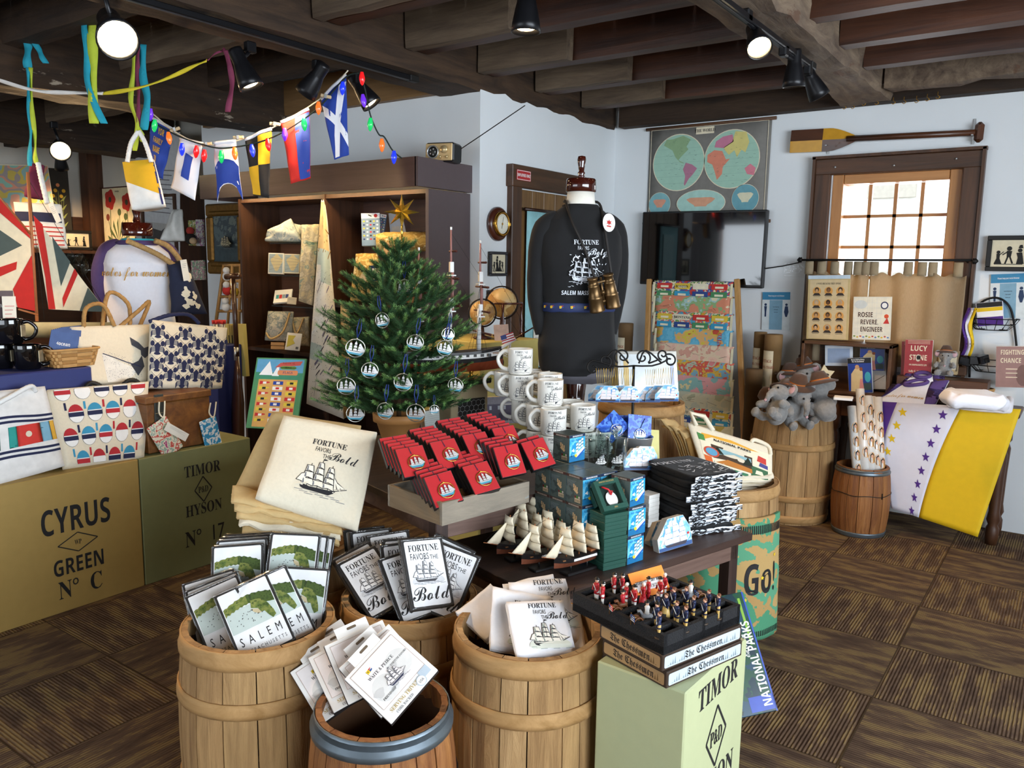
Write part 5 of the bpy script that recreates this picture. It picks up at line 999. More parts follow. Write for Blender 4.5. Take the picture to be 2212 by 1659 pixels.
for l in range(lv):
 q = l/(lv-1); z = z0+.02+(TH*.86)*q; rr = treer(q); nb = int(11-5*q)
 for i in range(nb):
  a = 2*pi*(i+.5*(l % 2)+rs.uniform(-.15, .15))/nb; L = rr*rs.uniform(.68, 1.14); d = Vector((cos(a), sin(a), .12+.9*q*q)); twig((0, 0, z), d, L, .5)
  if L > .07:
   for s_ in (-1, 1):
    for f in (.38, .62, .82):
     a2 = a+s_*rs.uniform(.5, .75); twig(Vector((0, 0, z))+d.normalized()*L*f, (cos(a2), sin(a2), .2+.5*q), L*(.52-.3*f)+.03, .5)
for i in range(8): a = 2*pi*i/8; twig((0, 0, z0+TH*.72), (cos(a)*.25, sin(a)*.25, 1), TH*.2, .5)
for c in NV: b.add(NV[c], NF[c], NG[c])
b.build('foliage', t)
GOLDT = M('d8b24c', .25, .9, .2, 90); pz = aD(868, 458, kt*FPX); t = thing('tree_star', 'golden eight-pointed star on top of the little tree', 'star', frame(pz, CR-CR.z*Vector((0, 0, 1)), (0, 0, 1))); b = MB(); s8 = 27*kt
S8 = star(s8*1.45, 8, .36); S8 = [(x*(1 if i % 4 == 0 else .95), z) for i, (x, z) in enumerate(S8)]
for sg_ in (-1, 1):
 for i in range(16): p0, p1 = S8[i], S8[(i+1) % 16]; b.add([(p0[0], 0, p0[1]), (p1[0], 0, p1[1]), (0, sg_*s8*.36, 0)], [(0, 1, 2) if sg_ < 0 else (2, 1, 0)], GOLDT)
b.build('star', t); b = MB(); b.tube([(0, 0, -s8*1.0), (0, 0, -s8*1.6), (0, 0, -s8*2.2)], .005, GOLDT, 8); b.tube([(.006*cos(i*.8), .006*sin(i*.8), -s8*(1.9+.1*i/4)) for i in range(50)], .0018, GOLDT, 4); b.build('spring_base', t)
orn0 = None
for i, (px, py, sx, wh) in enumerate(((826, 692, 17, 'near the upper left'), (768, 752, 20, 'at the left edge of the middle branches'), (897, 740, 17, 'in a white ring, right of the middle'), (961, 752, 17, 'at the right edge, middle height'), (968, 722, 14, 'at the upper right edge'), (799, 800, 17, 'left of the middle, third row'), (871, 826, 19, 'in the lower middle'), (832, 888, 18, 'hanging against the left of the pot'), (768, 893, 19, 'at the bottom left, shining'), (748, 834, 19, 'at the left edge, lower row'), (898, 892, 19, 'hanging against the right of the pot'), (984, 833, 17, 'at the lower right edge'), (938, 885, 10, 'small wooden one at the bottom right'), (874, 622, 19, 'near the top in a round white ring'))):
 dx = (px-866)*kt; z = aD(px, py, kt*FPX).z-ZH; rr = treer(min(.98, max(0, (z-z0)/(TH*.86))))+.03; dd = kt*FPX-max(.02, math.sqrt(max(0, rr*rr-dx*dx)))*.95
 m = frame(aD(px, py, dd), CR-CR.z*Vector((0, 0, 1)), (0, 0, 1)) @ RZ((i*37) % 50-25) @ RY((i*23) % 24-12) @ SX(sx*kt/.029); lab = 'silver ship ornament on the little tree, '+wh
 if orn0 is None:
  orn0 = thing('ship_ornament', lab, 'ornament', m, 'ship ornaments hanging on the tree'); b = MB(); ornament(b, .029, None, 'dcd9cf'); b.build('ship', orn0); b = MB()
  for sg_ in (-1, 1): b.tube([(0, 0, .03), (sg_*.006, -.001, .055), (sg_*.003, .004, .085)], .0016, M('2a3f86', .5), 4)
  b.build('ribbon', orn0)
 else: dup(orn0, m, lab)
# ================================================================== big Fortune tote and the totes under it
PB = aZ(645, 1165, .585); barrel('barrel under the heap of canvas Fortune totes', g0(PB), .2, .215, .585, [(.56, .05), (.42, .042), (.16, .042)], ang=.1, depth=.03)
def tote(lab, cs, d, bulge, th, art, seed, mat=CANV, grp=None, name='tote_bag', nz=.012):
 fn, wf, n_ = patch(*cs, d, bulge, nz, 2.5, seed); t = thing(name, lab, 'bag', tuple(fn(.5, 0)), grp); inv = T(*(-fn(.5, 0)))
 b = MB(inv); bag(b, fn, n_, th, mat, 18, 18); b.build('bag', t)
 if art: b = MB(inv); art(b, wf); b.build('print', t)
 return t, inv, fn, wf, n_
def fart(b, wf):
 W = lambda x, z, l: wf(.5+x, .5+z, l); fortune(b, .07, .0, .25, M('232226', .8), W, -.0008, None, M('f3ead6', .8), 0, M('e3d8c0', .85), GREYI)
tote('cream canvas tote printed Fortune Favors the Bold, propped up in front', ((613, 897), (814, 934), (552, 1078), (772, 1147)), (2.86, 2.84, 2.72, 2.70), .03, .05, fart, 1)
t, inv, fn, wf, n_ = tote('tan canvas tote leaning behind the propped Fortune tote', ((588, 889), (780, 920), (500, 1070), (730, 1120)), (2.98, 2.98, 2.84, 2.84), .03, .05, None, 5, CANVD)
for i in range(5):
 b = MB(); cs = ((505+6*i, 1058+17*i), (740-4*i, 1088+13*i)); a, c = aD(*cs[0], 2.86-.012*i), aD(*cs[1], 2.86-.012*i); a2, c2 = aD(cs[0][0]-5, cs[0][1]+30, 2.74-.012*i), aD(cs[1][0]+8, cs[1][1]+42, 2.74-.012*i)
 o = a2.lerp(c2, .5); b.M = T(*(-o)); b.sheet(lambda u, v: (a*(1-u)+c*u)*(1-v)+(a2*(1-u)+c2*u)*v+Vector((0, 0, .022*sin(pi*v)+.014*noise.noise((u*6, v*3, i*3)))), 22, 8, (CANVD, CANV)[i == 3], .01)
 one(b, 'folded_tote', 'folded tan tote, %s in the heap under the propped totes' % ['topmost', 'second', 'third', 'fourth', 'lowest'][i], 'bag', tuple(o), 'folded totes on the barrel')
# ================================================================== shelf unit against the wall
DK = WOOD('352218', '533626', 12, 2, .4, .1); DKX = WOOD('352218', '533626', 12, 0, .4, .1); LAM = M('55484a', .45, var=.03); LAMF = WOOD('4a342e', '5f4640', 10, 0, .35, .05)
X0, X1, XP, FY, TZ = -5.02, -3.2, -4.12, 3.63, 2.045
t = thing('shelf_unit', 'tall dark wooden shelf unit with lit canopy against the wall', 'shelving', ((X0+X1)/2, FY, 0)); O_ = T(-(X0+X1)/2, -FY, 0)
for x, mt in ((X0+.012, DK), (XP, DK)): MB(O_).box((x, (FY+YS)/2, TZ/2), (.024, YS-FY-.01, TZ), mt).build('side_panel', t)
MB(O_).box((X1-.012, (3.52+YS)/2+.05, 1.02), (.024, YS-FY, 2.04), LAM).build('side_panel', t); MB(O_).box(((X0+X1)/2, YS-.03, TZ/2), (X1-X0-.03, .02, TZ), WOOD('3a2620', '5a3e34', 10, 0, .5, .1)).build('back_panel', t)
MB(O_).box(((X0+X1)/2, (FY+YS)/2, TZ-.015), (X1-X0-.03, YS-FY-.02, .025), DKX).build('top_panel', t)
b = MB(O_); b.box((-4.255, 3.532, 2.13), (2.1, .024, .165), LAMF); b.box((X1-.001, 3.77, 2.13), (.024, .5, .165), LAM); b.box((-4.255, 3.77, 2.205), (2.1, .48, .02), LAM); b.box((-5.3, 3.77, 2.13), (.024, .48, .165), LAM); b.build('canopy', t)
MB(O_).box((-4.15, 3.585, 2.075), (1.85, .03, .015), M('ffd27a', .4, em=7, var=.01)).build('light_strip', t)
for x in (-4.6, -3.7):
 l = bpy.data.lights.new('strip', 'AREA'); l.shape = 'RECTANGLE'; l.size = .8; l.size_y = .03; l.energy = 5; l.color = (1, .75, .4); o = bpy.data.objects.new('strip_lamp', l); COL.objects.link(o); o.location = (x, 3.585, 2.062); o.rotation_euler = (radians(-14), 0, 0)
for z in (1.735, 1.51, 1.295): MB(O_).box((-4.45, 3.84, z), (.6, .3, .01), GLASS('cfe0da', .05, .35)).build('glass_shelf', t)
MB(O_).box((-4.57, 3.83, .975), (.86, .34, .025), DKX).build('shelf', t); MB(O_).box((-3.67, 3.83, 1.325), (.86, .34, .025), DKX).build('shelf', t)
MB(O_).box((-3.67, 3.83, .9), (.86, .34, .025), DKX).build('shelf', t); MB(O_).box((-4.1, 3.84, .06), (1.8, .36, .12), DKX).build('plinth', t)
CHART = BLOTCH(['c9bfa2', 'd6cdb4', 'b9b19a', 'cfc3a0', '9aa69a', 'd9d0bb'], 14, .85, 6); CHARTG = BLOTCH(['b8bdb4', 'a9b0ab', 'c9c6b6', '8f9a98', 'c1bfae'], 22, .85, 6); CHARTY = BLOTCH(['cda85a', 'c09a4e', 'd8bb74', 'b88f45', 'e0cd98'], 16, .85, 6)
def qb(name, lab, cat, cs, d, th=.02, mat=WHITE, deco=None, grp=None, part='front', bev=.001, side=None):
 """upright flat-fronted thing from three photo corners at depth d (one value or three)"""
 d = d if hasattr(d, '__len__') else (d, d, d); m, w, h = quad(*cs, *d); b = MB(); b.box((0, th/2, 0), (w, th, h), side or mat, bev)
 if side: b.poly(rect(0, 0, w*.99, h*.99), mat, -.0005)
 if not deco: return one(b, name, lab, cat, m, grp)
 t = thing(name, lab, cat, m, grp); b.build('body', t); b = MB(); deco(b, w, h); b.build(part, t); return t
def soft(name, lab, cat, cs, d, bulge, th, mat, seed=1, grp=None, nz=.02, deco=None, n=12):
 d = d if hasattr(d, '__len__') else (d,)*4; fn, wf, n_ = patch(*cs, d, bulge, nz, 3, seed); o = tuple(fn(.5, 0)); b = MB(T(*(-fn(.5, 0)))); bag(b, fn, n_, th, mat, n, n)
 if not deco: return one(b, name, lab, cat, o, grp)
 t = thing(name, lab, 'bag' if cat is None else cat, o, grp); b.build('body', t); b = MB(T(*(-fn(.5, 0)))); deco(b, wf); b.build('detail', t); return t
dS = dep((-4.45, 3.72, 1.7))
def lines(n, c=GREYI, z0=.3, dz=.08, w=.7, t=.01): return lambda b, W, H: [b.line((-W*w/2, H*(z0-dz*i)), (W*(w/2-.1*(i*7 % 3)), H*(z0-dz*i)), H*t, c, -.001) for i in range(n)]
soft('folded_tote', 'grey chart-print tote folded in points on the top glass shelf', 'bag', ((578, 497), (628, 472), (572, 520), (652, 521)), dS, .03, .1, CHARTG, 3); soft('folded_tote', 'second grey chart-print tote at the right on the top glass shelf', 'bag', ((620, 478), (655, 488), (622, 521), (652, 521)), dS+.04, .03, .08, CHARTG, 8)
def mapart(b, W, H, c1=M('c7b98f', .7), c2=M('9aa9ad', .7)):
 b.poly(rect(0, 0, W*.9, H*.9), c2, -.0006); b.poly([(W*(.05+.36*cos(a)*(1+.25*sin(3*a))), H*(.05+.36*sin(a)*(1+.2*cos(4*a)))) for a in [2*pi*i/18 for i in range(18)]], c1, -.001); [b.line((-W*.4, H*(.3-.2*i)), (W*.4, H*(.2-.12*i)), H*.012, GREYI, -.0013) for i in range(4)]
qb('map_box', 'pale chart-print box standing at left on the second glass shelf', 'box', ((580, 546), (613, 547), (577, 591)), dS, .03, IVORY, mapart); qb('map_box', 'chart-print box at the right on the second glass shelf', 'box', ((614, 548), (648, 549), (612, 590)), dS+.02, .03, CREAM, mapart)
qb('notebook', 'white notebook with coloured flag band lying tilted on the third shelf', 'notebook', ((594, 627), (632, 624), (582, 655)), (dS+.05, dS+.05, dS-.02), .015, WHITE, lambda b, W, H: [b.poly(rect(W*x, -H*.05, W*.16, H*.3), M(c, .6), -.001) for x, c in ((-.3, '3a9aa0'), (-.12, 'c92a2a'), (.06, '8fa3b0'), (.24, '2a3f86'))]); qb('price_card', 'small cream card in front of the striped notebook', 'card', ((621, 641), (641, 643), (617, 656)), dS-.06, .003, CREAM, lines(3))
soft('tote_bag', 'chart-print tote with rope handle on the wooden shelf, left', 'bag', ((579, 672), (632, 673), (572, 735), (628, 737)), dS, .03, .12, CHARTG, 4, None, .015, lambda b, wf: b.tube(rope([wf(.9, .95, .01), wf(.75, .3, .03), wf(.3, .05, .03), wf(.05, .25, .01)], 0, 20), .007, CANVD, 6)); soft('tote_bag', 'smaller tan chart-print tote on the wooden shelf, right', 'bag', ((622, 686), (668, 684), (622, 745), (668, 748)), dS+.05, .03, .1, CHART, 6, None, .015, lambda b, wf: b.tube(rope([wf(.2, .95, .0), wf(.5, .4, .03), wf(.75, .95, .0)], 0, 16), .006, CANVD, 6))
for i in range(2): qb('wooden_block', 'pale wooden block, %s of two under the chart totes' % ['upper', 'lower'][i], 'block', ((585, 739+8*i), (614, 740+8*i), (585, 746+8*i)), dS-.06, .08, M('b98f5c', .6))
qb('map_card', 'white card with a yellow coast map leaning on the wooden shelf', 'card', ((621, 718), (653, 721), (613, 755)), (dS-.05, dS-.05, dS-.08), .004, WHITE, lambda b, W, H: (b.poly([(-W*.4, H*.35), (W*.1, H*.35), (-W*.05, H*.1), (W*.12, -H*.1), (-W*.4, -H*.35)], M('d9cc5c', .6), -.001), b.poly(rect(W*.3, -H*.35, W*.18, H*.14), GREYI, -.001)))
soft('scarf', 'tan chart-print scarf hanging in folds between shelf and sail', 'scarf', ((652, 486), (690, 484), (645, 650), (676, 660)), dS-.06, .02, .05, CHART, 9, None, .025, None, 16); soft('towel', 'pale chart-print cloth hanging beside the tan scarf', 'cloth', ((676, 486), (694, 490), (660, 650), (684, 655)), dS-.02, .01, .03, CHARTG, 12, None, .02, None, 14)
# chart-print sail hanging as a tall cone
SLC = BLOTCH(['efe9dd', 'ece5d6', 'f1ece2', 'e9e0cc'], 4, .85, 3); SLT = M('dcbb84', .85); SLB = M('b9c6bd', .85); dC = dep((-4.2, 3.45, 1.6))
fn, wf, n_ = patch((694, 432), (702, 432), (662, 872), (742, 905), (dC+.05,)*2+(dC-.05,)*2, .04, .012, 2.2, 4); o = fn(.5, 0); b = MB(T(*(-o))); bag(b, fn, n_, .1, SLC, 16, 26); t = thing('sail', 'tall white sail printed with a nautical chart, hanging as a point', 'sail', tuple(o)); b.build('cloth', t); b = MB(T(*(-o)))
def strip(u0, u1, v0, v1, m, l=.001, n=8): b.loft([[wf(u0+(u1-u0)*i/n, v0+(v1-v0)*j/12, l) for i in range(n+1)] for j in range(13)], m, (0, 0), True, False)
strip(.02, .98, .76, .99, SLT); strip(.02, .98, .68, .76, SLB); strip(.4, .95, .6, .68, SLB, .0012); strip(.0, .45, .22, .3, SLB); rs = random.Random(8)
for i in range(260): u, v = rs.random(), rs.uniform(.02, .66); b.poly([(u, v), (u+.02, v+.002), (u+.01, v+.006)], GREYI, -.002, 0, None, wf)
for i in range(34): u, v = rs.uniform(.1, .9), rs.uniform(.1, .62); b.line((u, v), (u+.12, v+.03), .006, M('6a6284', .8) if i % 2 else INK, -.002, None, wf)
for i in range(14): u, v = rs.uniform(.05, .9), rs.uniform(.72, .95); b.line((u, v), (u+rs.uniform(-.1, .3), v+rs.uniform(-.03, .05)), .008, M('8d6a3a', .8), -.002, None, wf)
b.line((.2, .05), (.7, .5), .006, GREYI, -.002, None, wf); b.build('chart_print', t)
fn2, wf2, n2 = patch((735, 650), (752, 660), (742, 905), (775, 880), (dC+.06,)*4, .03, .012, 2, 9); b = MB(T(*(-fn2(.5, 0)))); bag(b, fn2, n2, .06, CANVD, 8, 16); one(b, 'canvas_cloth', 'tan canvas cloth hanging behind the chart sail, right of it', 'cloth', tuple(fn2(.5, 0)))
# right-hand bay
dR = dep((-3.75, 3.75, 1.5))
def flagcards(b, W, H):
 b.poly(rect(0, H*.42, W, H*.16), WHITE, -.0008); b.poly(disc(W*.1, 14, None, 0, 2*pi, (W*.28, H*.42)), M('c22a2a', .5), -.0012); b.line((-W*.12, H*.45), (W*.06, H*.4), H*.03, INK, -.0012)
 for i in range(6):
  for j in range(5): b.poly(rect(W*(-.36+.18*j), H*(.25-.11*i), W*.1, H*.045), M(('d8c93a', 'c9352f', 'e9e9e9', '22386f', '1b1b1b', 'e9e9e9')[(i*3+j*2) % 6], .6), -.0012)
CB = M('7f97b0', .5); qb('card_box', 'blue box of signal flag cards on the right of the shelf unit', 'box', ((780, 461), (820, 460), (781, 531)), dR, .03, CB, flagcards); qb('card_box', 'second box of signal flag cards, darker, behind the front one', 'box', ((821, 462), (835, 464), (821, 510)), dR+.06, .03, M('4f6784', .5), flagcards)
qb('framed_map', 'pale framed sea map at the back of the right shelf bay', 'picture', ((839, 461), (924, 453), (839, 520)), dR+.12, .015, M('c9ccd0', .6), lambda b, W, H: (b.poly(rect(-W*.1, -H*.2, W*.7, H*.4), M('d9cfc0', .7), -.001), b.poly([(W*.1, H*.45), (W*.48, H*.45), (W*.48, -H*.4), (W*.3, -H*.1)], M('b9a04a', .7), -.0014)))
p, q = aD(812, 522, dR-.02), aD(928, 522, dR+.04); b = MB(); ax = (q-p); rings = []
for i in range(13):
 f = i/12; c = p+ax*f; rr = .062*(.7+.3*min(1, f*6))*(1 if f < .97 else .95); X = ax.normalized(); s_ = X.cross(Vector((0, 0, 1))).normalized(); u_ = s_.cross(X); rings.append([c-p+(s_*cos(a)+u_*sin(a))*(rr+.007*noise.noise((cos(a)*3, sin(a)*3, f*7))) for a in [2*pi*j/22 for j in range(22)]])
b.loft(rings, CHARTY, (1, 1)); one(b, 'rolled_bag', 'yellow chart-print duffel rolled up on the right shelf', 'bag', tuple(p));
soft('cloth_sack', 'yellow chart-print sack with rolled top on the right shelf', 'bag', ((768, 548), (815, 546), (756, 648), (828, 650)), dR, .05, .14, CHARTY, 2, None, .025, None, 14)
qb('pouch', 'navy packaged pouch with a cream tag in front of the yellow sack', 'pouch', ((797, 574), (826, 571), (797, 608)), dR-.1, .01, M('1f2a4a', .3), lambda b, W, H: (b.poly(rect(0, -H*.05, W*.6, H*.7), CREAM, -.001), b.poly(rect(-W*.12, -H*.15, W*.16, H*.16), REDC, -.0014), b.poly(rect(W*.12, -H*.12, W*.14, H*.16), INK, -.0014)))
soft('black_bag', 'black bag standing beside the yellow sack', 'bag', ((812, 566), (858, 572), (822, 648), (862, 648)), dR+.02, .03, .08, BLK, 3); qb('paper_tag', 'folded tan paper tag hanging from the rolled duffel', 'tag', ((836, 522), (853, 530), (828, 552)), dR-.1, .002, M('c49a68', .7)); qb('paper_tag', 'cream paper tag on the yellow sack', 'tag', ((783, 588), (797, 596), (780, 606)), dR-.14, .002, M('cfae80', .7))
b = MB(); b.box((0, 0, .05), (.16, .12, .1), WOOD('7a3f1c', 'a55c2c', 20, 0, .5, .1), .004); t = thing('wooden_chest', 'reddish wooden chest with a coil of rope at the right of the shelf', 'chest', tuple(aD(905, 654, dR))); b.build('chest', t); b = MB()
for i in range(5): b.tube(ell((0, .02), .05, .05, 18, .115+.016*i), .009, CHARTY, 6, True)
b.build('rope_coil', t)
# poster of signal flags leaning against the cabinet
def flagposter(b, W, H):
 b.poly(rect(0, H*.34, W*.94, H*.28), M('5f9fc4', .6), -.0008); b.poly(rect(0, H*.24, W*.94, H*.1), M('3f8a6a', .6), -.001); b.poly([(-W*.4, H*.25), (-W*.22, H*.45), (-W*.12, H*.25)], WHITE, -.0013); b.poly([(-W*.14, H*.24), (-W*.02, H*.42), (0, H*.24)], WHITE, -.0013)
 b.poly([(-W*.1, H*.36), (W*.4, H*.4), (W*.44, H*.46), (0, H*.43)], M('c4574f', .6), -.0014); b.poly(rrect(W*.17, H*.36, W*.32, H*.05, W*.05), M('6f9a4a', .6), -.0016); b.poly(rrect(W*.17, H*.29, W*.4, H*.07, W*.03), M('d98a5a', .6), -.0016); b.text('NAUTICAL', H*.045, M('9a2f2a', .6), W*.17, H*.41, -.002, SER, .8); b.text('SIGNAL', H*.035, INK, W*.17, H*.35, -.002, SER, .8); b.text('FLAGS', H*.05, M('22386f', .6), W*.17, H*.275, -.002, SER, .9)
 b.poly(rect(0, -H*.14, W*.78, H*.68), M('d9a45a', .7), -.0009)
 for j in range(3):
  for i in range(8):
   c1, c2 = (('c92a2a', 'f1ece0'), ('22429a', 'f1ece0'), ('e2c63a', '1b1b1b'), ('f1ece0', 'c92a2a'))[(i*2+j) % 4]; x, z = W*(-.26+.27*j), H*(.14-.075*i)
   b.poly([(x-W*.1, z+H*.025), (x+W*.1, z+(H*.015 if j == 0 else H*.025)), (x+W*.1, z-(H*.0 if j == 0 else H*.025)), (x-W*.1, z-H*.025)], M(c1, .6), -.0013); b.poly(rect(x, z, W*.07, H*.03), M(c2, .6), -.0016)
qb('poster', 'coloured poster of nautical signal flags leaning on the shelf unit', 'poster', ((555, 772), (662, 775), (557, 925)), (3.92, 3.88, 3.82), .012, M('4f8a5a', .6), flagposter)
# radio on the canopy
m, w, h = quad((918, 308), (980, 306), (921, 350), dep((-3.42, 3.62, 2.28)), dep((-3.24, 3.66, 2.28)), dep((-3.42, 3.62, 2.21))); t = thing('radio', 'small retro radio with round speaker on top of the shelf unit', 'radio', m); MB().box((0, .06, 0), (w, .12, h), M('1b1b1d', .4), .012).build('case', t)
MB().box((0, -.001, 0), (w*.92, .006, h*.88), M('cdb384', .35, .5), .003).build('face', t); b = MB(); X = RX(90); b.lathe([(h*.34, .0), (h*.34, .012), (h*.3, .013), (h*.28, .006)], STEEL, 28, T(-w*.2, 0, 0) @ X, (0, 0)); b.lathe([(.001, .008), (h*.29, .006)], M('3a3a38', .5, .4), 24, T(-w*.2, 0, 0) @ X); [b.poly(disc(h*.04, 8, None, 0, 2*pi, (-w*.2+h*.15*cos(a), h*.15*sin(a))), STEEL, -.01) for a in (0, 1.26, 2.5, 3.77, 5.0)]; b.build('speaker', t)
for x, z, r in ((.2, .12, .2), (.07, -.26, .07), (.3, -.26, .07)): b = MB(); b.lathe([(h*r, 0), (h*r, .014), (h*r*.9, .018)], M('d9c294', .3, .6), 20, T(w*x, 0, h*z) @ X); b.build('knob', t)
b = MB(m.inverted()); b.tube([tuple(aD(995, 322, 4.55)), tuple(aD(1040, 292, 4.4)), tuple(aD(1134, 228, 4.6))], .003, IRON, 5); b.build('antenna', t)
# ================================================================== staff door wall: barometer, silhouettes, chart
dB = lambda y, z, x=0: frame((XD+.012+x, y, z), (0, 1, 0), (0, 0, 1))
MAHO = M('4a2216', .3, var=.15, sc=12, coat=.3); pz = aX(1072, 484, XD); t = thing('barometer', 'round brass barometer on a dark wooden disc on the wall', 'barometer', dB(pz.y, pz.z)); X = RX(90)
MB().lathe([(.105, -.008), (.108, .008), (.095, .022), (.08, .026)], MAHO, 40, X).build('wooden_disc', t); b = MB(); b.lathe([(.075, .02), (.08, .04), (.068, .046), (.062, .04)], BRASS, 36, X, (0, 0)); [b.box((sx*.078, -.035, 0), (.014, .02, .022), BRASS, .003) for sx in (-1, 1)]; b.build('brass_rim', t)
b = MB(); b.poly(disc(.064, 32), M('ece8d6', .4), -.036); [b.line((.05*cos(a), .05*sin(a)), (.057*cos(a), .057*sin(a)), .0015, INK, -.037) for a in [2*pi*i/30 for i in range(30)]]; b.line((-.005, -.03), (.01, .045), .003, INK, -.038); b.poly(disc(.008, 10), BRASS, -.0385); b.build('dial', t)
SIL = M('151515', .7)
def folk(b, x, z, s, kind=0, m=SIL):
 """small silhouette figure"""
 b.poly(disc(.13*s, 10, None, 0, 2*pi, (x, z+.86*s)), m, -.002)
 if kind % 3 == 0: b.poly([(x-.12*s, z+.74*s), (x+.12*s, z+.74*s), (x+.1*s, z+.4*s), (x+.26*s, z), (x-.26*s, z), (x-.1*s, z+.4*s)], m, -.002); b.line((x+.1*s, z+.68*s), (x+.34*s, z+.9*s), .06*s, m, -.002)
 elif kind % 3 == 1: b.poly([(x-.12*s, z+.74*s), (x+.14*s, z+.72*s), (x+.1*s, z+.38*s), (x-.1*s, z+.38*s)], m, -.002); b.line((x-.05*s, z+.4*s), (x-.16*s, z), .08*s, m, -.002); b.line((x+.05*s, z+.4*s), (x+.2*s, z+.02*s), .08*s, m, -.002); b.line((x-.1*s, z+.66*s), (x-.32*s, z+.5*s), .06*s, m, -.002)
 else: b.poly([(x-.2*s, z+.7*s), (x+.12*s, z+.74*s), (x+.26*s, z), (x-.16*s, z), (x-.1*s, z+.4*s)], m, -.002); b.poly([(x-.1*s, z+1.0*s), (x+.16*s, z+1.0*s), (x+.1*s, z+1.22*s), (x-.04*s, z+1.2*s)], m, -.002)
def silframe(lab, mx, w, h, fr, n=3, th=.02, fm=BLACK, pm=M('d9cfb2', .7), grp=None):
 t = thing('framed_silhouette', lab, 'picture', mx, grp); b = MB()
 for c, d in (((0, -.0, h/2-fr/2), (w, th, fr)), ((0, 0, -h/2+fr/2), (w, th, fr)), ((-w/2+fr/2, 0, 0), (fr, th, h-2*fr)), ((w/2-fr/2, 0, 0), (fr, th, h-2*fr))): b.box(c, d, fm, .003)
 b.build('frame', t); b = MB(); b.box((0, .002, 0), (w-2*fr+.004, .004, h-2*fr+.004), pm); b.poly(rect(0, -h*.3+.0*fr, (w-2*fr)*.8, .004), SIL, -.002)
 for i in range(n): folk(b, (w-2*fr)*(-.3+.6*i/max(1, n-1)), -h*.29, (h-2*fr)*(.5+.08*((i*5) % 3)), i+n)
 b.build('picture', t); return t
for i, (px, py, lab) in enumerate(((1071, 570, 'black framed silhouette of figures under the barometer'), (1068, 652, 'black framed silhouette lower down, partly behind the globe'))): p = aX(px, py, XD); silframe(lab, dB(p.y, p.z, .008), .185, .155, .018, 4, .02, M('23242a', .4))
p = aX(1140, 452, XD+.06); W_, H_ = .36, 1.08; t = thing('hanging_chart', 'long pale blue coast chart hanging on the staff door', 'chart', dB(p.y+W_/2, p.z-H_/2, .045)); b = MB(); b.sheet(lambda u, v: ((u-.5)*W_, .004*sin(u*6+v*3), (v-.5)*H_), 6, 12, M('8fc0c4', .7), .002); b.poly(rect(W_*.08, -H_*.28, W_*.66, H_*.4), M('e3e0d2', .7), -.006); b.poly(rect(W_*.05, H_*.25, W_*.6, H_*.35), M('a9cfd0', .7), -.006); [b.line((-W_*.2+W_*.22*j, -H_*(.12+.022*i)), (-W_*.06+W_*.22*j, -H_*(.12+.022*i)), .003, GREYI, -.007) for i in range(16) for j in range(3)]; b.build('sheet', t)
for z in (H_/2, -H_/2): MB().cyl((-W_/2-.03, 0, z), (W_/2+.03, 0, z), .011, M('2c170e', .4)).build('rod', t)
# ================================================================== crate stack, globes, case and the big model ship
YLW = M('c2b368', .6, var=.03); p = aD(1037, 762, 4.4); q = aD(1165, 735, 4.72); u = Vector((q.x-p.x, q.y-p.y, 0)); w = u.length; m = frame((p.x, p.y, 0), u, (0, 0, 1)); t = thing('painted_crate', 'tall yellowish crate with round hand holes, under the globes', 'crate', m); MB().box((w/2, .25, .59), (w, .5, 1.18), YLW, .004).build('body', t); b = MB()
for x in (.35, .62): b.poly(disc(.018, 14, .024, 0, 2*pi, (w*x, 1.06)), BLACK, -.001)
b.build('hand_hole', t)
GLO = BLOTCH(['c4a063', 'b98f52', 'd2b57c', 'a87f48', 'caa76c'], 7, .4, 5); gp = aD(1048, 730, 4.75);
for i, (px, py, r, dd, lab) in enumerate(((1042, 676, .072, 4.62, 'antique tan globe, left and lower of the two behind the model ship'), (1084, 654, .088, 4.78, 'antique tan globe in a metal ring on a turned stand, right one'))):
 c = aD(px, py, dd); base = 1.182; t = thing('globe', lab, 'globe', (c.x, c.y, base)); h = c.z-base; MB(T(0, 0, h)).ball((0, 0, 0), r, GLO, 16).build('ball', t)
 b = MB(T(0, 0, h) @ RZ(35) @ RY(-20)); b.tube([(r*1.1*cos(a), 0, r*1.1*sin(a)) for a in [2*pi*j/36 for j in range(36)]], .005, M('2a2320', .4, .6), 6, True); b.build('meridian_ring', t)
 b = MB(); b.lathe([(.05, 0), (.055, .008), (.015, .02), (.01, h-r*1.15), (.02, h-r*1.1)], MAHO, 20); b.build('stand', t)
 if i:
  b = MB(); b.tube(ell((0, 0), r*1.35, r*1.35, 32, h), .006, MAHO, 6, True); b.build('horizon_ring', t)
  for a in (.6, 2.2, 3.8, 5.4): b = MB(); b.lathe([(.01, 0), (.013, .03), (.007, .05), (.012, h*.5), (.006, h*.7), (.01, h)], MAHO, 12, T(r*1.33*cos(a), r*1.33*sin(a), 0)); b.build('leg', t)
qb('card', 'small patterned box between the globes and the ship bow', 'box', ((1066, 702), (1098, 700), (1068, 737)), 4.55, .05, M('b9a9a6', .7, var=.2))
CS = Vector((-2.62, 2.98, ZH)); cs = aD(1015, 870, 3.95); cm = frame((cs.x, cs.y, ZH), U, (0, 0, 1)); t = thing('display_case', 'black-lidded case with burlap and chicken wire front, under the model ship', 'box', cm); ch = 1.045-ZH
b = MB(); b.box((0, .1, ch/2-.01), (.22, .2, ch-.02), WEAVE('a89877', '6f6149', 90), .004); b.build('body', t); MB().box((0, .1, ch-.012), (.25, .23, .024), M('17171a', .35), .006).build('lid', t); b = MB(); b.poly(rect(.01, ch*.4, .16, ch*.5), M('1d1a18', .8), -.002)
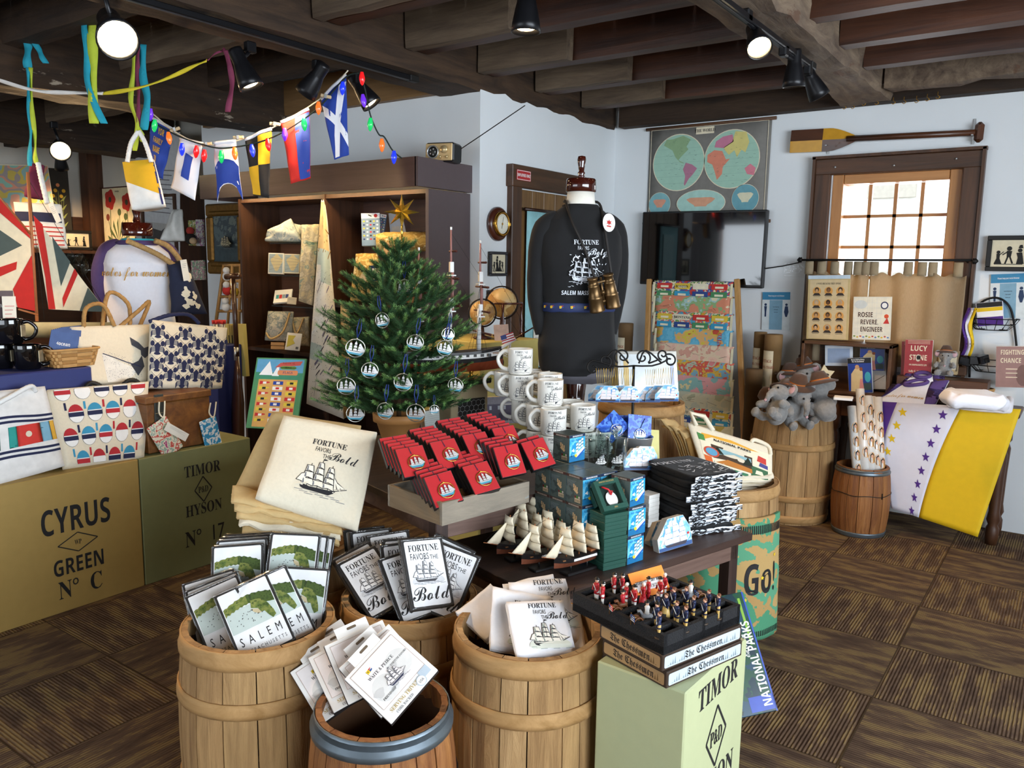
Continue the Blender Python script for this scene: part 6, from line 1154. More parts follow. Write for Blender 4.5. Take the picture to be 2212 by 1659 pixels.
for i in range(6):
 for j in range(5): c = (-.06+.027*i+.0135*(j % 2), ch*.2+.024*j); b.tube([(c[0]+.0155*cos(pi/6+a), -.004, c[1]+.0155*sin(pi/6+a)) for a in [pi/3*q for q in range(6)]], .0008, STEEL, 3, True)
b.build('wire_front', t)
sp = aD(976, 806, 3.95); zb = 1.047; SM = Matrix.Translation((sp.x, sp.y, zb)) @ RZ(math.degrees(math.atan2(U.y, U.x))-16)
t = thing('tall_ship_model', 'large rigged model frigate with bare masts, behind the little tree', 'model ship', SM); hz = .085; LH = .27
def hl(z0, z1, k0, k1, mat, b):
 R_ = []
 for i in range(17):
  q = i/16; x = -LH+2*LH*q; wd = .055*(min(1, (1-q)*3.6)**.6)*(.7+.3*min(1, q*5)); sh = .02*(abs(q-.45)*2)**2; rk_ = .02*max(0, q-.85)/.15
  R_.append([(x-rk_*(1-1), -wd*k0, z0+sh*.6), (x, -wd*k1, z1+sh), (x, wd*k1, z1+sh), (x, wd*k0, z0+sh*.6)])
 b.loft(R_, mat, (1, 1), False)
b = MB(); hl(.03, .078, .18, .92, M('8a3f24', .45), b); hl(.078, .1, .92, 1.0, HULLB, b); hl(.1, .118, 1.0, 1.02, WHITE, b); hl(.118, .132, 1.02, .98, HULLB, b); b.box((0, 0, .124), (LH*1.8, .07, .004), DECK)
for i in range(11): b.box((-LH*.75+.038*i, -.0535, .117), (.016, .006, .014), HULLB)
b.build('hull', t); MK = [(-.17, .62), (-.01, .72), (.14, .66)]; PKM = M('a4716a', .5); YARD = M('4a2018', .5)
for x, hh in MK:
 b = MB(); b.cyl((x, 0, .12), (x, 0, hh*.52), .0115, WHITE, .01); b.cyl((x+.012, 0, hh*.46), (x+.012, 0, hh*.76), .008, PKM, .007); b.cyl((x+.004, 0, hh*.72), (x+.004, 0, hh), .006, PKM, .004); b.cyl((x+.004, 0, hh), (x+.004, 0, hh+.014), .005, WHITE)
 for f in (.46, .7): b.box((x+.006, 0, hh*f), (.035, .045, .006), WHITE, .001); b.box((x+.006, 0, hh*(f+.055)), (.02, .024, .05), WHITE, .002)
 b.build('mast', t)
 for f, l in ((.34, .13), (.5, .11), (.68, .09), (.86, .055)): MB().cyl((x+.014, -l, hh*f), (x+.014, l, hh*f), .0055, YARD, .0045, 8).build('yard', t)
 b = MB(); RG = M('2b2724', .7)
 for sy in (-1, 1):
  for o_ in range(4): b.tube([(x-.04+.022*o_, sy*.052, .13), (x, sy*.012, hh*.46)], .0008, RG, 3); b.tube([(x-.02+.014*o_, sy*.014, hh*.46), (x+.01, 0, hh*.74)], .0007, RG, 3)
  for j in range(7): z = .15+(hh*.46-.15)*j/7; q = 1-j/7.5; b.tube([(x-.04*q, sy*(.012+.04*q), z), (x+.028*q, sy*(.012+.04*q), z)], .0006, RG, 3)
 b.tube([(x+.004, 0, hh*.98), (x+.15 if x < .1 else .40, 0, hh*.7 if x < .1 else .23)], .0008, RG, 3); b.tube([(x+.004, 0, hh*.74), (x+.14 if x < .1 else .36, 0, hh*.46 if x < .1 else .21)], .0008, RG, 3); b.build('shrouds', t)
b = MB(); b.cyl((.24, 0, .135), (.335, 0, .19), .009, WHITE); b.cyl((.31, 0, .178), (.47, 0, .265), .005, MAHO, .003); b.build('bowsprit', t); b = MB(); [b.tube(rope([(.26, sy*.012, .14-.01*i), (.29, sy*.02, .125-.012*i), (.31, sy*.004, .17-.008*i)], 0, 8), .0016, WHITE, 4) for i in range(3) for sy in (-1, 1)]; b.build('bow_rails', t)
b = MB(frame((.27, -.06, .2), (1, 0, .3), (0, 0, 1))); [b.poly(rect(0, .006*i-.018, .07, .0062), M('b8303a', .6) if i % 2 == 0 else WHITE, 0, .001) for i in range(7)]; b.poly(rect(-.02, .01, .03, .022), M('2c3a72', .6), -.001); b.build('flag', t)
b = MB(); [b.lathe([(.02, 0), (.014, .006), (.008, .02), (.012, .03), (.009, .042)], BRASS, 14, T(x, 0, 0)) for x in (-.12, .1)]; b.build('pedestal', t)
# ================================================================== mannequin in the black shirt
fc = aD(1250, 600, 3.75); MR = math.degrees(YAW)*-1+14; MMX = T(fc.x, fc.y, 0) @ RZ(MR); FAB = M('0d0d0f', .85, var=.15, sc=30, sheen=.06, bump=.1); LIN = M('e9e4d8', .8); GREYT = M('55535a', .85); LAC = M('3a120a', .12, var=.1, coat=.6)
def body(b, rings, mat, n=36, nz=.004, seed=0, cap=(1, 1), p=2.3):
 R_ = []
 for z, rx, ry, cx, cy in rings:
  r = []
  for j in range(n):
   a = 2*pi*j/n; c, s_ = cos(a), sin(a); x = math.copysign(abs(c)**(2/p), c)*rx+cx; y = math.copysign(abs(s_)**(2/p), s_)*ry+cy; w_ = 1+nz*14*noise.noise((c*2.2+seed, s_*2.2, z*5)); r.append((x*w_, y*w_, z+.004*noise.noise((c*3, s_*3, seed))))
  R_.append(r)
 b.loft(R_, mat, cap)
def dense(rings, n):
 o = []
 for i in range(len(rings)-1):
  for j in range(n): f = j/n; f = f*f*(3-2*f); o.append(tuple(a+(b_-a)*f for a, b_ in zip(rings[i], rings[i+1])))
 return o+[rings[-1]]
t = thing('mannequin', 'torso mannequin on a turned dark post wearing the black shirt', 'mannequin', MMX); b = MB(); b.lathe([(.075, 1.86), (.066, 1.9), (.062, 1.945)], LIN, 32, None, (1, 1), True, 1, .95); b.build('neck', t)
b = MB(); b.lathe([(.066, 1.94), (.07, 1.944), (.068, 1.995), (.064, 2.0), (.02, 2.003)], LAC, 36, None, (1, 1), True, 1, .95); b.lathe([(.012, 2.0), (.017, 2.01), (.012, 2.018), (.018, 2.026), (.012, 2.034), (.016, 2.06), (.02, 2.085), (.017, 2.1), (.005, 2.103)], LAC, 24); b.build('finial', t)
b = MB(); b.lathe([(.15, 0), (.155, .012), (.12, .03), (.05, .05), (.035, .1), (.045, .16), (.03, .22), (.042, .6), (.03, .8), (.05, .85), (.036, .9), (.05, 1.06), (.034, 1.1), (.034, 1.2)], LAC, 28); b.build('post', t)
SR = [(1.10, .165, .115, 0, 0), (1.14, .185, .13, 0, 0), (1.24, .19, .135, 0, 0), (1.36, .175, .115, 0, 0), (1.41, .168, .108, 0, 0), (1.48, .178, .115, 0, 0), (1.62, .195, .125, 0, -.01), (1.74, .2, .115, 0, 0), (1.81, .17, .09, 0, 0), (1.855, .11, .078, 0, 0), (1.875, .082, .07, 0, 0)]
t = thing('long_sleeve_shirt', 'black long-sleeved shirt printed Fortune Favors the Bold on the mannequin', 'shirt', MMX); b = MB(); DR = dense(SR, 4); body(b, DR, FAB, 44, .005, 3, (0, 0)); b.build('body', t)
for sx in (-1, 1):
 b = MB(); P = rope([(sx*.11, 0, 1.83), (sx*.165, 0, 1.775), (sx*.192, .005, 1.68), (sx*.2, .01, 1.54), (sx*.193, .02, 1.42), (sx*.165, .01, 1.29)], 0, 30); b.tube(P, lambda q: (.03+.03*min(1, q*5))*(1-.4*q)+.0025*noise.noise((q*9, sx, 0)), FAB, 18); b.build('sleeve', t)
MB().lathe([(.083, 1.868), (.087, 1.878), (.079, 1.884)], FAB, 36, None, (0, 0), True, 1, .87).build('collar', t)
def sf(x, z, l):
 for i in range(len(DR)-1):
  if DR[i][0] <= z <= DR[i+1][0]: f = (z-DR[i][0])/(DR[i+1][0]-DR[i][0]+1e-9); rx, ry, cy = [DR[i][k_]+(DR[i+1][k_]-DR[i][k_])*f for k_ in (1, 2, 4)]; break
 else: rx, ry, cy = .17, .11, 0
 q = min(.98, abs(x)/rx); y = cy-ry*(1-q**2.3)**(1/2.3); return (x*1.0, y-.012-l, z)
b = MB(); fortune(b, -.01, 1.625, .082, WPR, sf, -.0008, None, FAB, 0, None, WPR); b.text('SALEM MASSACHUSETTS', .026, WPR, 0, 1.475, -.001, SANS, .75, None, sf); rs = random.Random(2)
for i in range(70): x, z = rs.uniform(-.09, .085), rs.uniform(1.505, 1.655); b.line((x, z), (x+rs.uniform(-.012, .02), z+rs.uniform(0, .014)), rs.uniform(.0015, .005), WPR, -.0022, None, sf)
b.build('print', t)
b = MB(); body(b, dense([(1.06, .13, .09, .02, 0), (1.09, .165, .115, .02, 0), (1.13, .172, .12, .01, 0)], 3), GREYT, 36, .006, 8, (0, 0)); one(b, 'undershirt', 'grey undershirt hem showing below the black shirt', 'shirt', MMX)
BR = [(1.395, .175, .118, 0, 0), (1.40, .178, .121, 0, 0), (1.43, .178, .121, 0, 0), (1.436, .175, .118, 0, 0)]; t = thing('belt', 'navy belt with small yellow flags around the black shirt', 'belt', MMX); b = MB(); body(b, BR, M('1c2a55', .6), 44, .0, 0, (0, 0)); b.build('band', t); b = MB()
for i in range(9): a = -pi/2-1.25+.31*i; X = frame((.181*math.copysign(abs(cos(a))**.87, cos(a)), .1235*math.copysign(abs(sin(a))**.87, sin(a)), 1.415), (-sin(a)*.178, cos(a)*.121, 0), (0, 0, 1)); wpflag(b, 0, 0, .013, X)
b.build('woven_flags', t)
BRS = M('6b5335', .35, .8, .25, 20); t = thing('binoculars', 'old brass binoculars hanging on straps over the black shirt', 'binoculars', MMX @ T(.06, -.175, 1.47) @ RY(-14) @ RX(8))
for sx in (-1, 1): b = MB(); b.lathe([(.034, -.06), (.036, -.055), (.034, -.05), (.032, .0), (.034, .004), (.029, .01), (.025, .055), (.027, .06), (.022, .064), (.02, .085), (.025, .088), (.024, .096), (.01, .097)], BRS, 24, T(sx*.038, 0, 0)); b.build('barrel', t)
b = MB(); [b.box((0, 0, z), (.05, .012, .01), BRS, .002) for z in (-.02, .07)]; b.cyl((0, 0, -.04), (0, 0, .09), .006, BRS); b.lathe([(.012, .0), (.012, .02)], BRS, 16, T(0, 0, .01)); b.build('bridge', t)
iv = (MMX @ T(.06, -.175, 1.47) @ RY(-14) @ RX(8)).inverted() @ MMX
for sx in (-1, 1): b = MB(iv); b.tube(rope([(.06+sx*.04, -.17, 1.55), (.03+sx*.055, -.145, 1.68), (.0+sx*.075, -.11, 1.80), (sx*.08, -.03, 1.89), (sx*.06, .06, 1.90)], 0, 20), .006, M('1f1a17', .6), 6); b.build('strap', t)
b = MB(); b.poly(disc(.03, 26, .044), M('eae6e2', .5), 0, .002); b.poly(star(.014, 6, .5), REDC, -.001); b.poly(rect(0, -.018, .02, .006), REDC, -.001); one(b, 'swing_tag', 'white oval swing tag with red mark on the shirt shoulder', 'tag', MMX @ T(.095, -.125, 1.80) @ RY(8) @ RX(-18))
# ================================================================== window wall: map, screen, oar, curtain, signs
def yw(cs, off=.012): return [dep(aY(c[0], c[1], YW-off)) for c in cs]
cs = ((1404, 284), (1668, 251), (1401, 470)); m, W, H = quad(*cs, *yw(cs)); m = frame(m.translation, (1, 0, 0), (0, 0, 1)); H = .70; m.translation = aY(1404, 284, YW-.012).lerp(aY(1668, 251, YW-.012), .5)+Vector((0, 0, -H/2)); t = thing('wall_map', 'large grey school map of the world hung above the television', 'map', m)
MGR = M('7d7a74', .8); OCE = M('a3c9b5', .8, var=.03); b = MB(); b.sheet(lambda u, v: ((u-.5)*W, .003*sin(u*5+v*2), (v-.5)*H), 8, 6, MGR, .003); b.build('sheet', t); b = MB(); Y_ = -.006
for q in (rect(0, H*.485, W*.96, .005), rect(-W*.48, 0, .004, H*.97), rect(W*.48, 0, .004, H*.97)): b.poly(q, CREAM, Y_)
def blobp(c, rx, rz, pts, m_, y): b.poly([(c[0]+rx*a, c[1]+rz*z) for a, z in pts], m_, y)
C1, C2, R_ = (-W*.235, H*.13), (W*.205, H*.13), W*.217
for c in (C1, C2):
 b.poly(disc(R_*1.03, 40, None, 0, 2*pi, c), CREAM, Y_); b.poly(disc(R_, 40, None, 0, 2*pi, c), OCE, Y_-.001)
 for i in range(-3, 4): z = c[1]+R_*i/4; hw = math.sqrt(max(0, R_*R_-(R_*i/4)**2)); b.line((c[0]-hw, z), (c[0]+hw, z), .0012, M('86a99a', .8), Y_-.0014)
NAM = [(-.25, .85), (.15, .95), (.45, .8), (.3, .55), (.38, .45), (.1, .2), (0, .08), (.18, .0), (.25, -.06), (.05, .02), (-.12, .2), (-.25, .45), (-.6, .65), (-.5, .85)]; SAM = [(.3, -.02), (.55, -.1), (.75, -.25), (.6, -.45), (.45, -.6), (.3, -.85), (.26, -.8), (.3, -.5), (.2, -.25)]
AFR = [(-.9, .2), (-.65, .35), (-.35, .3), (-.2, .0), (-.05, .02), (-.3, -.25), (-.32, -.5), (-.5, -.7), (-.6, -.4), (-.7, -.15), (-.9, -.05)]; EUR = [(-.65, .45), (-.3, .4), (.05, .6), (.0, .85), (-.35, .8), (-.6, .65)]; ASI = [(-.28, .35), (-.1, .15), (.1, .3), (.2, .05), (.35, .3), (.5, .2), (.62, .55), (.5, .9), (.1, .95), (.0, .6), (-.3, .42)]; AUS = [(.5, -.35), (.7, -.2), (.9, -.35), (.85, -.6), (.6, -.55)]
for c, p_, col in ((C1, NAM, '8fae84'), (C1, SAM, 'b2798f'), (C2, AFR, 'dd8a70'), (C2, EUR, 'c97f98'), (C2, ASI, 'd9cd80'), (C2, AUS, 'd98492')): blobp(c, R_, R_, p_, M(col, .8, var=.05), Y_-.002)
rs = random.Random(9)
for i in range(90):
 c = (C1, C2)[i % 2]; a, r = rs.uniform(0, 6.28), R_*.9*math.sqrt(rs.random()); x, z = c[0]+r*cos(a), c[1]+r*sin(a); b.line((x, z), (x+rs.uniform(.006, .02), z+rs.uniform(-.004, .004)), .0013, M('4f5f58', .8), Y_-.003)
for c, r, rz, o, l_ in (((-W*.385, -H*.3), W*.095, H*.125, '7fb0b5', 'd99a80'), ((W*.33, -H*.27), W*.105, H*.14, '6fa5b0', 'ddd9bb'), ((-.03*W, -H*.3), W*.2, H*.135, 'a9cfc4', 'd8a080')):
 b.poly(disc(r*1.03, 30, rz*1.03, 0, 2*pi, c), CREAM, Y_); b.poly(disc(r, 30, rz, 0, 2*pi, c), M(o, .8), Y_-.001); blobp(c, r*.8, rz*.8, [(.6*cos(a)*(1+.4*sin(3*a)), .1+.6*sin(a)*(1+.3*cos(2*a))) for a in [2*pi*i/16 for i in range(16)]], M(l_, .8), Y_-.002)
b.poly(rect(-W*.02, H*.44, W*.15, H*.07), CREAM, Y_-.001); b.text('THE WORLD', H*.045, INK, -W*.02, H*.425, Y_-.002, SER, .82); b.build('printing', t)
for z, e in ((H/2, .03), (-H/2, .03)): MB().cyl((-W/2-e, 0, z), (W/2+e, 0, z), .012, WOOD('4a2f1a', '6d482a', 12, 0)).build('rod', t)
a, c = aY(1388, 459, YW-.09), aY(1645, 622, YW-.09); w, h = c.x-a.x+.012, a.z-c.z; t = thing('television', 'large black flat television on the wall beneath the world map', 'television', frame((a+c)/2, (1, 0, 0), (0, 0, 1)) @ RY(.5)); MB().box((0, .03, 0), (w, .045, h), M('101012', .35), .006).build('bezel', t); MB().box((0, .006, .004), (w-.03, .004, h-.035), M('050506', .06, coat=.6, spec=.7)).build('screen', t); MB().box((0, .062, 0), (.3, .04, .2), BLACK).build('wall_bracket', t)
b = MB(); b.tube([tuple(aY(1648, 581, YW-.04)), tuple(aY(1690, 575, YW-.03)), tuple(aY(1727, 567, YW-.05))], .004, IRON, 5); one(b, 'cable', 'thin black cable from the television to the curtain rod', 'cable')
# oar over the window
a, c = aY(1708, 306, YW-.05), aY(2122, 302, YW-.05); Ln = c.x-a.x; t = thing('oar', 'varnished oar with brown and yellow checked blade above the window', 'oar', frame(a, (1, 0, .0), (0, 0, 1)) @ RY(1.5)); BRN = WOOD('3c2010', '5a3219', 10, 0, .4, .05, .15); YLO = M('c8921f', .45, coat=.1); bl, hb = Ln*.37, .074
def oh(x): return hb if x < bl*.62 else hb-(hb-.016)*((x-bl*.62)/(bl*.38))**1.4
for x0, x1, s_, mt in ((0, bl*.5, 1, BRN), (bl*.5, bl, 1, YLO), (0, bl*.5, -1, YLO), (bl*.5, bl, -1, BRN)):
 b = MB(); n = 10; b.loft([[(x0+(x1-x0)*i/n, -.006*(1-j/4)-.003, s_*oh(x0+(x1-x0)*i/n)*j/4) for j in range(5)]+[(x0+(x1-x0)*i/n, .006, s_*oh(x0+(x1-x0)*i/n)*(1-j/4)) for j in range(5)] for i in range(n+1)], mt, (1, 1), False); b.build('blade_panel', t)
MB().cyl((bl*.86, 0, 0), (Ln-.04, 0, 0), .02, BRN, .019, 16).build('shaft', t); MB().box((Ln-.02, 0, 0), (.05, .045, .12), BRN, .018).build('grip', t)
for i, x in enumerate((aY(1790, 320, YW).x, aY(2103, 295, YW).x)): b = MB(); b.box((0, .05, -.01), (.014, .006, .15), STEEL, .001); b.box((0, .018, -.038), (.012, .07, .006), STEEL); one(b, 'wall_bracket', 'grey metal bracket holding the oar, ' + ('under the blade' if i == 0 else 'by the grip'), 'bracket', T(x, YW-.056, a.z-.006), 'oar brackets')
# curtain
a, c = aY(1733, 561.5, YW-.12), aY(2100, 559, YW-.12); t = thing('curtain_rod', 'thin black curtain rod with knobs across the window', 'curtain rod', a); Lr = c.x-a.x; MB().cyl((0, 0, 0), (Lr, 0, .006), .007, IRON).build('rod', t)
for x, s_ in ((0, -1), (Lr, 1)): b = MB(); b.lathe([(.004, 0), (.02, .006), (.016, .012), (.02, .02), (.004, .034)], IRON, 10, T(x, 0, 0) @ RY(90*s_)); b.build('finial', t)
for x in (.06, Lr-.03): MB().cyl((x, 0, 0), (x, .115, -.01), .005, IRON).build('bracket', t)
cmat, nt, pb2 = _new('linen_curtain'); nt.links.new(ramp(nt, node(nt, 'TexNoise', i2=30).outputs[0], [(.3, lin('a8977c')), (.7, lin('b9a98c'))]), pb2.inputs['Base Color']); tl_ = node(nt, 'BsdfTranslucent'); tl_.inputs[0].default_value = lin('d0b48c'); ms = node(nt, 'MixShader'); ms.inputs[0].default_value = .45; nt.links.new(pb2.outputs[0], ms.inputs[1]); nt.links.new(tl_.outputs[0], ms.inputs[2]); nt.links.new(ms.outputs[0], nt.nodes['Material Output'].inputs[0]); pb2.inputs['Roughness'].default_value = .9
ct = thing('curtain', 'beige tab-top linen cafe curtain, left panel of the window', 'curtain', a, 'linen cafe curtains'); c2 = thing('curtain', 'beige tab-top linen cafe curtain, right panel of the window', 'curtain', a, 'linen cafe curtains')
for t_, x0, x1, tabs in ((ct, .035, .43, (.05, .13, .215, .30, .36, .41)), (c2, .44, Lr-.02, (.46, .66, .74, .80, .94))):
 b = MB(); zt = -.075; b.sheet(lambda u, v: (x0+(x1-x0)*u, .018*sin(u*19+x0*9)*(1-.3*v)+.006*noise.noise((u*8, v*2, x0)), zt-.6+.6*v-.022*(sin(u*17+1)**2)*v**4), 60, 10, cmat, .0015); b.build('cloth', t_)
 for x in tabs:
  b = MB(); b.sheet(lambda u, v: (x+.05*(u-.5), .01*cos(pi*v), zt-.02+.095*sin(pi*v)*.9), 2, 12, M('9b8b70', .9), .002); b.build('tab', t_)
def distsign(b, W, H):
 b.poly(rect(0, H*.4, W*.98, H*.2), M('3a86b0', .6), -.0006); b.text('Please keep your social distance', H*.05, WHITE, 0, H*.385, -.001, SANS, .52); b.poly(rect(0, -H*.1, W*.46, H*.78), M('7fa8bf', .6), -.0006)
 for i in range(3): b.text(('Social distancing', '6 feet apart', 'thank you')[i], H*.032, INK, 0, H*(.1-.07*i), -.001, SANS, .6)
 for sx, k_ in ((-1, 1), (1, 0)):
  x = sx*W*.37; b.poly(disc(H*.035, 10, None, 0, 2*pi, (x, H*.17)), M('22385a', .6), -.001); b.poly([(x-W*.05, H*.13), (x+W*.05, H*.13), (x+W*(.03 if k_ else .08), -H*.02), (x+W*.03, -H*.15), (x-W*.03, -H*.15), (x-W*(.03 if k_ else .08), -H*.02)], M('22385a', .6), -.001)
for cs, lab in ((((1647, 631), (1708, 631), (1646, 712)), 'blue social distance sign on the wall left of the window table'), (((2140, 593), (2218, 590), (2135, 688)), 'blue social distance sign on the wall right of the window')): qb('wall_sign', lab, 'sign', cs, yw(cs), .002, M('d9e2e4', .6), distsign, 'social distance signs')
cs = ((2132, 512), (2232, 506), (2124, 588)); m, W, H = quad(*cs, *yw(cs, .03)); silframe('black framed silhouette of playing children right of the window', frame(m.translation, (1, 0, 0), (0, 0, 1)), W, H, .026, 3, .03)
b = MB(); p = aY(1716, 582, YW-.02); b.sheet(lambda u, v: ((u-.5)*.14, .01*noise.noise((u*6, v*5, 2)), (v-.5)*.11), 12, 10, SLEEVE, .0006); one(b, 'plastic_bag', 'empty clear plastic bag hanging on the wall beside the window', 'bag', frame(p, (1, 0, 0), (0, 0, 1)))
# ================================================================== ladder rack of map sheets, mailing tubes
LW = WOOD('a9793f', 'c99a5c', 12, 2, .5, .1); yb, yt = 5.32, 5.62
def lad(px, py):   # a point of the leaning ladder plane, yt at z=1.55 down to yb at the floor
 d = ray(px, py); s_ = (yt-yb)/1.55; tt = (yb+s_*EYE)/(d.y-s_*d.z); return CAM0+d*tt
t = thing('ladder_rack', 'light wooden ladder rack leaning by the wall, hung with printed map sheets', 'rack', lad(1500, 950)); iv = T(*(-lad(1500, 950)))
for x0, x1 in ((1403, 1391), (1592, 1608)):
 A_, B_ = lad(x0, 603), lad(x1, 962); d = (B_-A_); B_ = A_+d*(1.0 if B_.z < .02 else (A_.z-.02)/(A_.z-B_.z)); u_ = (A_-B_).normalized(); xr = (Vector((1, 0, 0))-u_*u_.x).normalized(); MB(iv @ frame((A_+B_)/2, xr, u_)).box((0, 0, 0), (.038, .03, (A_-B_).length), LW, .004).build('rail', t)
ROWS = [(610, 'Boston label sheet, topmost on the ladder rack', 0), (641, 'red and green city map sheet, second on the ladder rack', 1), (677, 'sheet of travel stickers, third on the ladder rack', 2), (712, 'blue lake map sheet with red lettering on the ladder rack', 3), (746, 'pale pink state map sheet on the ladder rack', 4), (781, 'red and blue regional map sheet on the ladder rack', 5), (815, 'large pink and teal map sheet on the ladder rack', 6), (850, 'grey coastline map sheet on the ladder rack', 7), (882, 'sheet of small travel labels low on the ladder rack', 8), (914, 'cream printed sheet, lowest on the ladder rack', 9)]
MB_ = [BLOTCH(c, s, .7, 4) for c, s in ((['e9ddb9', 'c9423a', '4a5a9a', 'e9ddb9', '5a8a4a', 'e9ddb9'], 16), (['e3d9b4', 'd98a6a', 'd98a6a', '8fb07a', 'a9c9c4', 'e3d9b4'], 9), (['e6d25a', '4fa0c0', 'd9604a', 'e9e0c4', '5a9a5a', 'e3a93a'], 18), (['5fb0d0', '6fbcd8', '5fb0d0', 'e0b070', 'd9c24a', 'c9523a'], 9), (['e6b9a4', 'eac4ae', 'e6cfb0', 'dca490', 'e9d9bd'], 10), (['d9604f', '7fb0c8', 'e0b84a', 'd9604f', 'b9c9b0', 'e08a8a'], 11), (['e3a4a4', 'e6aeae', 'e3a4a4', '8fc0bc', 'e6d9a4'], 5), (['c9cbb4', 'c4c8b4', 'd4d0b4', 'b4b89a'], 8), (['d9d4b4', 'd9d4b4', '4a7a9a', 'd9d4b4', 'c9523a'], 20), (['dcd2ae', 'd9cfa8', 'dcd2ae', 'c9b25a'], 8))]
for i, (py, lab, k_) in enumerate(ROWS):
 A_, B_ = lad(1412+(i > 2)*3, py), lad(1588+(i > 3)*2, py+1); w = B_.x-A_.x; rz = .21; mx = frame(A_.lerp(B_, .5), (1, 0, 0), (0, 0, 1)); sht = thing('map_sheet', lab, 'map sheet', mx, 'printed map sheets on the ladder rack'); b = MB(); b.cyl((-w/2-.025, 0, 0), (w/2+.025, 0, 0), .009, LW)
 o = b.build('rung', t); o.matrix_world = mx; o.parent = t; o.matrix_parent_inverse = t.matrix_world.inverted()
 b = MB(); b.sheet(lambda u, v: ((u-.5)*w*.97, (-.012-.022*(1-v) if v < .82 else -.012*cos((v-.82)/.18*pi))+.003*sin(u*7+i), (-rz*.82+rz*v if v < .82 else .012*sin((v-.82)/.18*pi))), 10, 20, MB_[k_], .0015); b.build('sheet', sht); b = MB(); rs = random.Random(i); fr = lambda z: -.0145-.022*(1-(z+rz*.82)/rz)-.003
 pw = lambda x, z, l: (x, fr(z)+.003*sin((x/(w*.97)+.5)*7+i)-l*1.5+.002, z)
 for x in (-.485, .485): b.poly(rect(w*x*.98, -rz*.36, w*.03, rz*.7), M('e6dcba', .7), -.0008, 0, None, pw)
 if k_ in (0, 2, 8):
  for j in range(4):
   for q in range(2): col = ('c9352f', '2f4a8a', 'e0c040', '4a8a5a', 'e9e0c4', '3a9ac0')[(i+j*2+q*3) % 6]; b.poly(rect(w*(-.34+.225*j), -rz*(.13+.27*q), w*.19, rz*.2), M(col, .7), -.001, 0, None, pw); b.poly(rect(w*(-.34+.225*j), -rz*(.15+.27*q), w*.1, rz*.07), M('efe6c8', .7), -.0014, 0, None, pw)
  b.text(('BOSTON', 0, 'MONTANA', 0, 0, 0, 0, 0, 'BANFF')[k_], rz*.13, INK, -w*.12, -rz*.18, -.002, SER, .9, None, pw)
 elif k_ == 3: b.text('UNITED', rz*.2, REDC, w*.36, -rz*.34, -.0015, SER, .8, None, pw, 90)
 else:
  for j in range(14): x, z = w*rs.uniform(-.42, .4), -rz*rs.uniform(.05, .6); b.line((x, z), (x+w*rs.uniform(-.12, .12), z+rz*rs.uniform(-.12, .12)), .0016, (M('8d5a4a', .7), INK)[j % 3 == 0], -.0012, None, pw)
 b.build('printing', sht)
KR = M('8a6a42', .75, var=.06); KRD = M('6d5334', .75, var=.06); TLB = M('d9ccae', .7)
for px0, px1, top, bot, y_, lab in ((1630, 1657, 717, 900, 5.55, 'tall kraft mailing tube behind the labelled one'), (1653, 1691, 722, 905, 5.45, 'tall kraft mailing tube with pale label beside the elephants'), (1612, 1648, 797, 1000, 5.35, 'dark kraft mailing tube standing lower between ladder and elephants'), (1338, 1367, 698, 880, 5.6, 'kraft mailing tube with label behind the mannequin'), (1684, 1712, 790, 900, 5.62, 'short kraft mailing tube behind the elephants')):
 A_, B_ = aY(px0, top, y_), aY(px1, top, y_); r = (B_-A_).length/2; c = (A_+B_)/2; t = thing('mailing_tube', lab, 'tube', (c.x, c.y, 0), 'kraft mailing tubes'); MB().lathe([(r*.98, 0), (r*.98, c.z-.1), (r, c.z-.1), (r, c.z-.004), (r*.97, c.z)], KR if 'pale' in lab or 'tall' in lab else KRD, 28).build('tube', t)
 if 'label' in lab or 'tall' in lab:
  b = MB(); wf = lambda x, z, l: ((r+.0006+l)*cos(-2.1+x/r), (r+.0006+l)*sin(-2.1+x/r), z); zc_ = c.z-.28; b.loft([[wf(r*(-.9+1.8*i/8), z, 0) for i in range(9)] for z in (zc_-.19, zc_+.17)], TLB, (0, 0), True, False); b.text('VINTAGE', .03, M('9a4a2f', .7), 0, zc_+.09, -.001, SER, .7, None, wf); b.text('SCHOOL CHART', .026, M('9a4a2f', .7), 0, zc_+.05, -.001, SER, .6, None, wf); b.poly(rect(0, zc_-.06, r*1.3, .12), M('8d8a5f', .7), -.001, 0, None, wf); b.poly(disc(r*.3, 12, .05, 0, 2*pi, (0, zc_-.06)), M('c9c4a0', .7), -.002, 0, None, wf); b.build('label', t)
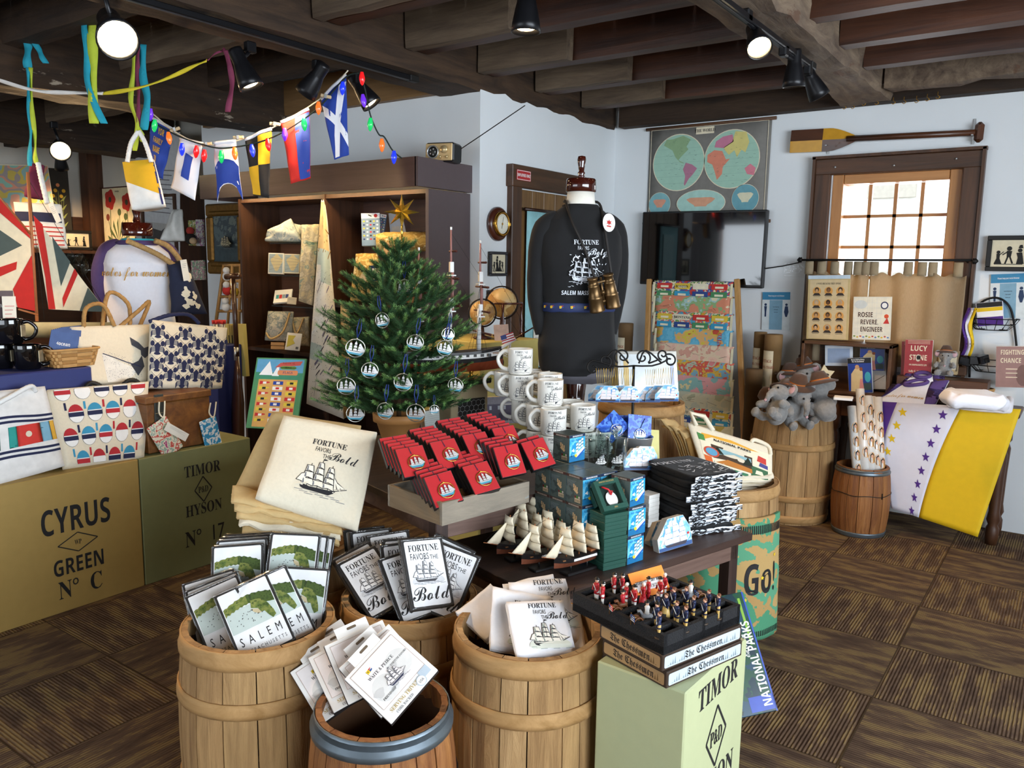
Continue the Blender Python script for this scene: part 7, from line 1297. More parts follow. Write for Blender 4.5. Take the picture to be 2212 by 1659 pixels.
# ================================================================== elephant barrel, poster keg, park totes
EB = aZ(1715, 893, .68); barrel('wooden barrel topped with a heap of grey plush elephants', g0(EB), .235, .26, .68, [(.5, .04), (.17, .042), (.035, .05)], ang=.3, depth=.06)
QB = aZ(1864, 1004, .425); barrel('small reddish keg holding rolled portrait posters', g0(QB), .148, .168, .425, [(.405, .03), (.02, .03)], STK, 13, True, .2, 'keg')
FUR = M('8a8987', .95, var=.12, sc=70, bump=.5, sheen=.5); FURP = M('c9a3a8', .9); HATB = M('4f382b', .95, var=.12, sc=40, sheen=.3); EYE_ = M('0a0a0a', .1)
def elephant(lab, mx, hat=True):
 t = thing('plush_elephant', lab, 'plush toy', mx, 'grey plush elephants'); b = MB()
 for c, r in (((0, 0, .07), (.055, .05, .068)), ((0, -.02, .165), (.05, .046, .047)), ((0, -.065, .15), (.022, .026, .02)), ((0, -.085, .13), (.016, .018, .018)), ((0, -.092, .105), (.014, .015, .02)), ((-.045, -.055, .03), (.024, .042, .023)), ((.045, -.055, .03), (.024, .042, .023)), ((-.05, -.095, .035), (.025, .018, .027)), ((.05, -.095, .035), (.025, .018, .027)), ((-.06, -.03, .1), (.02, .038, .022)), ((.06, -.03, .1), (.02, .038, .022)), ((-.068, -.06, .09), (.02, .02, .02)), ((.068, -.06, .09), (.02, .02, .02)), ((-.062, 0, .185), (.03, .012, .034)), ((.062, 0, .185), (.03, .012, .034))): b.ball(c, r, FUR, 9)
 o = b.build('body', t); md = o.modifiers.new('fur', 'REMESH'); md.mode = 'VOXEL'; md.voxel_size = .006; md.use_smooth_shade = True; md2 = o.modifiers.new('soft', 'SMOOTH'); md2.iterations = 6
 for sx in (-1, 1): MB().ball((sx*.022, -.062, .177), .0055, EYE_, 6).build('eye', t); MB().ball((sx*.064, -.0115, .185), (.019, .004, .022), FURP, 6).build('inner_ear', t)
 MB().ball((0, -.104, .094), (.008, .006, .008), FURP, 6).build('trunk_tip', t)
 if hat: b = MB(); b.lathe([(.001, .26), (.03, .255), (.044, .225), (.048, .2), (.085, .192), (.087, .198), (.05, .212)], HATB, 24, T(0, .005, 0) @ RX(-8)); b.lathe([(.049, .205), (.048, .216)], M('b5651f', .6), 24, T(0, .005, .002) @ RX(-8), (0, 0)); b.build('hat', t)
 return t
ez = .69; EL = [((1706, 878), 0, 10, 0, 5, 'plush elephant sitting upright at the back with a brown hat, facing front'), ((1790, 912), .02, 60, 12, 180, 'plush elephant at the right, seen from behind with green ribbon'), ((1740, 905), .03, -20, 60, 150, 'plush elephant bent over in the middle of the barrel'), ((1672, 912), 0, -75, -10, -60, 'plush elephant lying at the left edge of the barrel'), ((1704, 902), .0, 70, 0, 20, 'plush elephant head peeping out low at the front of the barrel'), ((1752, 880), .05, 15, -15, -25, 'plush elephant with hat pulled down at the back right')]
e0 = None
for (px, py), dz, rx_, ry_, rz_, lab in EL:
 p = aZ(px, py, ez); mx = T(p.x, p.y, ez+dz-.02) @ RZ(35+rz_) @ RX(rx_*.35) @ RY(ry_) @ SX(1.22)
 if e0 is None: e0 = elephant(lab, mx)
 else: dup(e0, mx, lab)
PAPR = M('e9e6e1', .25, coat=.3); TAN2 = M('d9a35f', .6)
for i, ((tx, ty), (bx_, by_), lab) in enumerate((((1817, 845), (1868, 1010), 'rolled poster leaning furthest left in the keg, thick grey edge'), ((1841, 858), (1880, 1012), 'rolled portrait poster second from the left in the keg'), ((1864, 858), (1893, 1010), 'rolled portrait poster third from the left in the keg'), ((1884, 858), (1902, 1008), 'clear-sleeved rolled poster at the right of the keg'), ((1812, 880), (1850, 1012), 'rolled poster with dark lettering low at the left of the keg'))):
 A_, B_ = aD(tx, ty, dep(QB)+.06-.03*(i % 2)), aD(bx_, by_, dep(QB)-.02); m = frame(B_, CR-CR.z*Vector((0, 0, 1)), A_-B_); L_ = (A_-B_).length; t = thing('rolled_poster', lab, 'poster', m, 'rolled posters in the keg'); b = MB(); r = .026; b.lathe([(r*.7, -.12), (r, -.12), (r, L_), (r*.82, L_), (r*.8, L_-.01)], PAPR, 20); b.build('roll', t); b = MB(); wf = lambda x, z, l: ((r+.0008+l)*cos(-pi/2+x/r), (r+.0008+l)*sin(-pi/2+x/r), z)
 for j in range(4): z = L_*(.85-.22*j)-.02*i; b.poly(disc(.022, 14, .034, 0, 2*pi, (.004, z)), TAN2, -.0004, 0, None, wf); b.poly([(x+.004, z+zz) for x, zz in ((-.014, -.03), (.014, -.03), (.01, .0), (.012, .02), (0, .03), (-.012, .018))], (INK, M('4a3325', .7))[j % 2], -.0008, 0, None, wf); b.poly(disc(.007, 10, .011, 0, 2*pi, (.004, z+.008)), SKIN, -.0014, 0, None, wf)
 b.build('print', t)
dP = dep((RB0.x, RB0.y, .75))
def park(b, wf):
 P = lambda pts, c, l: b.poly(pts, M(c, .7, var=.04), -l, 0, None, wf)
 P([(.06, .1), (.97, .02), (.95, .8), (.1, .86)], 'efe4c8', .0006); P([(.1, .66), (.9, .56), (.88, .74), (.5, .86), (.14, .84)], 'e3a83a', .001); b.text('NATIONAL PARKS', .085, INK, .5, .69, -.002, SANS, .62, None, wf, -5)
 P([(.2, .2), (.72, .14), (.74, .55), (.22, .62)], '4a3a2c', .0012); P([(.3, .4), (.5, .48), (.72, .4), (.72, .5), (.3, .56)], '8fb8c0', .0016); P([(.2, .4), (.3, .58), (.36, .42)], '1f2a20', .002); P([(.6, .3), (.68, .52), (.74, .32)], '1f2a20', .002); P([(.22, .2), (.72, .14), (.72, .24), (.4, .32)], 'c07a35', .002); b.poly(disc(.1, 20, .12, 0, 2*pi, (.2, .42)), M('c9523a', .7), -.0022, 0, None, wf); b.poly(disc(.075, 20, .09, 0, 2*pi, (.2, .42)), M('5fa0c4', .7), -.0026, 0, None, wf)
 P([(.7, .08), (.94, .05), (.94, .3), (.72, .34)], '3f6a4a', .0018); P([(.76, .15), (.88, .14), (.86, .24), (.78, .25)], 'efe4c8', .0024); P([(.08, .12), (.18, .12), (.18, .3), (.08, .32)], 'd9682f', .0014); P([(.8, .5), (.92, .46), (.92, .62), (.82, .66)], 'c9423a', .0014); P([(.82, .38), (.94, .34), (.94, .44), (.84, .48)], '4a4a8a', .0014); P([(.08, .66), (.16, .66), (.16, .8), (.08, .82)], '4a8a4a', .0014); P([(.1, .06), (.66, .03), (.66, .1), (.12, .16)], '3f7a5a', .0016)
t, inv, fn, wf, n_ = tote('cream tote printed National Parks lying propped on the mat-wrapped barrel', ((1485, 912), (1668, 968), (1518, 1010), (1668, 1046)), (dP+.12, dP+.1, dP-.04, dP-.02), .003, .04, park, 7, nz=.002)
b = MB(inv); b.tube([inv.inverted() @ Vector((0, 0, 0)) if False else fn(.1, .98), fn(.05, 1.1)+Vector((0, 0, .03)), fn(.22, 1.16)+Vector((0, 0, .02)), fn(.3, .98)], .012, CANV, 6); b.build('strap', t); b = MB(inv); b.tube(rope([fn(.75, .98), fn(.8, 1.08), fn(.95, 1.02), fn(.98, .8)], 0, 14), .01, CANV, 6); b.build('strap', t)
for i in range(6):
 a, c = aD(1436+9*i, 905+6*i+(i % 2)*8, dP+.2-.012*i), aD(1492+4*i, 1008-1*i, dP+.1-.012*i); b = MB(); o = a.lerp(c, .5); b.M = T(*(-o)); dn = (c-a); sdv = (CR-CR.z*Vector((0, 0, 1)))*.05; b.sheet(lambda u, v: a+dn*u+sdv*(v-.5)*1.4+Vector((0, 0, .05*sin(pi*u)+.012*noise.noise((u*5, v*3, i)))), 16, 4, (CANVD, M('b98f52', .85, var=.06))[i % 2], .006); one(b, 'folded_tote', 'tan folded tote, %s in the fan left of the National Parks tote' % ['first', 'second', 'third', 'fourth', 'fifth', 'sixth'][i], 'bag', tuple(o), 'folded park totes')
for i in range(4):
 a, c = aD(1520+6*i, 1030+8*i, dP-.06), aD(1672+2*i, 1030+9*i, dP-.02); a2, c2 = aD(1512, 1010+8*i, dP+.12), aD(1664, 1004+9*i, dP+.12); b = MB(); o = a.lerp(c, .5); b.M = T(*(-o)); b.sheet(lambda u, v: (a*(1-u)+c*u)*(1-v)+(a2*(1-u)+c2*u)*v+Vector((0, 0, .007*noise.noise((u*5, v*3, i)))), 14, 6, CANV, .008); one(b, 'folded_tote', 'cream folded tote, %s under the National Parks tote' % ['topmost', 'second', 'third', 'lowest'][i], 'bag', tuple(o), 'folded park totes')
# ================================================================== table by the window
ZT2 = .805; TL_ = aZ(2140, 1175, 0); xr, xl, yf, yk = TL_.x+.05, -1.32, TL_.y-.05, YW-.06; TW = WOOD('3a2215', '5d3a22', 8, 0, .45, .1); TWZ = WOOD('3a2215', '5d3a22', 8, 2, .45, .1)
t = thing('wooden_table', 'dark wooden table with turned legs under the window, covered by the striped flag', 'table', (0, 0, 0)); MB().box(((xl+xr)/2, (yf+yk)/2, ZT2-.015), (xr-xl+.06, yk-yf+.02, .03), TW, .006).build('tabletop', t); MB().box(((xl+xr)/2, yf+.05, ZT2-.08), (xr-xl-.1, .025, .1), TW).build('apron', t)
for x in (xl+.05, xr-.05):
 for y in (yf+.05, yk-.05): b = MB(); b.lathe([(.03, 0), (.036, .05), (.036, .1), (.026, .12), (.038, .15), (.03, .2), (.034, .4), (.04, .55), (.028, .58), (.042, .6), (.042, .76)], TWZ, 20, T(x, y, 0)); b.build('leg', t)
df = lambda px, py: dep(aY(px, py, yf-.035))
cs = ((1877, 866), (2206, 884), (1926, 1098), (2112, 1160)); fn, wf, n_ = patch(*cs, [dep(aY(1877, 866, yf-.03)), dep(aY(2206, 884, yf-.03)), dep(aY(1926, 1098, yf-.1)), dep(aY(2112, 1160, yf-.16))], 0, .008, 2.2, 5); o = fn(.5, 0); t = thing('striped_flag', 'purple, white and yellow suffrage flag with stars draped over the table front', 'flag', tuple(o)); fm = T(*(-o))
FP, FWH, FY_ = M('4f2a86', .7, var=.03), M('dfe0ee', .7, var=.02), M('e2bd16', .7, var=.03); ui = lambda v: (.02+.13*v, .485+.10*v)
def fl(u0, u1): return lambda u, v: fn(u0(v)*(1-u)+u1(v)*u, v)
for nm, u0, u1, mt in (('purple_stripe', lambda v: 0, lambda v: max(.002, .4*v-.2), FP), ('white_stripe', lambda v: max(.002, .4*v-.2), lambda v: .33+.3*v, FWH), ('yellow_stripe', lambda v: .33+.3*v, lambda v: 1, FY_)): b = MB(fm); b.sheet(fl(u0, u1), 14, 24, mt, .002); b.build(nm, t)
b = MB(fm)
for i in range(8):
 v = .04+.125*i; ar = lambda c: [(c[0]+(p[0])*.035, c[1]+p[1]*.045) for p in star(1, 5, .42)]
 b.poly(ar((.24+.3*v, v)), FP, -.002, 0, None, wf)
 if i > 3: b.poly(ar((.27-.42*(1-v), v)), FY_, -.002, 0, None, wf)
b.build('stars', t); b = MB(); b.box(((xl+xr)/2, (yf+yk)/2+.01, ZT2+.001), (xr-xl+.05, yk-yf, .002), FP); b.build('cloth_on_top', t)
dt = lambda px, py: dep(aZ(px, py, ZT2))
RAG = M('5a4480', .85, var=.04, bump=.1, sc=60); SWT = M('eceaf0', .88, var=.02, bump=.15, sc=60, sheen=.2)
def folded(lab, F_, X_, d, z, th, mat, seed):
 m, w, _q = zquad(F_, X_, (F_[0]-20, F_[1]-4), z); b = MB(); R_ = []
 for j in range(9):
  q = j/8; zz = th*(.5-.5*cos(pi*q)); ins = .02*(1-sin(pi*q)); R_.append([(w/2+(w/2-ins)*math.copysign(abs(c)**.4, c)+.012*noise.noise((c*3, q*3, seed)), d/2+(d/2-ins)*math.copysign(abs(s_)**.4, s_)+.01*noise.noise((s_*3, q*3, seed+9)), zz+.016*noise.noise((c*1.6, s_*1.6, seed))) for c, s_ in [(cos(2*pi*a/40), sin(2*pi*a/40)) for a in range(40)]])
 b.loft(R_, mat); return one(b, 'folded_sweatshirt', lab, 'sweatshirt', m, 'folded sweatshirts on the table')
def raglan(lab, cs, y0, y1, seed, text):
 d = [dep(aY(cs[0][0], cs[0][1], y1)), dep(aY(cs[1][0], cs[1][1], y1)), dep(aY(cs[2][0], cs[2][1], y0)), dep(aY(cs[3][0], cs[3][1], y0))]; fn, wf, n_ = patch(*cs, d, .025, .01, 2.5, seed); o = tuple(fn(.5, 0)); t = thing('folded_sweatshirt', lab, 'sweatshirt', o, 'folded sweatshirts on the table'); iv = T(*(-fn(.5, 0))); b = MB(iv); bag(b, fn, n_, .06, SWT, 16, 12); b.build('cloth', t)
 for f0, f1 in ((lambda v: -.01, lambda v: max(0, .3*(v-.2))), (lambda v: .84-.14*v, lambda v: 1.01)):
  b = MB(iv); b.loft([[wf(f0(v)+(f1(v)-f0(v))*i/6, v, .0015) for i in range(7)] for v in [j/12 for j in range(13)]], RAG, (0, 0)); b.build('raglan_sleeve', t)
 b = MB(iv); b.tube([wf(.45+.2*cos(a), .93+.16*sin(a), .006) for a in [2*pi*i/24 for i in range(24)]], .012, RAG, 6, True); b.build('collar', t)
 if text: b = MB(iv); b.text('votes for women', .2, M('c9963f', .6), .42, .26, -.003, SCR, .5, None, wf); b.build('lettering', t)
raglan('purple-sleeved sweatshirt folded behind the lettered one', ((1958, 806), (2040, 812), (1935, 846), (2040, 856)), yf+.06, yf+.11, 6, False)
raglan('white sweatshirt with purple sleeves lettered votes for women, folded on the table', ((1928, 830), (2050, 822), (1898, 867), (2013, 886)), yf-.02, yf+.07, 3, True)
for i in range(3): folded('thick white folded sweatshirt, %s of the pile at the right of the table' % ['bottom', 'middle', 'top'][i], (2040+3*i, 882), (2188-4*i, 896-3*i), .25, ZT2+.004+.066*i, .07, SWT, 11+i*3)
for nm, x0, x1, y0, y1, h_ in (('at the back of the table under the red books', 1940, 2135, yk-.24, yk-.05, aY(1985, 813, yk-.2).z-ZT2-.004), ('in front of the crate under the blue book', 1800, 1890, yf+.06, yf+.3, aY(1860, 850, yf+.12).z-ZT2-.004)):
 a_, c_ = aY(x0, 850, (y0+y1)/2), aY(x1, 850, (y0+y1)/2); one(MB().box((0, 0, h_/2), (c_.x-a_.x, y1-y0, h_), TW, .003), 'display_riser', 'dark wooden riser '+nm, 'riser', T((a_.x+c_.x)/2, (y0+y1)/2, ZT2+.002), 'display risers')
# wooden crate with posters and books
dk = 5.05; A_ = aZ(1738, 880, ZT2); CBX = dep(A_)+.02
cw0, cw1 = aY(1733, 735, YW-.32), aY(1930, 735, YW-.32); w = cw1.x-cw0.x; hz_ = cw0.z-ZT2; t = thing('wooden_crate', 'dark wooden box crate on the table, open side to the front', 'crate', ((cw0.x+cw1.x)/2, YW-.32, ZT2)); h = hz_
for c, d in (((0, .1, h-.01), (w, .22, .02)), ((0, .1, .012), (w, .22, .02)), ((-w/2+.01, .1, h/2), (.02, .22, h)), ((w/2-.01, .1, h/2), (.02, .22, h)), ((0, .205, h/2), (w, .012, h))): MB().box(c, d, WOOD('3f2715', '6b4526', 10, 0, .5, .15), .003).build('board', t)
yc = YW-.24
def fy(cs, y): return [dep(aY(c[0], c[1], y)) for c in cs]
def yb_(name, lab, cat, cs, y, **kw): return qb(name, lab, cat, cs, fy(cs, y), **kw)
def portraits(b, W, H):
 b.poly(rect(0, 0, W*.9, H*.97), M('d8bf92', .4), -.0006); b.poly(rect(0, H*.53, W*1.0, H*.06), M('bfd0dc', .2), -.0008); b.text('I VOTE BECAUSE THEY SPOKE', H*.042, INK, 0, H*.41, -.001, SER, .62)
 for i in range(3):
  for j in range(4):
   x, z = W*(-.28+.28*i), H*(.3-.205*j); hr = M(('3a2a1c', '2a1c14', '6b4a2c', 'b9a48a')[(i*2+j*3) % 4], .7); sk = M(('c99a6a', '8d5f3a', 'd9ae80', '6b4426')[(i+j*2) % 4], .7); b.poly(disc(W*.1, 16, H*.07, 0, 2*pi, (x, z)), M('e0a050', .6), -.001); b.poly([(x-W*.1, z-H*.075), (x+W*.1, z-H*.075), (x+W*.05, z-H*.03), (x-W*.05, z-H*.03)], M('3a2f2a', .7), -.0014); b.poly(disc(W*.052, 12, H*.042, 0, 2*pi, (x, z+H*.022)), hr, -.0016); b.poly(disc(W*.034, 12, H*.03, 0, 2*pi, (x, z+H*.008)), sk, -.002); b.line((x-W*.08, z-H*.09), (x+W*.08, z-H*.09), H*.006, INK, -.0014)
yb_('poster', 'tan poster of twelve portraits headed I vote because they spoke, on the crate', 'poster', ((1746, 603), (1837, 602), (1744, 732)), yc, th=.01, mat=M('c9b07a', .4), deco=portraits)
def rosie(b, W, H):
 for i in range(9): b.line((-W*.48+W*.12*i, -H*.48), (-W*.48+W*.12*i, H*.48), .0006, LTB, -.0007); b.line((-W*.48, -H*.48+H*.12*i), (W*.48, -H*.48+H*.12*i), .0006, LTB, -.0007)
 for i, s_ in enumerate(('ROSIE', 'REVERE,', 'ENGINEER')): b.text(s_, H*.155, M('4a2f22', .6), (-W*.17, -W*.06, 0)[i], H*(.03-.17*i), -.001, SANS, (.74, .66, .62)[i])
 b.poly(disc(W*.1, 18, H*.09, 0, 2*pi, (W*.32, H*.3)), M('2b3358', .6), -.001); b.poly(disc(W*.07, 16, H*.062, 0, 2*pi, (W*.32, H*.3)), WHITE, -.0014); b.poly(disc(W*.17, 18, H*.1, 0, 2*pi, (-W*.3, H*.32)), M('d4d8d4', .6), -.001)
 b.poly(disc(W*.06, 10, H*.05, 0, 2*pi, (W*.38, H*.05)), M('d9542f', .6), -.001); b.poly([(W*.3, -H*.12), (W*.46, -H*.12), (W*.4, H*.02)], M('c9352f', .6), -.001)
 for i in range(12): b.poly(disc(W*.03, 7, H*.02, 0, 2*pi, (W*(-.44+.08*i), -H*(.42+.02*(i % 2)))), M(('7a9a4a', 'd9b53a', 'c95a4a', '6a8ac0')[i % 4], .6), -.001)
yb_('book', 'cream picture book Rosie Revere, Engineer standing on the crate', 'book', ((1844, 641), (1927, 641), (1845, 733)), yc, th=.012, mat=M('ece6d2', .5), deco=rosie)
def amend(b, W, H):
 b.poly(rect(0, 0, W*.98, H*.98), M('27408f', .3), -.0006); b.poly(rect(0, H*.42, W*.98, H*.15), M('17171c', .3), -.0009); b.text('Women Making History', H*.055, WHITE, -W*.06, H*.43, -.0013, SANS, .55); b.text('The 19th Amendment', H*.055, WHITE, -W*.06, H*.375, -.0013, SANS, .55)
 b.poly([(-W*.4, -H*.46), (W*.1, -H*.46), (W*.12, H*.1), (W*.02, H*.22), (-W*.2, H*.2), (-W*.36, H*.05)], M('d8bf8d', .5), -.0012); b.poly(disc(W*.09, 12, H*.065, 0, 2*pi, (-W*.1, H*.24)), M('c99a6f', .5), -.0016); b.poly(disc(W*.07, 12, H*.055, 0, 2*pi, (W*.06, H*.18)), M('8d4a2c', .5), -.0018); b.poly([(-W*.06, -H*.46), (W*.16, -H*.46), (W*.1, -H*.1), (W*.0, -H*.1)], M('d98d84', .5), -.0018); b.poly(disc(W*.13, 14, H*.15, 0, 2*pi, (W*.32, -H*.05)), M('3fa0b0', .4), -.0012); b.poly(rect(W*.3, -H*.32, W*.32, H*.2), M('3a4a4a', .5), -.0014)
yb_('book', 'blue book Women Making History standing in front of the others', 'book', ((1830, 774), (1882, 772), (1843, 849)), yf+.12, th=.02, mat=WHITE, deco=amend); yb_('book', 'copy of Women Making History behind, only its dark top showing', 'book', ((1858, 745), (1912, 746), (1858, 800)), yc+.03, th=.015, mat=WHITE, deco=amend)
yb_('book', 'white book with a red oval on its cover, behind the blue book', 'book', ((1860, 762), (1914, 762), (1868, 840)), yf+.2, th=.02, mat=M('e8eaec', .5), deco=lambda b, W, H: (b.poly(disc(W*.16, 18, H*.1, 0, 2*pi, (W*.2, H*.1)), M('d8412f', .5), -.001), b.text('MASSACHUSETTS', H*.05, GREYI, 0, H*.36, -.001, SER, .6), b.text('SUFFRAGE MOVEMENT', H*.05, GREYI, 0, H*.25, -.001, SER, .5), b.line((0, -H*.3), (W*.45, -H*.12), H*.012, INK, -.001)))
yb_('book', 'pale book Why They Marched with small dark figures', 'book', ((1914, 764), (1957, 764), (1914, 816)), yf+.26, th=.018, mat=M('dcdde6', .5), deco=lambda b, W, H: ([b.text(s_, H*.14, M('33407a', .5), -W*.12, H*(.02-.19*i), -.001, SANS, .7) for i, s_ in enumerate(('WHY', 'THEY', 'MARCHED'))], [folk(b, W*(-.3+.2*i), H*.25, H*.18, i, M('33407a', .5)) for i in range(4)]))
def lucy(b, W, H): b.text('LUCY', H*.2, CREAM, 0, H*.2, -.001, SANS, .8); b.text('ST  NE', H*.2, CREAM, 0, -H*.05, -.001, SANS, .72); b.poly(disc(W*.1, 14, H*.1, 0, 2*pi, (W*.0, H*.01)), M('cfc3b0', .6), -.001); b.poly(disc(W*.06, 12, H*.06, 0, 2*pi, (W*.0, H*.02)), INK, -.0014); b.text('AN UNAPOLOGETIC LIFE', H*.06, CREAM, 0, -H*.2, -.001, SANS, .6); [b.line((-W*.4, H*(.47-.035*i)), (W*.4, H*(.47-.035*i)), H*.008, CREAM, -.001) for i in range(3)]; b.text('Sally G. McMillen', H*.08, CREAM, 0, -H*.38, -.001, SER, .7)
yb_('book', 'red Lucy Stone biography standing in front', 'book', ((1956, 733), (2016, 735), (1953, 812)), yc-.03, th=.02, mat=M('9a3236', .4), deco=lucy, side=M('d9d2c4', .6)); yb_('book', 'second red Lucy Stone biography behind the front copy, its edge showing', 'book', ((1948, 737), (2008, 738), (1947, 810)), yc+.02, th=.02, mat=M('8a2c30', .4), deco=lucy, side=M('d9d2c4', .6))
yb_('book', 'dusty pink book Fighting Chance at the right end of the table', 'book', ((2152, 748), (2226, 748), (2141, 836)), yf+.2, th=.022, mat=M('9d7a74', .4), deco=lambda b, W, H: (b.text('FIGHTING', H*.16, CREAM, -W*.02, H*.3, -.001, SANS, .62), b.text('CHANCE', H*.16, CREAM, -W*.06, H*.1, -.001, SANS, .66), b.poly(disc(W*.2, 14, H*.26, 0, 2*pi, (W*.3, -H*.2)), M('7a5c56', .5), -.0008), [b.line((-W*.2, -H*(.05+.1*i)), (W*.14, -H*(.05+.1*i)), H*.02, CREAM, -.001) for i in range(3)]), side=WHITE)
yb_('envelope_pack', 'clear pack with lavender flag folded inside, standing in the crate', 'pack', ((1752, 752), (1826, 756), (1753, 806)), yf+.28, th=.02, mat=M('cdbfe0', .4), deco=lambda b, W, H: (b.poly(star(H*.2, 5, .42, (W*.38, -H*.05)), FP, -.001), b.poly(rect(-W*.42, -H*.1, W*.1, H*.8), M('d99a3a', .5), -.001), b.sheet(lambda u, v: ((u-.5)*W*1.02, -.003-.004*noise.noise((u*8, v*4, 1)), H*(.3+.25*v)), 12, 6, SLEEVE, .0004)))
yb_('framed_print', 'white framed print leaning at the back of the crate', 'print', ((1782, 746), (1842, 746), (1782, 790)), yc+.06, th=.008, mat=M('dde2ea', .5), deco=lambda b, W, H: b.poly(rect(0, 0, W*.8, H*.7), M('9fb0cc', .5), -.001))
m, W, H = quad((1762, 796), (1800, 794), (1764, 826), *[dt(1780, 850)]*3); b = MB(); b.poly(star(W*.6, 5, .55), M('d8c7a0', .6), 0, .006); b.poly(disc(W*.25, 14, W*.1), M('3a2c22', .7), -.0008); one(b, 'star_sign', 'small star-shaped cream sign behind the elephants', 'sign', m)
for i in range(4): p = aZ(1816, 866, ZT2+.016*i); one(MB().box((0, 0, .0075), (.1, .09, .015), WHITE, .001), 'booklet', 'white booklet, %s of the pile behind the rolled posters' % ['bottom', 'second', 'third', 'top'][i], 'booklet', T(p.x, p.y+.06, ZT2+.003+.0155*i) @ RZ(i*4), 'booklets')
yb_('gift_box', 'kraft box printed with a brown map shape, beside the split basket', 'box', ((2029, 757), (2072, 760), (2020, 806)), yf+.25, th=.05, mat=M('c9ad80', .6), deco=lambda b, W, H: (b.poly(rect(0, H*.05, W*.85, H*.7), M('e4d6b8', .6), -.0008), b.poly([(-W*.35, H*.15), (W*.05, H*.2), (W*.15, -H*.05), (W*.35, -H*.1), (W*.2, -H*.2), (-W*.1, 0), (-W*.35, 0)], M('6b4426', .6), -.0012)))
p = aY(2043, 770, yc-.02); dup(e0, T(p.x, p.y, aY(2043, 812, yc-.02).z) @ RZ(5) @ SX(.72), 'small plush elephant with brown hat on the window table behind the kraft box')
SPL = [M('b07f45', .6, var=.1, sc=30), M('c4955a', .6, var=.1, sc=30)]
def basket(name, lab, mx, R, H, sq=False, handle=True, n=20):
 t = thing(name, lab, 'basket', mx); b = MB(); e = .3 if sq else 1
 def pt(a, z, o=0): c, s_ = cos(a), sin(a); r = R*(.82+.18*z/H)+o; return (r*math.copysign(abs(c)**e, c)*1.15, r*math.copysign(abs(s_)**e, s_)*.9, z)
 for j in range(5):
  z0, z1 = H*j/5, H*(j+.92)/5
  for i in range(n): a0_, a1_ = 2*pi*i/n, 2*pi*(i+1)/n; o_ = .002 if (i+j) % 2 else -.002; b.loft([[pt(a0_, z0, o_), pt(a1_, z0, o_), pt(a1_, z0, o_-.003), pt(a0_, z0, o_-.003)], [pt(a0_, z1, o_), pt(a1_, z1, o_), pt(a1_, z1, o_-.003), pt(a0_, z1, o_-.003)]], SPL[(i+j) % 2], (1, 1), False)
 b.add([pt(2*pi*i/n, .004, -.004) for i in range(n)], [list(range(n))], SPL[0]); b.build('weave', t); b = MB(); b.tube([pt(2*pi*i/40, H, .003) for i in range(40)], .006, SPL[1], 6, True); b.build('rim', t)
 if handle: b = MB(); b.tube([(R*1.2*cos(a), -R*.5*1.5*abs(sin(a))**.5, H-R*.9*sin(a)*.55) for a in [pi*i/20 for i in range(21)]], .005, SPL[1], 6); b.build('handle', t)
 return t
p = aZ(2104, 836, ZT2); p.y = yf+.26; pz = aY(2104, 815, p.y); basket('split_basket', 'small round split-wood basket holding black boxes on the table', T(pz.x, p.y, ZT2+.004), .095, .09)
for i, (px, py, lab) in enumerate(((2085, 772, 'small black glossy box at the left in the basket'), (2104, 770, 'small black glossy box in the middle of the basket'), (2122, 768, 'small black glossy box tilted at the right in the basket'))): p = aY(px, py+8, yf+.27); one(MB().box((0, 0, 0), (.06, .05, .05), M('17181c', .15), .003), 'small_box', lab, 'box', T(*p) @ RZ(20*i) @ RY(12-14*i), 'black boxes in the basket')
# two-tier wire stand
t = thing('wire_stand', 'black two-tier wire basket stand at the right of the table', 'stand', aY(2145, 815, yf+.34)); c0 = aY(2145, 815, yf+.34); iv = T(*(-c0)); kk = k(c0)
def wb(px, py, rx, rz_, nm):
 c = aY(px, py, yf+.34)-c0; b = MB(); r = rx*kk
 for z, f in ((0, 1), (-rz_*kk*.5, .85), (-rz_*kk, .6)): b.tube(ell((c.x, c.y), r*f, r*.6*f, 28, c.z+z), .003, IRON, 5, True)
 for i in range(14): a = 2*pi*i/14; b.tube([(c.x+r*f*cos(a), c.y+r*.6*f*sin(a), c.z+z) for z, f in ((0, 1), (-rz_*kk*.5, .85), (-rz_*kk, .6))], .002, IRON, 4)
 b.build(nm, t)
wb(2144, 688, 50, 24, 'wire_basket'); wb(2150, 775, 58, 28, 'wire_basket'); b = MB(iv); b.tube(rope([aY(2094, 815, yf+.36), aY(2098, 720, yf+.36), aY(2112, 662, yf+.36), aY(2150, 643, yf+.36), aY(2182, 665, yf+.36), aY(2194, 730, yf+.36), aY(2200, 815, yf+.36)], 0, 40), .007, IRON, 6); b.build('frame', t)
pd = lambda b, W, H: (b.poly(rect(0, -H*.3, W*.96, H*.36), FP, -.001), b.poly(rect(0, 0, W*.96, H*.24), WHITE, -.001), b.poly(rect(0, H*.2, W*.96, H*.16), FY_, -.001), b.poly(rect(0, H*.39, W*.96, H*.2), INK, -.001))
yb_('sash_pack', 'clear pack with striped suffrage sash in the upper wire basket', 'pack', ((2108, 655), (2166, 650), (2112, 706)), yf+.33, th=.02, mat=FWH, deco=pd)
b = MB(); A_, B_ = aY(2098, 665, yf+.27), aY(2086, 768, yf+.27)
for i, mt in enumerate((FP, FWH, FY_)): b.sheet(lambda u, v: tuple(A_.lerp(B_, 1-v)-A_+Vector(((i+u-1.5)*.018+.012*sin(v*7), .008*sin(u*3+v*9), .0))), 2, 14, mt, .0012)
one(b, 'ribbon', 'purple, white and yellow ribbon hanging from the wire stand', 'ribbon', tuple(A_))
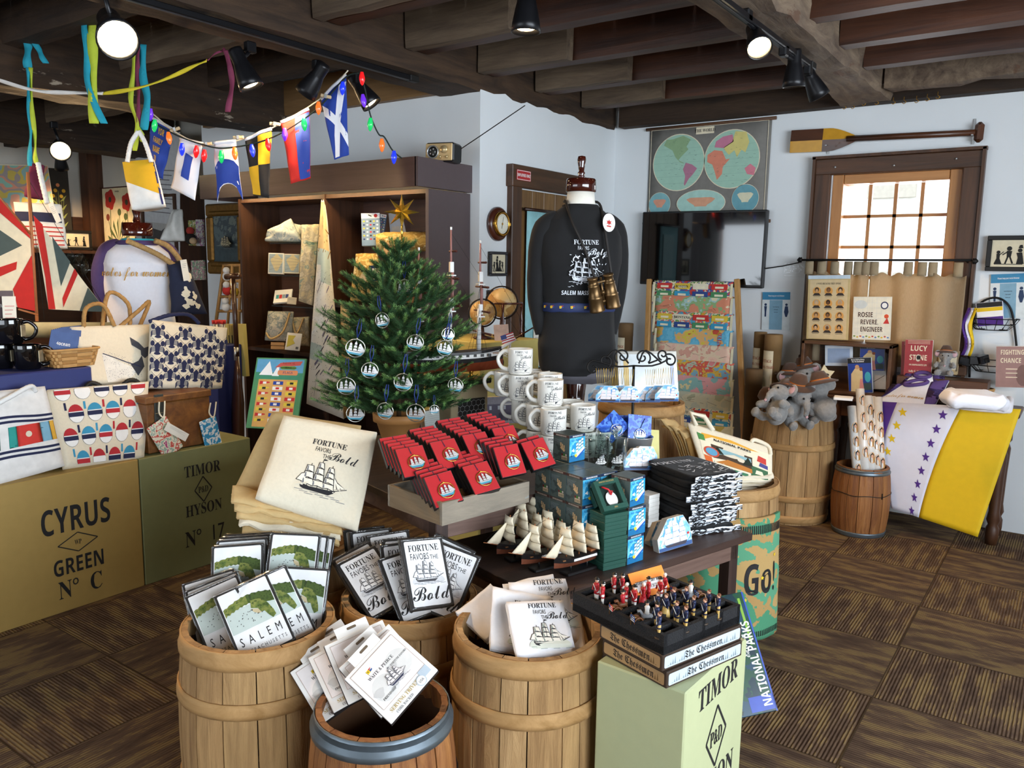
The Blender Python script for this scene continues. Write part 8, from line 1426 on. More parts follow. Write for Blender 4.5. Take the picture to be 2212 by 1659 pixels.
# ================================================================== left side: crates, totes and trunk
dx = lambda cs, X: [dep(aX(c[0], c[1], X)) for c in cs]
XC = -3.68
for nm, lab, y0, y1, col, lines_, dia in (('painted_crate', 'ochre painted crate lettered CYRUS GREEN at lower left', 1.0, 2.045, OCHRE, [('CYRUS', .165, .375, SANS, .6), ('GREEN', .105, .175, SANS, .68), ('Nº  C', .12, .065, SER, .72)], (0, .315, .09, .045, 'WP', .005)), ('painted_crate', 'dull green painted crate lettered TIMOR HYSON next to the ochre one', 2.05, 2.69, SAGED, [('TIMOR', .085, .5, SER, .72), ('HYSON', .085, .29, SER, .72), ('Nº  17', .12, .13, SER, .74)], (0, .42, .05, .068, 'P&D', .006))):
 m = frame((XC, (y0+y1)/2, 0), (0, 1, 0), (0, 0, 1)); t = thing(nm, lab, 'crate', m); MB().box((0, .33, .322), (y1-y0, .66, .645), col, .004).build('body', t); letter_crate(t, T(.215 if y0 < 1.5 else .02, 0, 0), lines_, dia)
def atote(lab, cs, X, th, art, seed, mat=CANV, bulge=.03, nz=.01, ropes=None, rm=None, grp=None):
 d = dx(cs, X) if not hasattr(X, '__len__') else [dep(aX(c[0], c[1], x)) for c, x in zip(cs, X)]; fn, wf, n_ = patch(*cs, d, bulge, nz, 2.5, seed); o = tuple(fn(.5, 0)); t = thing('tote_bag', lab, 'bag', o, grp); iv = T(*(-fn(.5, 0))); b = MB(iv); bag(b, fn, n_, th, mat, 16, 16); b.build('bag', t)
 if art: b = MB(iv); art(b, wf); b.build('print', t)
 for pts in ropes or (): b = MB(iv); b.tube(rope([fn(u, v)+n_*l for u, v, l in pts], 0, 22), .011, rm or CANVD, 7, False, None, .5); b.build('rope_handle', t)
 return t
RD, NV_, TB_, GY = M('b52a33', .8), M('1f2548', .8), M('3a93b8', .8), M('2b2b2f', .8)
def buoys(b, wf):
 rs = random.Random(4)
 for r in range(4):
  for c in range(6):
   x, z = .03+.19*c+.095*(r % 2), .04+.3*r; w, h = .078, .135; C_ = [(TB_, NV_), (RD, NV_), (RD, WHITE), (TB_, RD)][(c*3+r) % 4]
   if not .03 < x < .97: continue
   b.poly([(max(0, min(1, x-.011)), z-h-.1), (x+.011, z-h-.1), (x+.011, z-h), (x-.011, z-h)], (NV_, TB_, RD)[(c+r) % 3], -.001, 0, None, wf) if z > .22 else 0
   B = [(max(.005, min(.995, x+w*cos(a))), z+h*sin(a)*(1.0 if sin(a) > 0 else .8)) for a in [2*pi*i/20 for i in range(20)]]; B = [(p[0], max(.01, min(.985, p[1]))) for p in B]
   b.poly(B, GY, -.001, 0, None, wf); b.poly([(x+(p[0]-x)*.96, z+(p[1]-z)*.97) for p in B], WHITE, -.0016, 0, None, wf)
   b.poly([p for p in B if p[1] > z+h*.25], C_[0], -.0022, 0, None, wf) if z+h*.5 < .97 else 0; b.poly([(x-w*.97, z-h*.2), (x+w*.97, z-h*.2), (x+w*.97, z+h*.22), (x-w*.97, z+h*.22)] if .06 < x < .94 else rect(x, z, .02, .04), C_[1], -.0026, 0, None, wf)
atote('white canvas tote printed all over with red and blue lobster buoys', ((102, 842), (321, 824), (142, 1008), (312, 988)), (-3.86, -3.84, -3.70, -3.70), .16, buoys, 3, CANV, .012, .004, [((.35, .98, -.03), (.42, 1.06, -.02), (.5, 1.03, -.02), (.55, .97, -.03)), ((.72, .97, -.03), (.8, 1.05, -.02), (.88, 1.04, -.02), (.95, .97, -.03))], BLACK)
def flags_(b, wf):
 for z in (.60, .655, .22, .275): b.loft([[wf(x, z+.02*sin(x*5)+q, .001) for x in [i/12 for i in range(13)]] for q in (0, .028)], NV_, (0, 0), True, False)
 for x0, x1, c in ((.0, .3, '2f9a90'), (.4, .5, '2f9a90'), (.5, .8, 'd43a32'), (.8, .93, '7fb0c8'), (.93, .99, 'd9a53a')): b.loft([[wf(x0+(x1-x0)*i/5, z, .0014) for i in range(6)] for z in (.34, .42, .5, .57)], M(c, .8), (0, 0))
 b.poly(disc(.04, 14, .035, 0, 2*pi, (.64, .46)), CANV, -.003, 0, None, wf)
atote('white tote with navy stripes and a band of signal flags, at the far left', ((-60, 850), (97, 834), (-60, 1062), (140, 1006)), (-3.84, -3.84, -3.70, -3.70), .14, flags_, 8, M('e9e6e2', .85, bump=.1), .02, .006, [((.15, .8, .02), (.45, .9, .03), (.75, 1.0, .03), (.85, .95, .0))], WHITE)
def whale(b, wf):
 P = [(.28, .0), (.28, .52), (.4, .46), (.55, .36), (.68, .30), (.8, .34), (.86, .45), (.83, .55), (.72, .62), (.68, .78), (.8, .68), (.88, .56), (.98, .62), (.96, .42), (.9, .26), (.78, .1), (.6, .02)]; b.poly([(.28, .0), (.28, .5), (.4, .44), (.55, .33), (.68, .27), (.78, .2), (.7, .08), (.55, .01)], M('e6e2d8', .8), -.001, 0, None, wf); rs = random.Random(5)
 b.poly([(.68, .30), (.8, .36), (.85, .45), (.9, .26), (.8, .1)], M('3b3b42', .8), -.0012, 0, None, wf); b.poly([(.84, .46), (.83, .54), (.7, .64), (.68, .78), (.8, .68), (.88, .58), (.98, .62), (.95, .45), (.9, .4)], M('45454c', .8), -.0012, 0, None, wf)
 for i in range(170): x = rs.uniform(.28, .86); top = .52-.5*(x-.28)+.06; z = rs.uniform(.0, max(.02, top)); z = top-(top-z)**1.2 if rs.random() < .6 else z; s_ = rs.uniform(.004, .012); b.poly([(x, z), (x+s_, z+.003), (x+s_*.5, z+.012)], NV_, -.002, 0, None, wf)
 for i in range(16): x = .29+.034*i; z = .51-.5*(x-.28)+(.12*(x-.6) if x > .6 else 0); b.line((x, z), (x+.036, z-.018), .014, NV_, -.0022, None, wf)
atote('cream rope-handled tote printed with a spotted whale tail', ((153, 706), (333, 700), (196, 826), (322, 824)), (-4.05, -4.05, -3.95, -3.95), .14, whale, 2, CANV, .002, .001, [((.15, .98, -.01), (.2, 1.3, .02), (.38, 1.35, .02), (.5, .98, .0)), ((.42, 1.0, -.06), (.5, 1.6, -.02), (.7, 1.4, -.02), (.75, 1.0, -.05)), ((.6, 1.0, -.03), (.8, 1.25, .0), (.92, 1.4, .0), (.85, 1.0, -.03))], M('a9804a', .85, var=.2, sc=60))
def lobs(b, wf):
 for r in range(4):
  for c in range(6):
   x, z = .06+.175*c, .1+.25*r+.11*(c % 2)
   if not (.05 < x < .96 and .08 < z < .95): continue
   b.poly([(x-.02, z-.11), (x+.02, z-.11), (x+.034, z+.03), (x, z+.07), (x-.034, z+.03)], NV_, -.0012, 0, None, wf); b.poly(disc(.042, 8, .022, 0, 2*pi, (x, max(.02, z-.1))), NV_, -.0012, 0, None, wf)
   for s_ in (-1, 1):
    b.poly(disc(.026, 10, .042, 0, 2*pi, (x+s_*.062, min(.96, z+.05))), NV_, -.0012, 0, None, wf); b.line((x+s_*.02, z+.0), (x+s_*.05, z+.03), .012, NV_, -.0012, None, wf)
    for j in range(4): b.line((x+s_*.015, z-.02*j), (x+s_*.072, z-.01-.02*j), .01, NV_, -.0012, None, wf); b.line((x+s_*.072, z-.01-.02*j), (x+s_*.088, z-.05-.02*j), .01, NV_, -.0012, None, wf)
    b.line((x+s_*.01, z+.06), (x+s_*.07, min(.97, z+.13)), .005, NV_, -.0012, None, wf)
atote('cream tote printed with black lobsters, standing on the wooden chest', ((331, 691), (491, 708), (326, 836), (480, 838)), (-3.92, -3.92, -3.84, -3.84), .14, lobs, 6, CANV, .012, .004, [((-.02, .98, -.02), (.2, 1.1, .0), (.45, 1.14, .0), (.6, 1.02, .0))], NV_)
CHW = WOOD('5a3313', '8d5a26', 9, 1, .5, .2); p, q = aX(322, 985, -3.72), aX(457, 960, -3.72); zt = aX(400, 848, -3.72).z; w = q.y-p.y; t = thing('wooden_chest', 'brown wooden chest with a metal latch under the lobster tote', 'chest', frame((-3.72, (p.y+q.y)/2, .648), (0, 1, 0), (0, 0, 1))); h = zt-.648; MB().box((0, .15, h*.44), (w, .3, h*.87), CHW, .004).build('box', t); MB().box((0, .15, h*.94), (w+.015, .315, h*.12), CHW, .004).build('lid', t)
b = MB(); b.box((-w*.32, -.004, h*.86), (.05, .006, .1), M('4a4c48', .5, .7), .002); b.box((-w*.32, -.006, h*.62), (.055, .006, .05), M('4a4c48', .5, .7), .002); b.build('latch', t)
for lab, cs, mt, hang in (('cream fabric pouch printed with red sea creatures hanging on the chest latch', ((317, 925), (358, 896), (366, 990)), BLOTCH(['e6dcc4', 'e6dcc4', 'c9564a', 'e0d8c0', '9ab0a0', 'e6dcc4', 'b04a7a'], 22, .8), (352, 858)), ('blue fabric pouch printed with white shells hanging at the chest corner', ((431, 910), (466, 896), (461, 988)), BLOTCH(['2f8fc0', '2f8fc0', '3a98c6', 'e6eef0', 'e6eef0', '2f8fc0'], 38, .8, 2), (463, 860))):
 m, w_, h_ = quad(*cs, *dx(cs, -3.69)); t = thing('fabric_pouch', lab, 'pouch', m, 'small fabric pouches'); MB().box((0, .006, 0), (w_, .012, h_*.95), mt, .004).build('pouch', t); b = MB(m.inverted()); b.tube(rope([aX(hang[0]-8, hang[1]+10, -3.69), aX(cs[1][0]-14, cs[1][1]-4, -3.69), aX(cs[1][0]-4, cs[1][1]+4, -3.68), aX(hang[0]+4, hang[1]+8, -3.69)], 0, 16), .004, CREAM, 5); b.build('cord', t)
qb('paper_tag', 'white printed paper tag hanging over the cream pouch', 'tag', ((363, 912), (409, 938), (357, 930)), dx(((363, 912), (409, 938), (357, 930)), -3.66), .002, IVORY, lines(4))
BLT = M('26306b', .5, var=.05); p, q = aX(-40, 850, -3.93), aX(198, 792, -3.93); z1 = aX(195, 792, -3.93).z; one(MB().box((-4.2, (p.y+q.y)/2-.15, (.65+z1)/2), (.54, q.y-p.y+.3, z1-.65), BLT, .006), 'painted_chest', 'dark blue painted chest behind the totes at far left', 'trunk')
MUGB = M('0c0b0d', .08, coat=.6); mg0 = None; zm = z1+.004
for px, py, lv, lab in ((22, 725, 1, 'black glazed mug on top of the small stack at far left'), (2, 795, 0, 'black glazed mug at the left picture edge, lower row'), (62, 796, 0, 'black glazed mug with pewter badge beside the chip basket'), (28, 762, 0, 'black glazed mug standing behind the lower two')):
 pz_ = aZ(px, py, zm+(.12 if lv else .0)) if lv == 0 else aX(px, py, -4.1); pz_.z = zm+.118*lv; pz_.x = max(min(pz_.x, -3.98), -4.2); mx = T(*pz_) @ RZ(180+62)
 if mg0 is None: mg0 = mug('mug', lab, MUGB, mx, 'black mugs with pewter badges', False, .058, .115); b = MB(RZ(-110)); b.box((0, -.0585, .06), (.045, .004, .055), M('b9ac8e', .4, .5, .2, 60), .003); b.build('badge', mg0)
 else: dup(mg0, mx, lab)
p = aX(150, 800, -4.02); bk = basket('chip_basket', 'square woven chip-wood basket holding blue cards on the trunk', T(p.x, p.y, zm) @ RZ(90), .1, .085, True, False, 24)
for i in range(6): cs = ((112+4*i, 712-1*i), (170+3*i, 722-4*i), (114+4*i, 762)); qb('card_pack', 'blue ocean bracelet card, %s in the chip basket' % ['front', 'second', 'third', 'fourth', 'fifth', 'rearmost'][i], 'card', cs, dx(cs, -4.0-.016*i), .006, M('4a6296', .5, var=.1), lambda b, W, H: b.text('4ocean', H*.22, WHITE, 0, -H*.12, -.001, SANS, .8), 'blue cards in the chip basket')
cs = ((-20, 625), (26, 625), (-10, 742)); qb('postcard', 'dark photo postcard standing at the left edge behind the mugs', 'postcard', ((-25, 628), (28, 628), (-8, 700)), dx(((-25, 628), (28, 628), (-8, 700)), -4.25), .006, M('5c4d50', .4, var=.3, sc=12), lambda b, W, H: b.text('SALEM USA', H*.14, WHITE, 0, 0, -.001, SANS, .8)); qb('postcard', 'cream postcard sheet with red hand below the photo card', 'postcard', ((4, 640), (34, 640), (44, 745)), dx(((4, 640), (34, 640), (44, 745)), -4.22), .003, IVORY, lines(5, REDC))
# model sailing boat
XB = -4.42; SR_, SW_, SG_ = M('c0251f', .8), M('e6d9ba', .85), M('4d5955', .85); o = aX(66, 694, XB); t = thing('model_sailboat', 'wooden model sailboat with red, white and grey cloth sails', 'model boat', o); iv = T(*(-o))
def sl(nm, P): b = MB(iv); [b.add([aX(x, y, XB+.003*l) for x, y in q]+[aX(x, y, XB+.003*l-.002) for x, y in q], [list(range(len(q))), list(range(2*len(q)-1, len(q)-1, -1))]+[(i, (i+1) % len(q), len(q)+(i+1) % len(q), len(q)+i) for i in range(len(q))], mt) for l, mt, q in P]; b.build(nm, t)
sl('main_sail', [(0, SW_, [(-70, 350), (66, 512), (78, 672), (-70, 640)]), (1, SR_, [(-70, 350), (-70, 400), (66, 516), (64, 508), (0, 425)]), (1, SG_, [(-70, 455), (0, 497), (48, 530), (0, 553), (-70, 590)]), (1, SR_, [(-70, 640), (-40, 590), (37, 565), (35, 582), (-20, 606)]), (1, SR_, [(28, 625), (69, 550), (76, 672), (38, 664)])]); sl('jib_sail', [(0, SW_, [(72, 465), (90, 488), (190, 620), (232, 674), (105, 668)]), (1, SR_, [(72, 465), (92, 485), (104, 560), (120, 668), (105, 668), (98, 600)]), (1, SG_, [(112, 510), (152, 566), (132, 618)]), (1, SR_, [(161, 580), (168, 592), (137, 664), (135, 644)]), (1, SG_, [(190, 621), (232, 674), (172, 672)])])
b = MB(iv); b.tube([aX(60, 372, XB), aX(80, 694, XB)], .008, SPAR, 8); b.tube([aX(-70, 345, XB), aX(66, 506, XB)], .006, SPAR, 6); b.tube([aX(40, 668, XB+.01), aX(82, 680, XB+.01)], .005, SPAR, 6); b.build('spars', t)
b = MB(iv); b.loft([[aX(x, y, XB+s_*f) for s_, y in ((-.05, 696), (-.03, 722), (0, 730), (.03, 722), (.05, 696))] for x, f in ((-60, .9), (60, 1), (150, .9), (215, .5), (246, .08))], M('d9c793', .5), (1, 1)); b.build('hull', t); b = MB(iv); b.tube([aX(60, 385, XB), aX(232, 674, XB)], .0015, INK, 3); b.tube([aX(62, 385, XB), aX(96, 690, XB)], .0015, INK, 3); b.build('rigging', t)
# mannequin in the raglan sweatshirt with the rope bag
mc = aX(302, 600, -4.55); M2 = T(mc.x, mc.y, 0) @ RZ(58); zs = lambda y: aX(302, y, -4.55).z; z0_, z1_ = zs(705), zs(498); t = thing('mannequin', 'torso mannequin with dark wooden neck cap at the left', 'mannequin', M2); b = MB(); b.lathe([(.08, z1_-.03), (.068, z1_+.03), (.066, zs(505)+.06)], LIN, 28); b.build('neck', t)
kc = k(mc); b = MB(); b.lathe([(30*kc, zs(510)), (31*kc, zs(505)), (30*kc, zs(482)), (8*kc, zs(481)), (8*kc, zs(476)), (6*kc, zs(468)), (9*kc, zs(456)), (7*kc, zs(452))], LAC, 28); b.build('neck_cap', t); MB().lathe([(.14, 0), (.14, .02), (.03, .05), (.03, z0_)], LAC, 20).build('post', t)
PUR = M('4b3a68', .85, var=.05, bump=.1, sc=50); RG2 = [(z0_, .185, .135, 0, 0), (z0_+.15, .18, .135, 0, 0), (zs(610), .19, .15, 0, -.01), (zs(570), .195, .145, 0, -.01), (zs(545), .175, .115, 0, 0), (zs(528), .12, .09, 0, 0), (zs(520), .095, .085, 0, 0)]; t = thing('sweatshirt', 'white sweatshirt with purple sleeves lettered votes for women on the left mannequin', 'sweatshirt', M2); b = MB(); DR = dense(RG2, 4); body(b, DR, SWT, 44, .006, 5, (0, 0)); b.build('body', t)
for sx in (-1, 1): b = MB(); P = rope([(sx*.09, -.01, zs(530)), (sx*.15, 0, zs(546)), (sx*.195, 0, zs(585)), (sx*.2, .02, zs(625)), (sx*.17, .05, zs(658))], 0, 26); b.tube(P, lambda q: (.04+.03*min(1, q*4))*(1-.35*q), PUR, 18); b.build('sleeve', t)
b = MB(); b.lathe([(.115, zs(530)), (.125, zs(526)), (.115, zs(522)), (.11, zs(520))], PUR, 32, T(0, -.02, 0), (0, 0), True, 1, .8); b.lathe([(.112, zs(527)), (.095, zs(520)), (.085, zs(516))], M('2a9ab0', .8), 32, T(0, -.02, 0), (0, 0), True, 1, .8); b.build('collar', t); b = MB(); b.text('votes for women', .085, M('c9963f', .6), -.01, zs(596), -.006, SCR, .62, None, sf); b.build('lettering', t)
B1 = [aX(x, y, -4.3) for x, y in ((275, 520), (310, 535), (345, 552), (375, 572))]; B2 = [aX(x, y, -4.34) for x, y in ((335, 520), (360, 530), (380, 550), (392, 570))]; cs = ((370, 572), (402, 562), (376, 680), (448, 678)); d = dx(cs, -4.28); fn, wf, n_ = patch(*cs, d, .06, .01, 2, 3); o = fn(.5, 0); t = thing('wristlet_bag', 'navy bag with white octopus print hanging on a thick rope over the sweatshirt', 'bag', tuple(o)); iv = T(*(-o)); b = MB(iv); bag(b, fn, n_, .1, M('20253c', .85, bump=.1, sc=60), 14, 14); b.build('bag', t); b = MB(iv); rs = random.Random(7)
for i in range(9): c = (rs.uniform(.3, .85), rs.uniform(.12, .8)); b.poly([(c[0]+.1*cos(a)*(1+.5*sin(3*a+i)), c[1]+.07*sin(a)*(1+.4*cos(2*a+i))) for a in [2*pi*j/14 for j in range(14)]], CREAM, -.003, 0, None, wf)
b.build('print', t)
for P in (B1, B2): b = MB(iv); b.tube(rope(P, 0, 24), .016, M('b08d5a', .85, var=.2, sc=70), 8, False, None, .6); b.build('rope', t)
qb('paper_tag', 'long cream paper tag on the navy rope bag', 'tag', ((389, 562), (403, 560), (417, 604)), dx(((389, 562), (403, 560), (417, 604)), -4.2), .002, IVORY, lines(3))
# oar standing by the shelf unit
t = thing('oar', 'dark wooden oar standing upright beside the shelf unit', 'oar', aY(505, 940, 3.3)); c0 = aY(505, 940, 3.3); iv = T(*(-c0)); OW = WOOD('2e1a10', '4e2f1c', 10, 2, .3, .1, .3); P = lambda x, y: aY(x, y, 3.3)
b = MB(iv); b.tube([P(503, 600), P(508, 690), P(512, 770)], .016, OW, 12); b.build('shaft', t); b = MB(iv); b.cyl(P(489, 598), P(517, 596), .02, OW); b.build('grip', t); b = MB(iv); b.tube([P(511, 750), P(511, 778)], .018, STEEL, 12); b.build('ferrule', t); b = MB(iv); b.loft([[tuple(P(x+s_*w_, y)+Vector((0, (-.012 if s_ == 0 else 0), 0))) for s_ in (-1, 0, 1)]+[tuple(P(x, y)+Vector((0, .012, 0)))] for x, y, w_ in ((512, 770, 4), (513, 820, 9), (514, 870, 14), (513, 940, 15), (513, 1085, 15))], OW, (1, 1)); b.build('blade', t)
# ================================================================== back room seen past the mannequin
ya = YB-.02
def qa(nm, lab, cat, cs, y, **kw): return qb(nm, lab, cat, cs, [dep(aY(c[0], c[1], y)) for c in cs], **kw)
def poppy(b, W, H):
 b.poly(rect(0, H*.5, W*1.12, H*.02), MAHO, -.004); GR = M('5a6a42', .7)
 for x, z, r in ((-.24, .3, .17), (.3, .24, .15)): b.line((W*x, H*z), (W*x*1.1, -H*.42), W*.02, GR, -.001); b.poly([(W*(x+r*cos(a)*(1+.12*cos(5*a))), H*z+W*r*sin(a)*(1+.12*cos(5*a))) for a in [2*pi*i/22 for i in range(22)]], M('b8352d', .7, var=.1), -.0014); b.poly(disc(W*.05, 10, None, 0, 2*pi, (W*x, H*z)), M('3f4030', .7), -.0018)
 for x, z in ((-.34, .0), (.05, .08), (.25, 0)): b.poly(disc(W*.06, 12, H*.06, 0, 2*pi, (W*x, H*z)), M('8d4a3a', .7) if x < 0 else GR, -.0014); b.line((W*x, H*z), (W*x*.6, -H*.4), W*.015, GR, -.001)
 for i in range(7): a = .3+.42*i; b.poly([(0, -H*.45), (W*.4*cos(a), -H*.45+W*.45*sin(a)), (W*.34*cos(a+.16), -H*.45+W*.36*sin(a+.16))], GR, -.0012)
 b.text('POPPIES', H*.035, INK, 0, H*.42, -.001, SER, .9)
qa('poster', 'botanical poster of red poppies hanging on the pale back wall', 'poster', ((220, 407), (285, 402), (225, 532)), ya-.02, th=.006, mat=M('e9ddb6', .7), deco=poppy)
def scroll(b, W, H): b.text('WAITE & PEIRCE', H*.06, INK, 0, H*.4, -.001, SER, .62); b.text('The Collection', H*.03, INK, 0, H*.32, -.001, SER, .8); [b.line((-W*.3, H*(.26-.03*i)), (W*(.38-.05*(i % 3)), H*(.26-.03*i)), H*.006, GREYI, -.001) for i in range(10)]; b.poly(rect(0, -H*.22, W*.6, H*.28), M('b9bab8', .7), -.001); b.poly([(W*a, H*c) for a, c in ((-.26, -.34), (-.25, -.16), (-.1, -.12), (.1, -.13), (.2, -.1), (.28, -.17), (.24, -.2), (.16, -.2), (.14, -.34), (.06, -.34), (.04, -.25), (-.1, -.25), (-.12, -.34), (-.18, -.34), (-.19, -.26), (-.2, -.34))], M('4a4a4c', .7), -.0016)
qa('scroll_banner', 'long white hanging banner with an elephant engraving and text', 'banner', ((292, 285), (388, 285), (298, 610)), 4.25, th=.006, mat=M('d4d7da', .7), deco=scroll)
MB_w = M('cfc9bd', .75); one(MB().box((-8.86, 3.55, 2.2), (.02, .36, .5), MB_w), 'wall_panel', 'small white wall panel left of the dark post', 'panel'); struct(MB().box((-8.75, YB-.08, 1.4), (.16, .16, 2.8), WOOD('3a2113', '5d3820', 10, 2)), 'trim_3'); struct(MB().box((-8.87, 3.3, 1.3), (.04, 2.4, 1.5), WOOD('3a2113', '55341f', 8, 1)), 'trim_4')
def flora(b, W, H):
 for i in range(5): x = W*(-.3+.13*i); b.line((W*.0, -H*.1), (x, H*(.2+.05*(i % 3))), W*.02, M('7a8a4a', .7), -.001); b.poly(disc(W*.09, 12, None, 0, 2*pi, (x, H*(.25+.05*(i % 3)))), M(('d9b23a', 'c9a02f', 'd98a5a')[i % 3], .7), -.0014)
 for i in range(9): s_ = (-1)**i; b.poly([(0, H*(-.12+.04*i)), (W*.2*s_, H*(-.08+.04*i)), (W*.34*s_, H*(-.06+.04*i)), (W*.18*s_, H*(-.11+.04*i))], M('8d9a55', .7), -.0012)
 b.poly(disc(W*.16, 14, None, 0, 2*pi, (W*.12, -H*.22)), M('c98a5a', .7), -.0012); b.poly(disc(W*.11, 12, None, 0, 2*pi, (W*.15, -H*.4)), M('d9b23a', .7), -.0012)
fx_ = lambda cs, X: [dep(aX(c[0], c[1], X)) for c in cs]
cs = ((101, 362), (146, 366), (103, 480)); qb('poster', 'dark botanical poster with yellow flowers on the back wall', 'poster', ((100, 362), (146, 366), (103, 600)), fx_(((100, 362), (146, 366), (103, 600)), -8.7), .01, M('2a2823', .7), flora)
cs = ((-40, 354), (103, 357), (-40, 470)); qb('wall_map', 'pastel state map on the far left wall behind the hanging bag', 'map', cs, fx_(cs, -8.5), .02, BLOTCH(['8fc0b0', 'd99a84', 'a39a98', 'cdb95a', '8fb8b8', 'dba48f'], 6, .8, 1), lambda b, W, H: [b.poly(q, CREAM, -.002) for q in (rect(0, H*.49, W, H*.02), rect(W*.495, 0, W*.01, H))])
for y_, z in ((544, 0),): p = aX(160, y_, -8.4); one(MB().box((-8.62, p.y, p.z), (.45, 1.5, .03), DKX), 'wall_shelf', 'dark wooden wall shelf on the back wall with a framed silhouette', 'shelf'); p2 = aX(165, 528, -8.5); silframe('small framed silhouette picture standing on the back wall shelf', frame((-8.5, p2.y, p.z+.12), (0, 1, 0), (0, 0, 1)), .32, .2, .03, 3, .02)
for i, (px, py) in enumerate(((163, 570), (192, 600), (176, 590))): p = aX(px, py, -8.55); b = MB(); b.lathe([(.05, 0), (.06, .01), (.08, .08), (.06, .15), (.03, .19), (.032, .2)], GLS, 20, None, (0, 0)); one(b, 'glass_vase', 'clear glass vase in the dim back corner, %s' % ['upper one', 'right one', 'middle one'][i], 'vase', tuple(p), 'glass vases')
BS = WOOD('351f15', '53321f', 10, 2, .5, .1); a, c = aY(388, 430, YB-.05), aY(441, 800, YB-.05); t = thing('bookshelf', 'dark bookshelf with picture books in the alcove behind the banner', 'shelving', ((a.x+c.x)/2, YB-.2, 0)); w = c.x-a.x+.25
for x in (-w/2, w/2): MB().box((x, 0, 1.1), (.03, .34, 2.2), BS).build('side_panel', t)
MB().box((0, .16, 1.1), (w, .02, 2.2), BS).build('back_panel', t)
for z in (.4, .9, aY(415, 606, YB-.3).z-.0135, aY(415, 532, YB-.3).z-.0135, 2.19): MB().box((0, 0, z), (w-.03, .32, .025), BS).build('shelf', t)
for cs, c, lab in (((406, 476), (422, 476), (406, 530)), ('6a8a4a', 'c9b060'), 'green picture book on the upper alcove shelf'), (((422, 474), (437, 474), (423, 531)), ('c9d4d8', 'b06a9a'), 'pale picture book on the upper alcove shelf'), (((412, 563), (439, 562), (416, 605)), ('7fae8a', 'd98aa0'), 'pink and green picture book on the lower alcove shelf'): qa('book', lab, 'book', cs, YB-.3, th=.02, mat=BLOTCH([c[0], c[1], c[0], 'e9e2cc', c[1]], 30, .4))
p = aY(412, 528, YB-.34); b = MB(); b.ball((0, 0, .05), .05, M('2a2420', .9), 8); b.ball((0, 0, .12), .035, M('b03a30', .9), 8); b.ball((.07, -.02, .03), (.04, .03, .03), M('d9b890', .9), 6); one(b, 'plush_toy', 'small dark plush toy with red cap beside the picture books', 'plush toy', tuple(p))
soft('canvas_sail', 'glossy white canvas bag top behind the navy rope bag', 'bag', ((372, 452), (392, 452), (345, 520), (398, 520)), [dep(aY(380, 490, 3.9))]*4, .04, .06, M('d9d9d4', .35), 4)
m, W, H = quad((446, 441), (535, 438), (454, 590), *[dep(aY(c[0], c[1], YS-.03)) for c in ((446, 441), (535, 438), (454, 590))]); t = thing('painting', 'old sea painting of a ship in a heavy gilt frame', 'painting', frame(m.translation, (1, 0, 0), (0, 0, 1))); GF = M('7d5a24', .4, .6, .2, 40); W, H = .52, .56
for f, o_, dd in ((.1, 0, .05), (.045, .055, .07)):
 b = MB()
 for c, d in (((0, 0, H/2-f/2-o_), (W-2*o_, dd, f)), ((0, 0, -H/2+f/2+o_), (W-2*o_, dd, f)), ((-W/2+f/2+o_, 0, 0), (f, dd, H-2*f-2*o_)), ((W/2-f/2-o_, 0, 0), (f, dd, H-2*f-2*o_))): b.box(c, d, GF, .014)
 b.build('gilt_frame', t)
b = MB(); b.box((0, 0, 0), (W-.17, .03, H-.17), BLOTCH(['46565c', '5a6a6c', '3c4a52', '6f7a74', '4d5c60'], 8, .4)); b.poly(rect(0, -H*.22, W-.18, H*.24), M('3a4a50', .4, var=.2), -.0155); ship(b, .04, -.06, .075, M('2a2a26', .5), M('b9ae8c', .5), None, -.017, None, 1, GREYI, None); b.build('canvas', t)
CUB = WOOD('b07f42', 'd0a264', 10, 2, .5, .1); t = thing('cubby_rack', 'light wooden cubby rack with small plush toys next to the oar', 'rack', aY(490, 700, 3.75)); c0 = aY(490, 700, 3.75); iv = T(*(-c0)); b = MB(iv); Q = lambda x, y: aY(x, y, 3.75)
for p, q in (((484, 572), (466, 700)), ((502, 574), (492, 700)), ((520, 574), (516, 700))): b = MB(iv); b.tube([Q(*p), Q(*q)], .014, CUB, 4); b.build('upright', t)
for y, x in ((573, 484), (607, 478), (641, 473), (672, 469)): b = MB(iv); b.cyl(Q(x, y), Q(522, y), .012, CUB, None, 4); b.build('shelf', t)
for i, (x, y, c) in enumerate(((490, 597, 'e9e6e0'), (490, 628, 'c9352f'), (507, 630, 'd9b02f'), (488, 663, 'e9e6e0'))): p = aY(x, y, 3.73); b = MB(); b.ball((0, 0, 0), (.04, .03, .035), M(c, .9), 8); b.ball((.01, -.01, .045), .026, M('e9e6e0', .9), 8); one(b, 'plush_toy', 'tiny plush toy in the cubby rack, %s' % ['white one on top', 'red one', 'yellow one', 'white one at the bottom'][i], 'plush toy', tuple(p), 'tiny plush toys')
p = aY(474, 715, 3.3); one(MB().box((0, 0, (p.z-.091)/2), (.2, .2, p.z-.091), BLT, .004), 'pedestal', 'dark blue pedestal under the pen jar, behind the lobster tote', 'pedestal', (p.x, p.y, 0)); t = thing('pen_jar', 'jar packed with red-capped pens behind the lobster tote', 'jar', p-Vector((0, 0, .09))); MB().lathe([(.05, 0), (.052, .002), (.052, .1), (.049, .1), (.047, .008), (.002, .006)], GLS, 20, None, (1, 0)).build('jar', t); rs = random.Random(3)
for i in range(16): x, y = rs.uniform(-.03, .03), rs.uniform(-.03, .03); b = MB(); b.cyl((x*.6, y*.6, .012), (x*1.3, y*1.3, .14), .005, STEEL); b.cyl((x*1.3, y*1.3, .14), (x*1.38, y*1.38, .165), .007, REDC); b.build('pen', t)
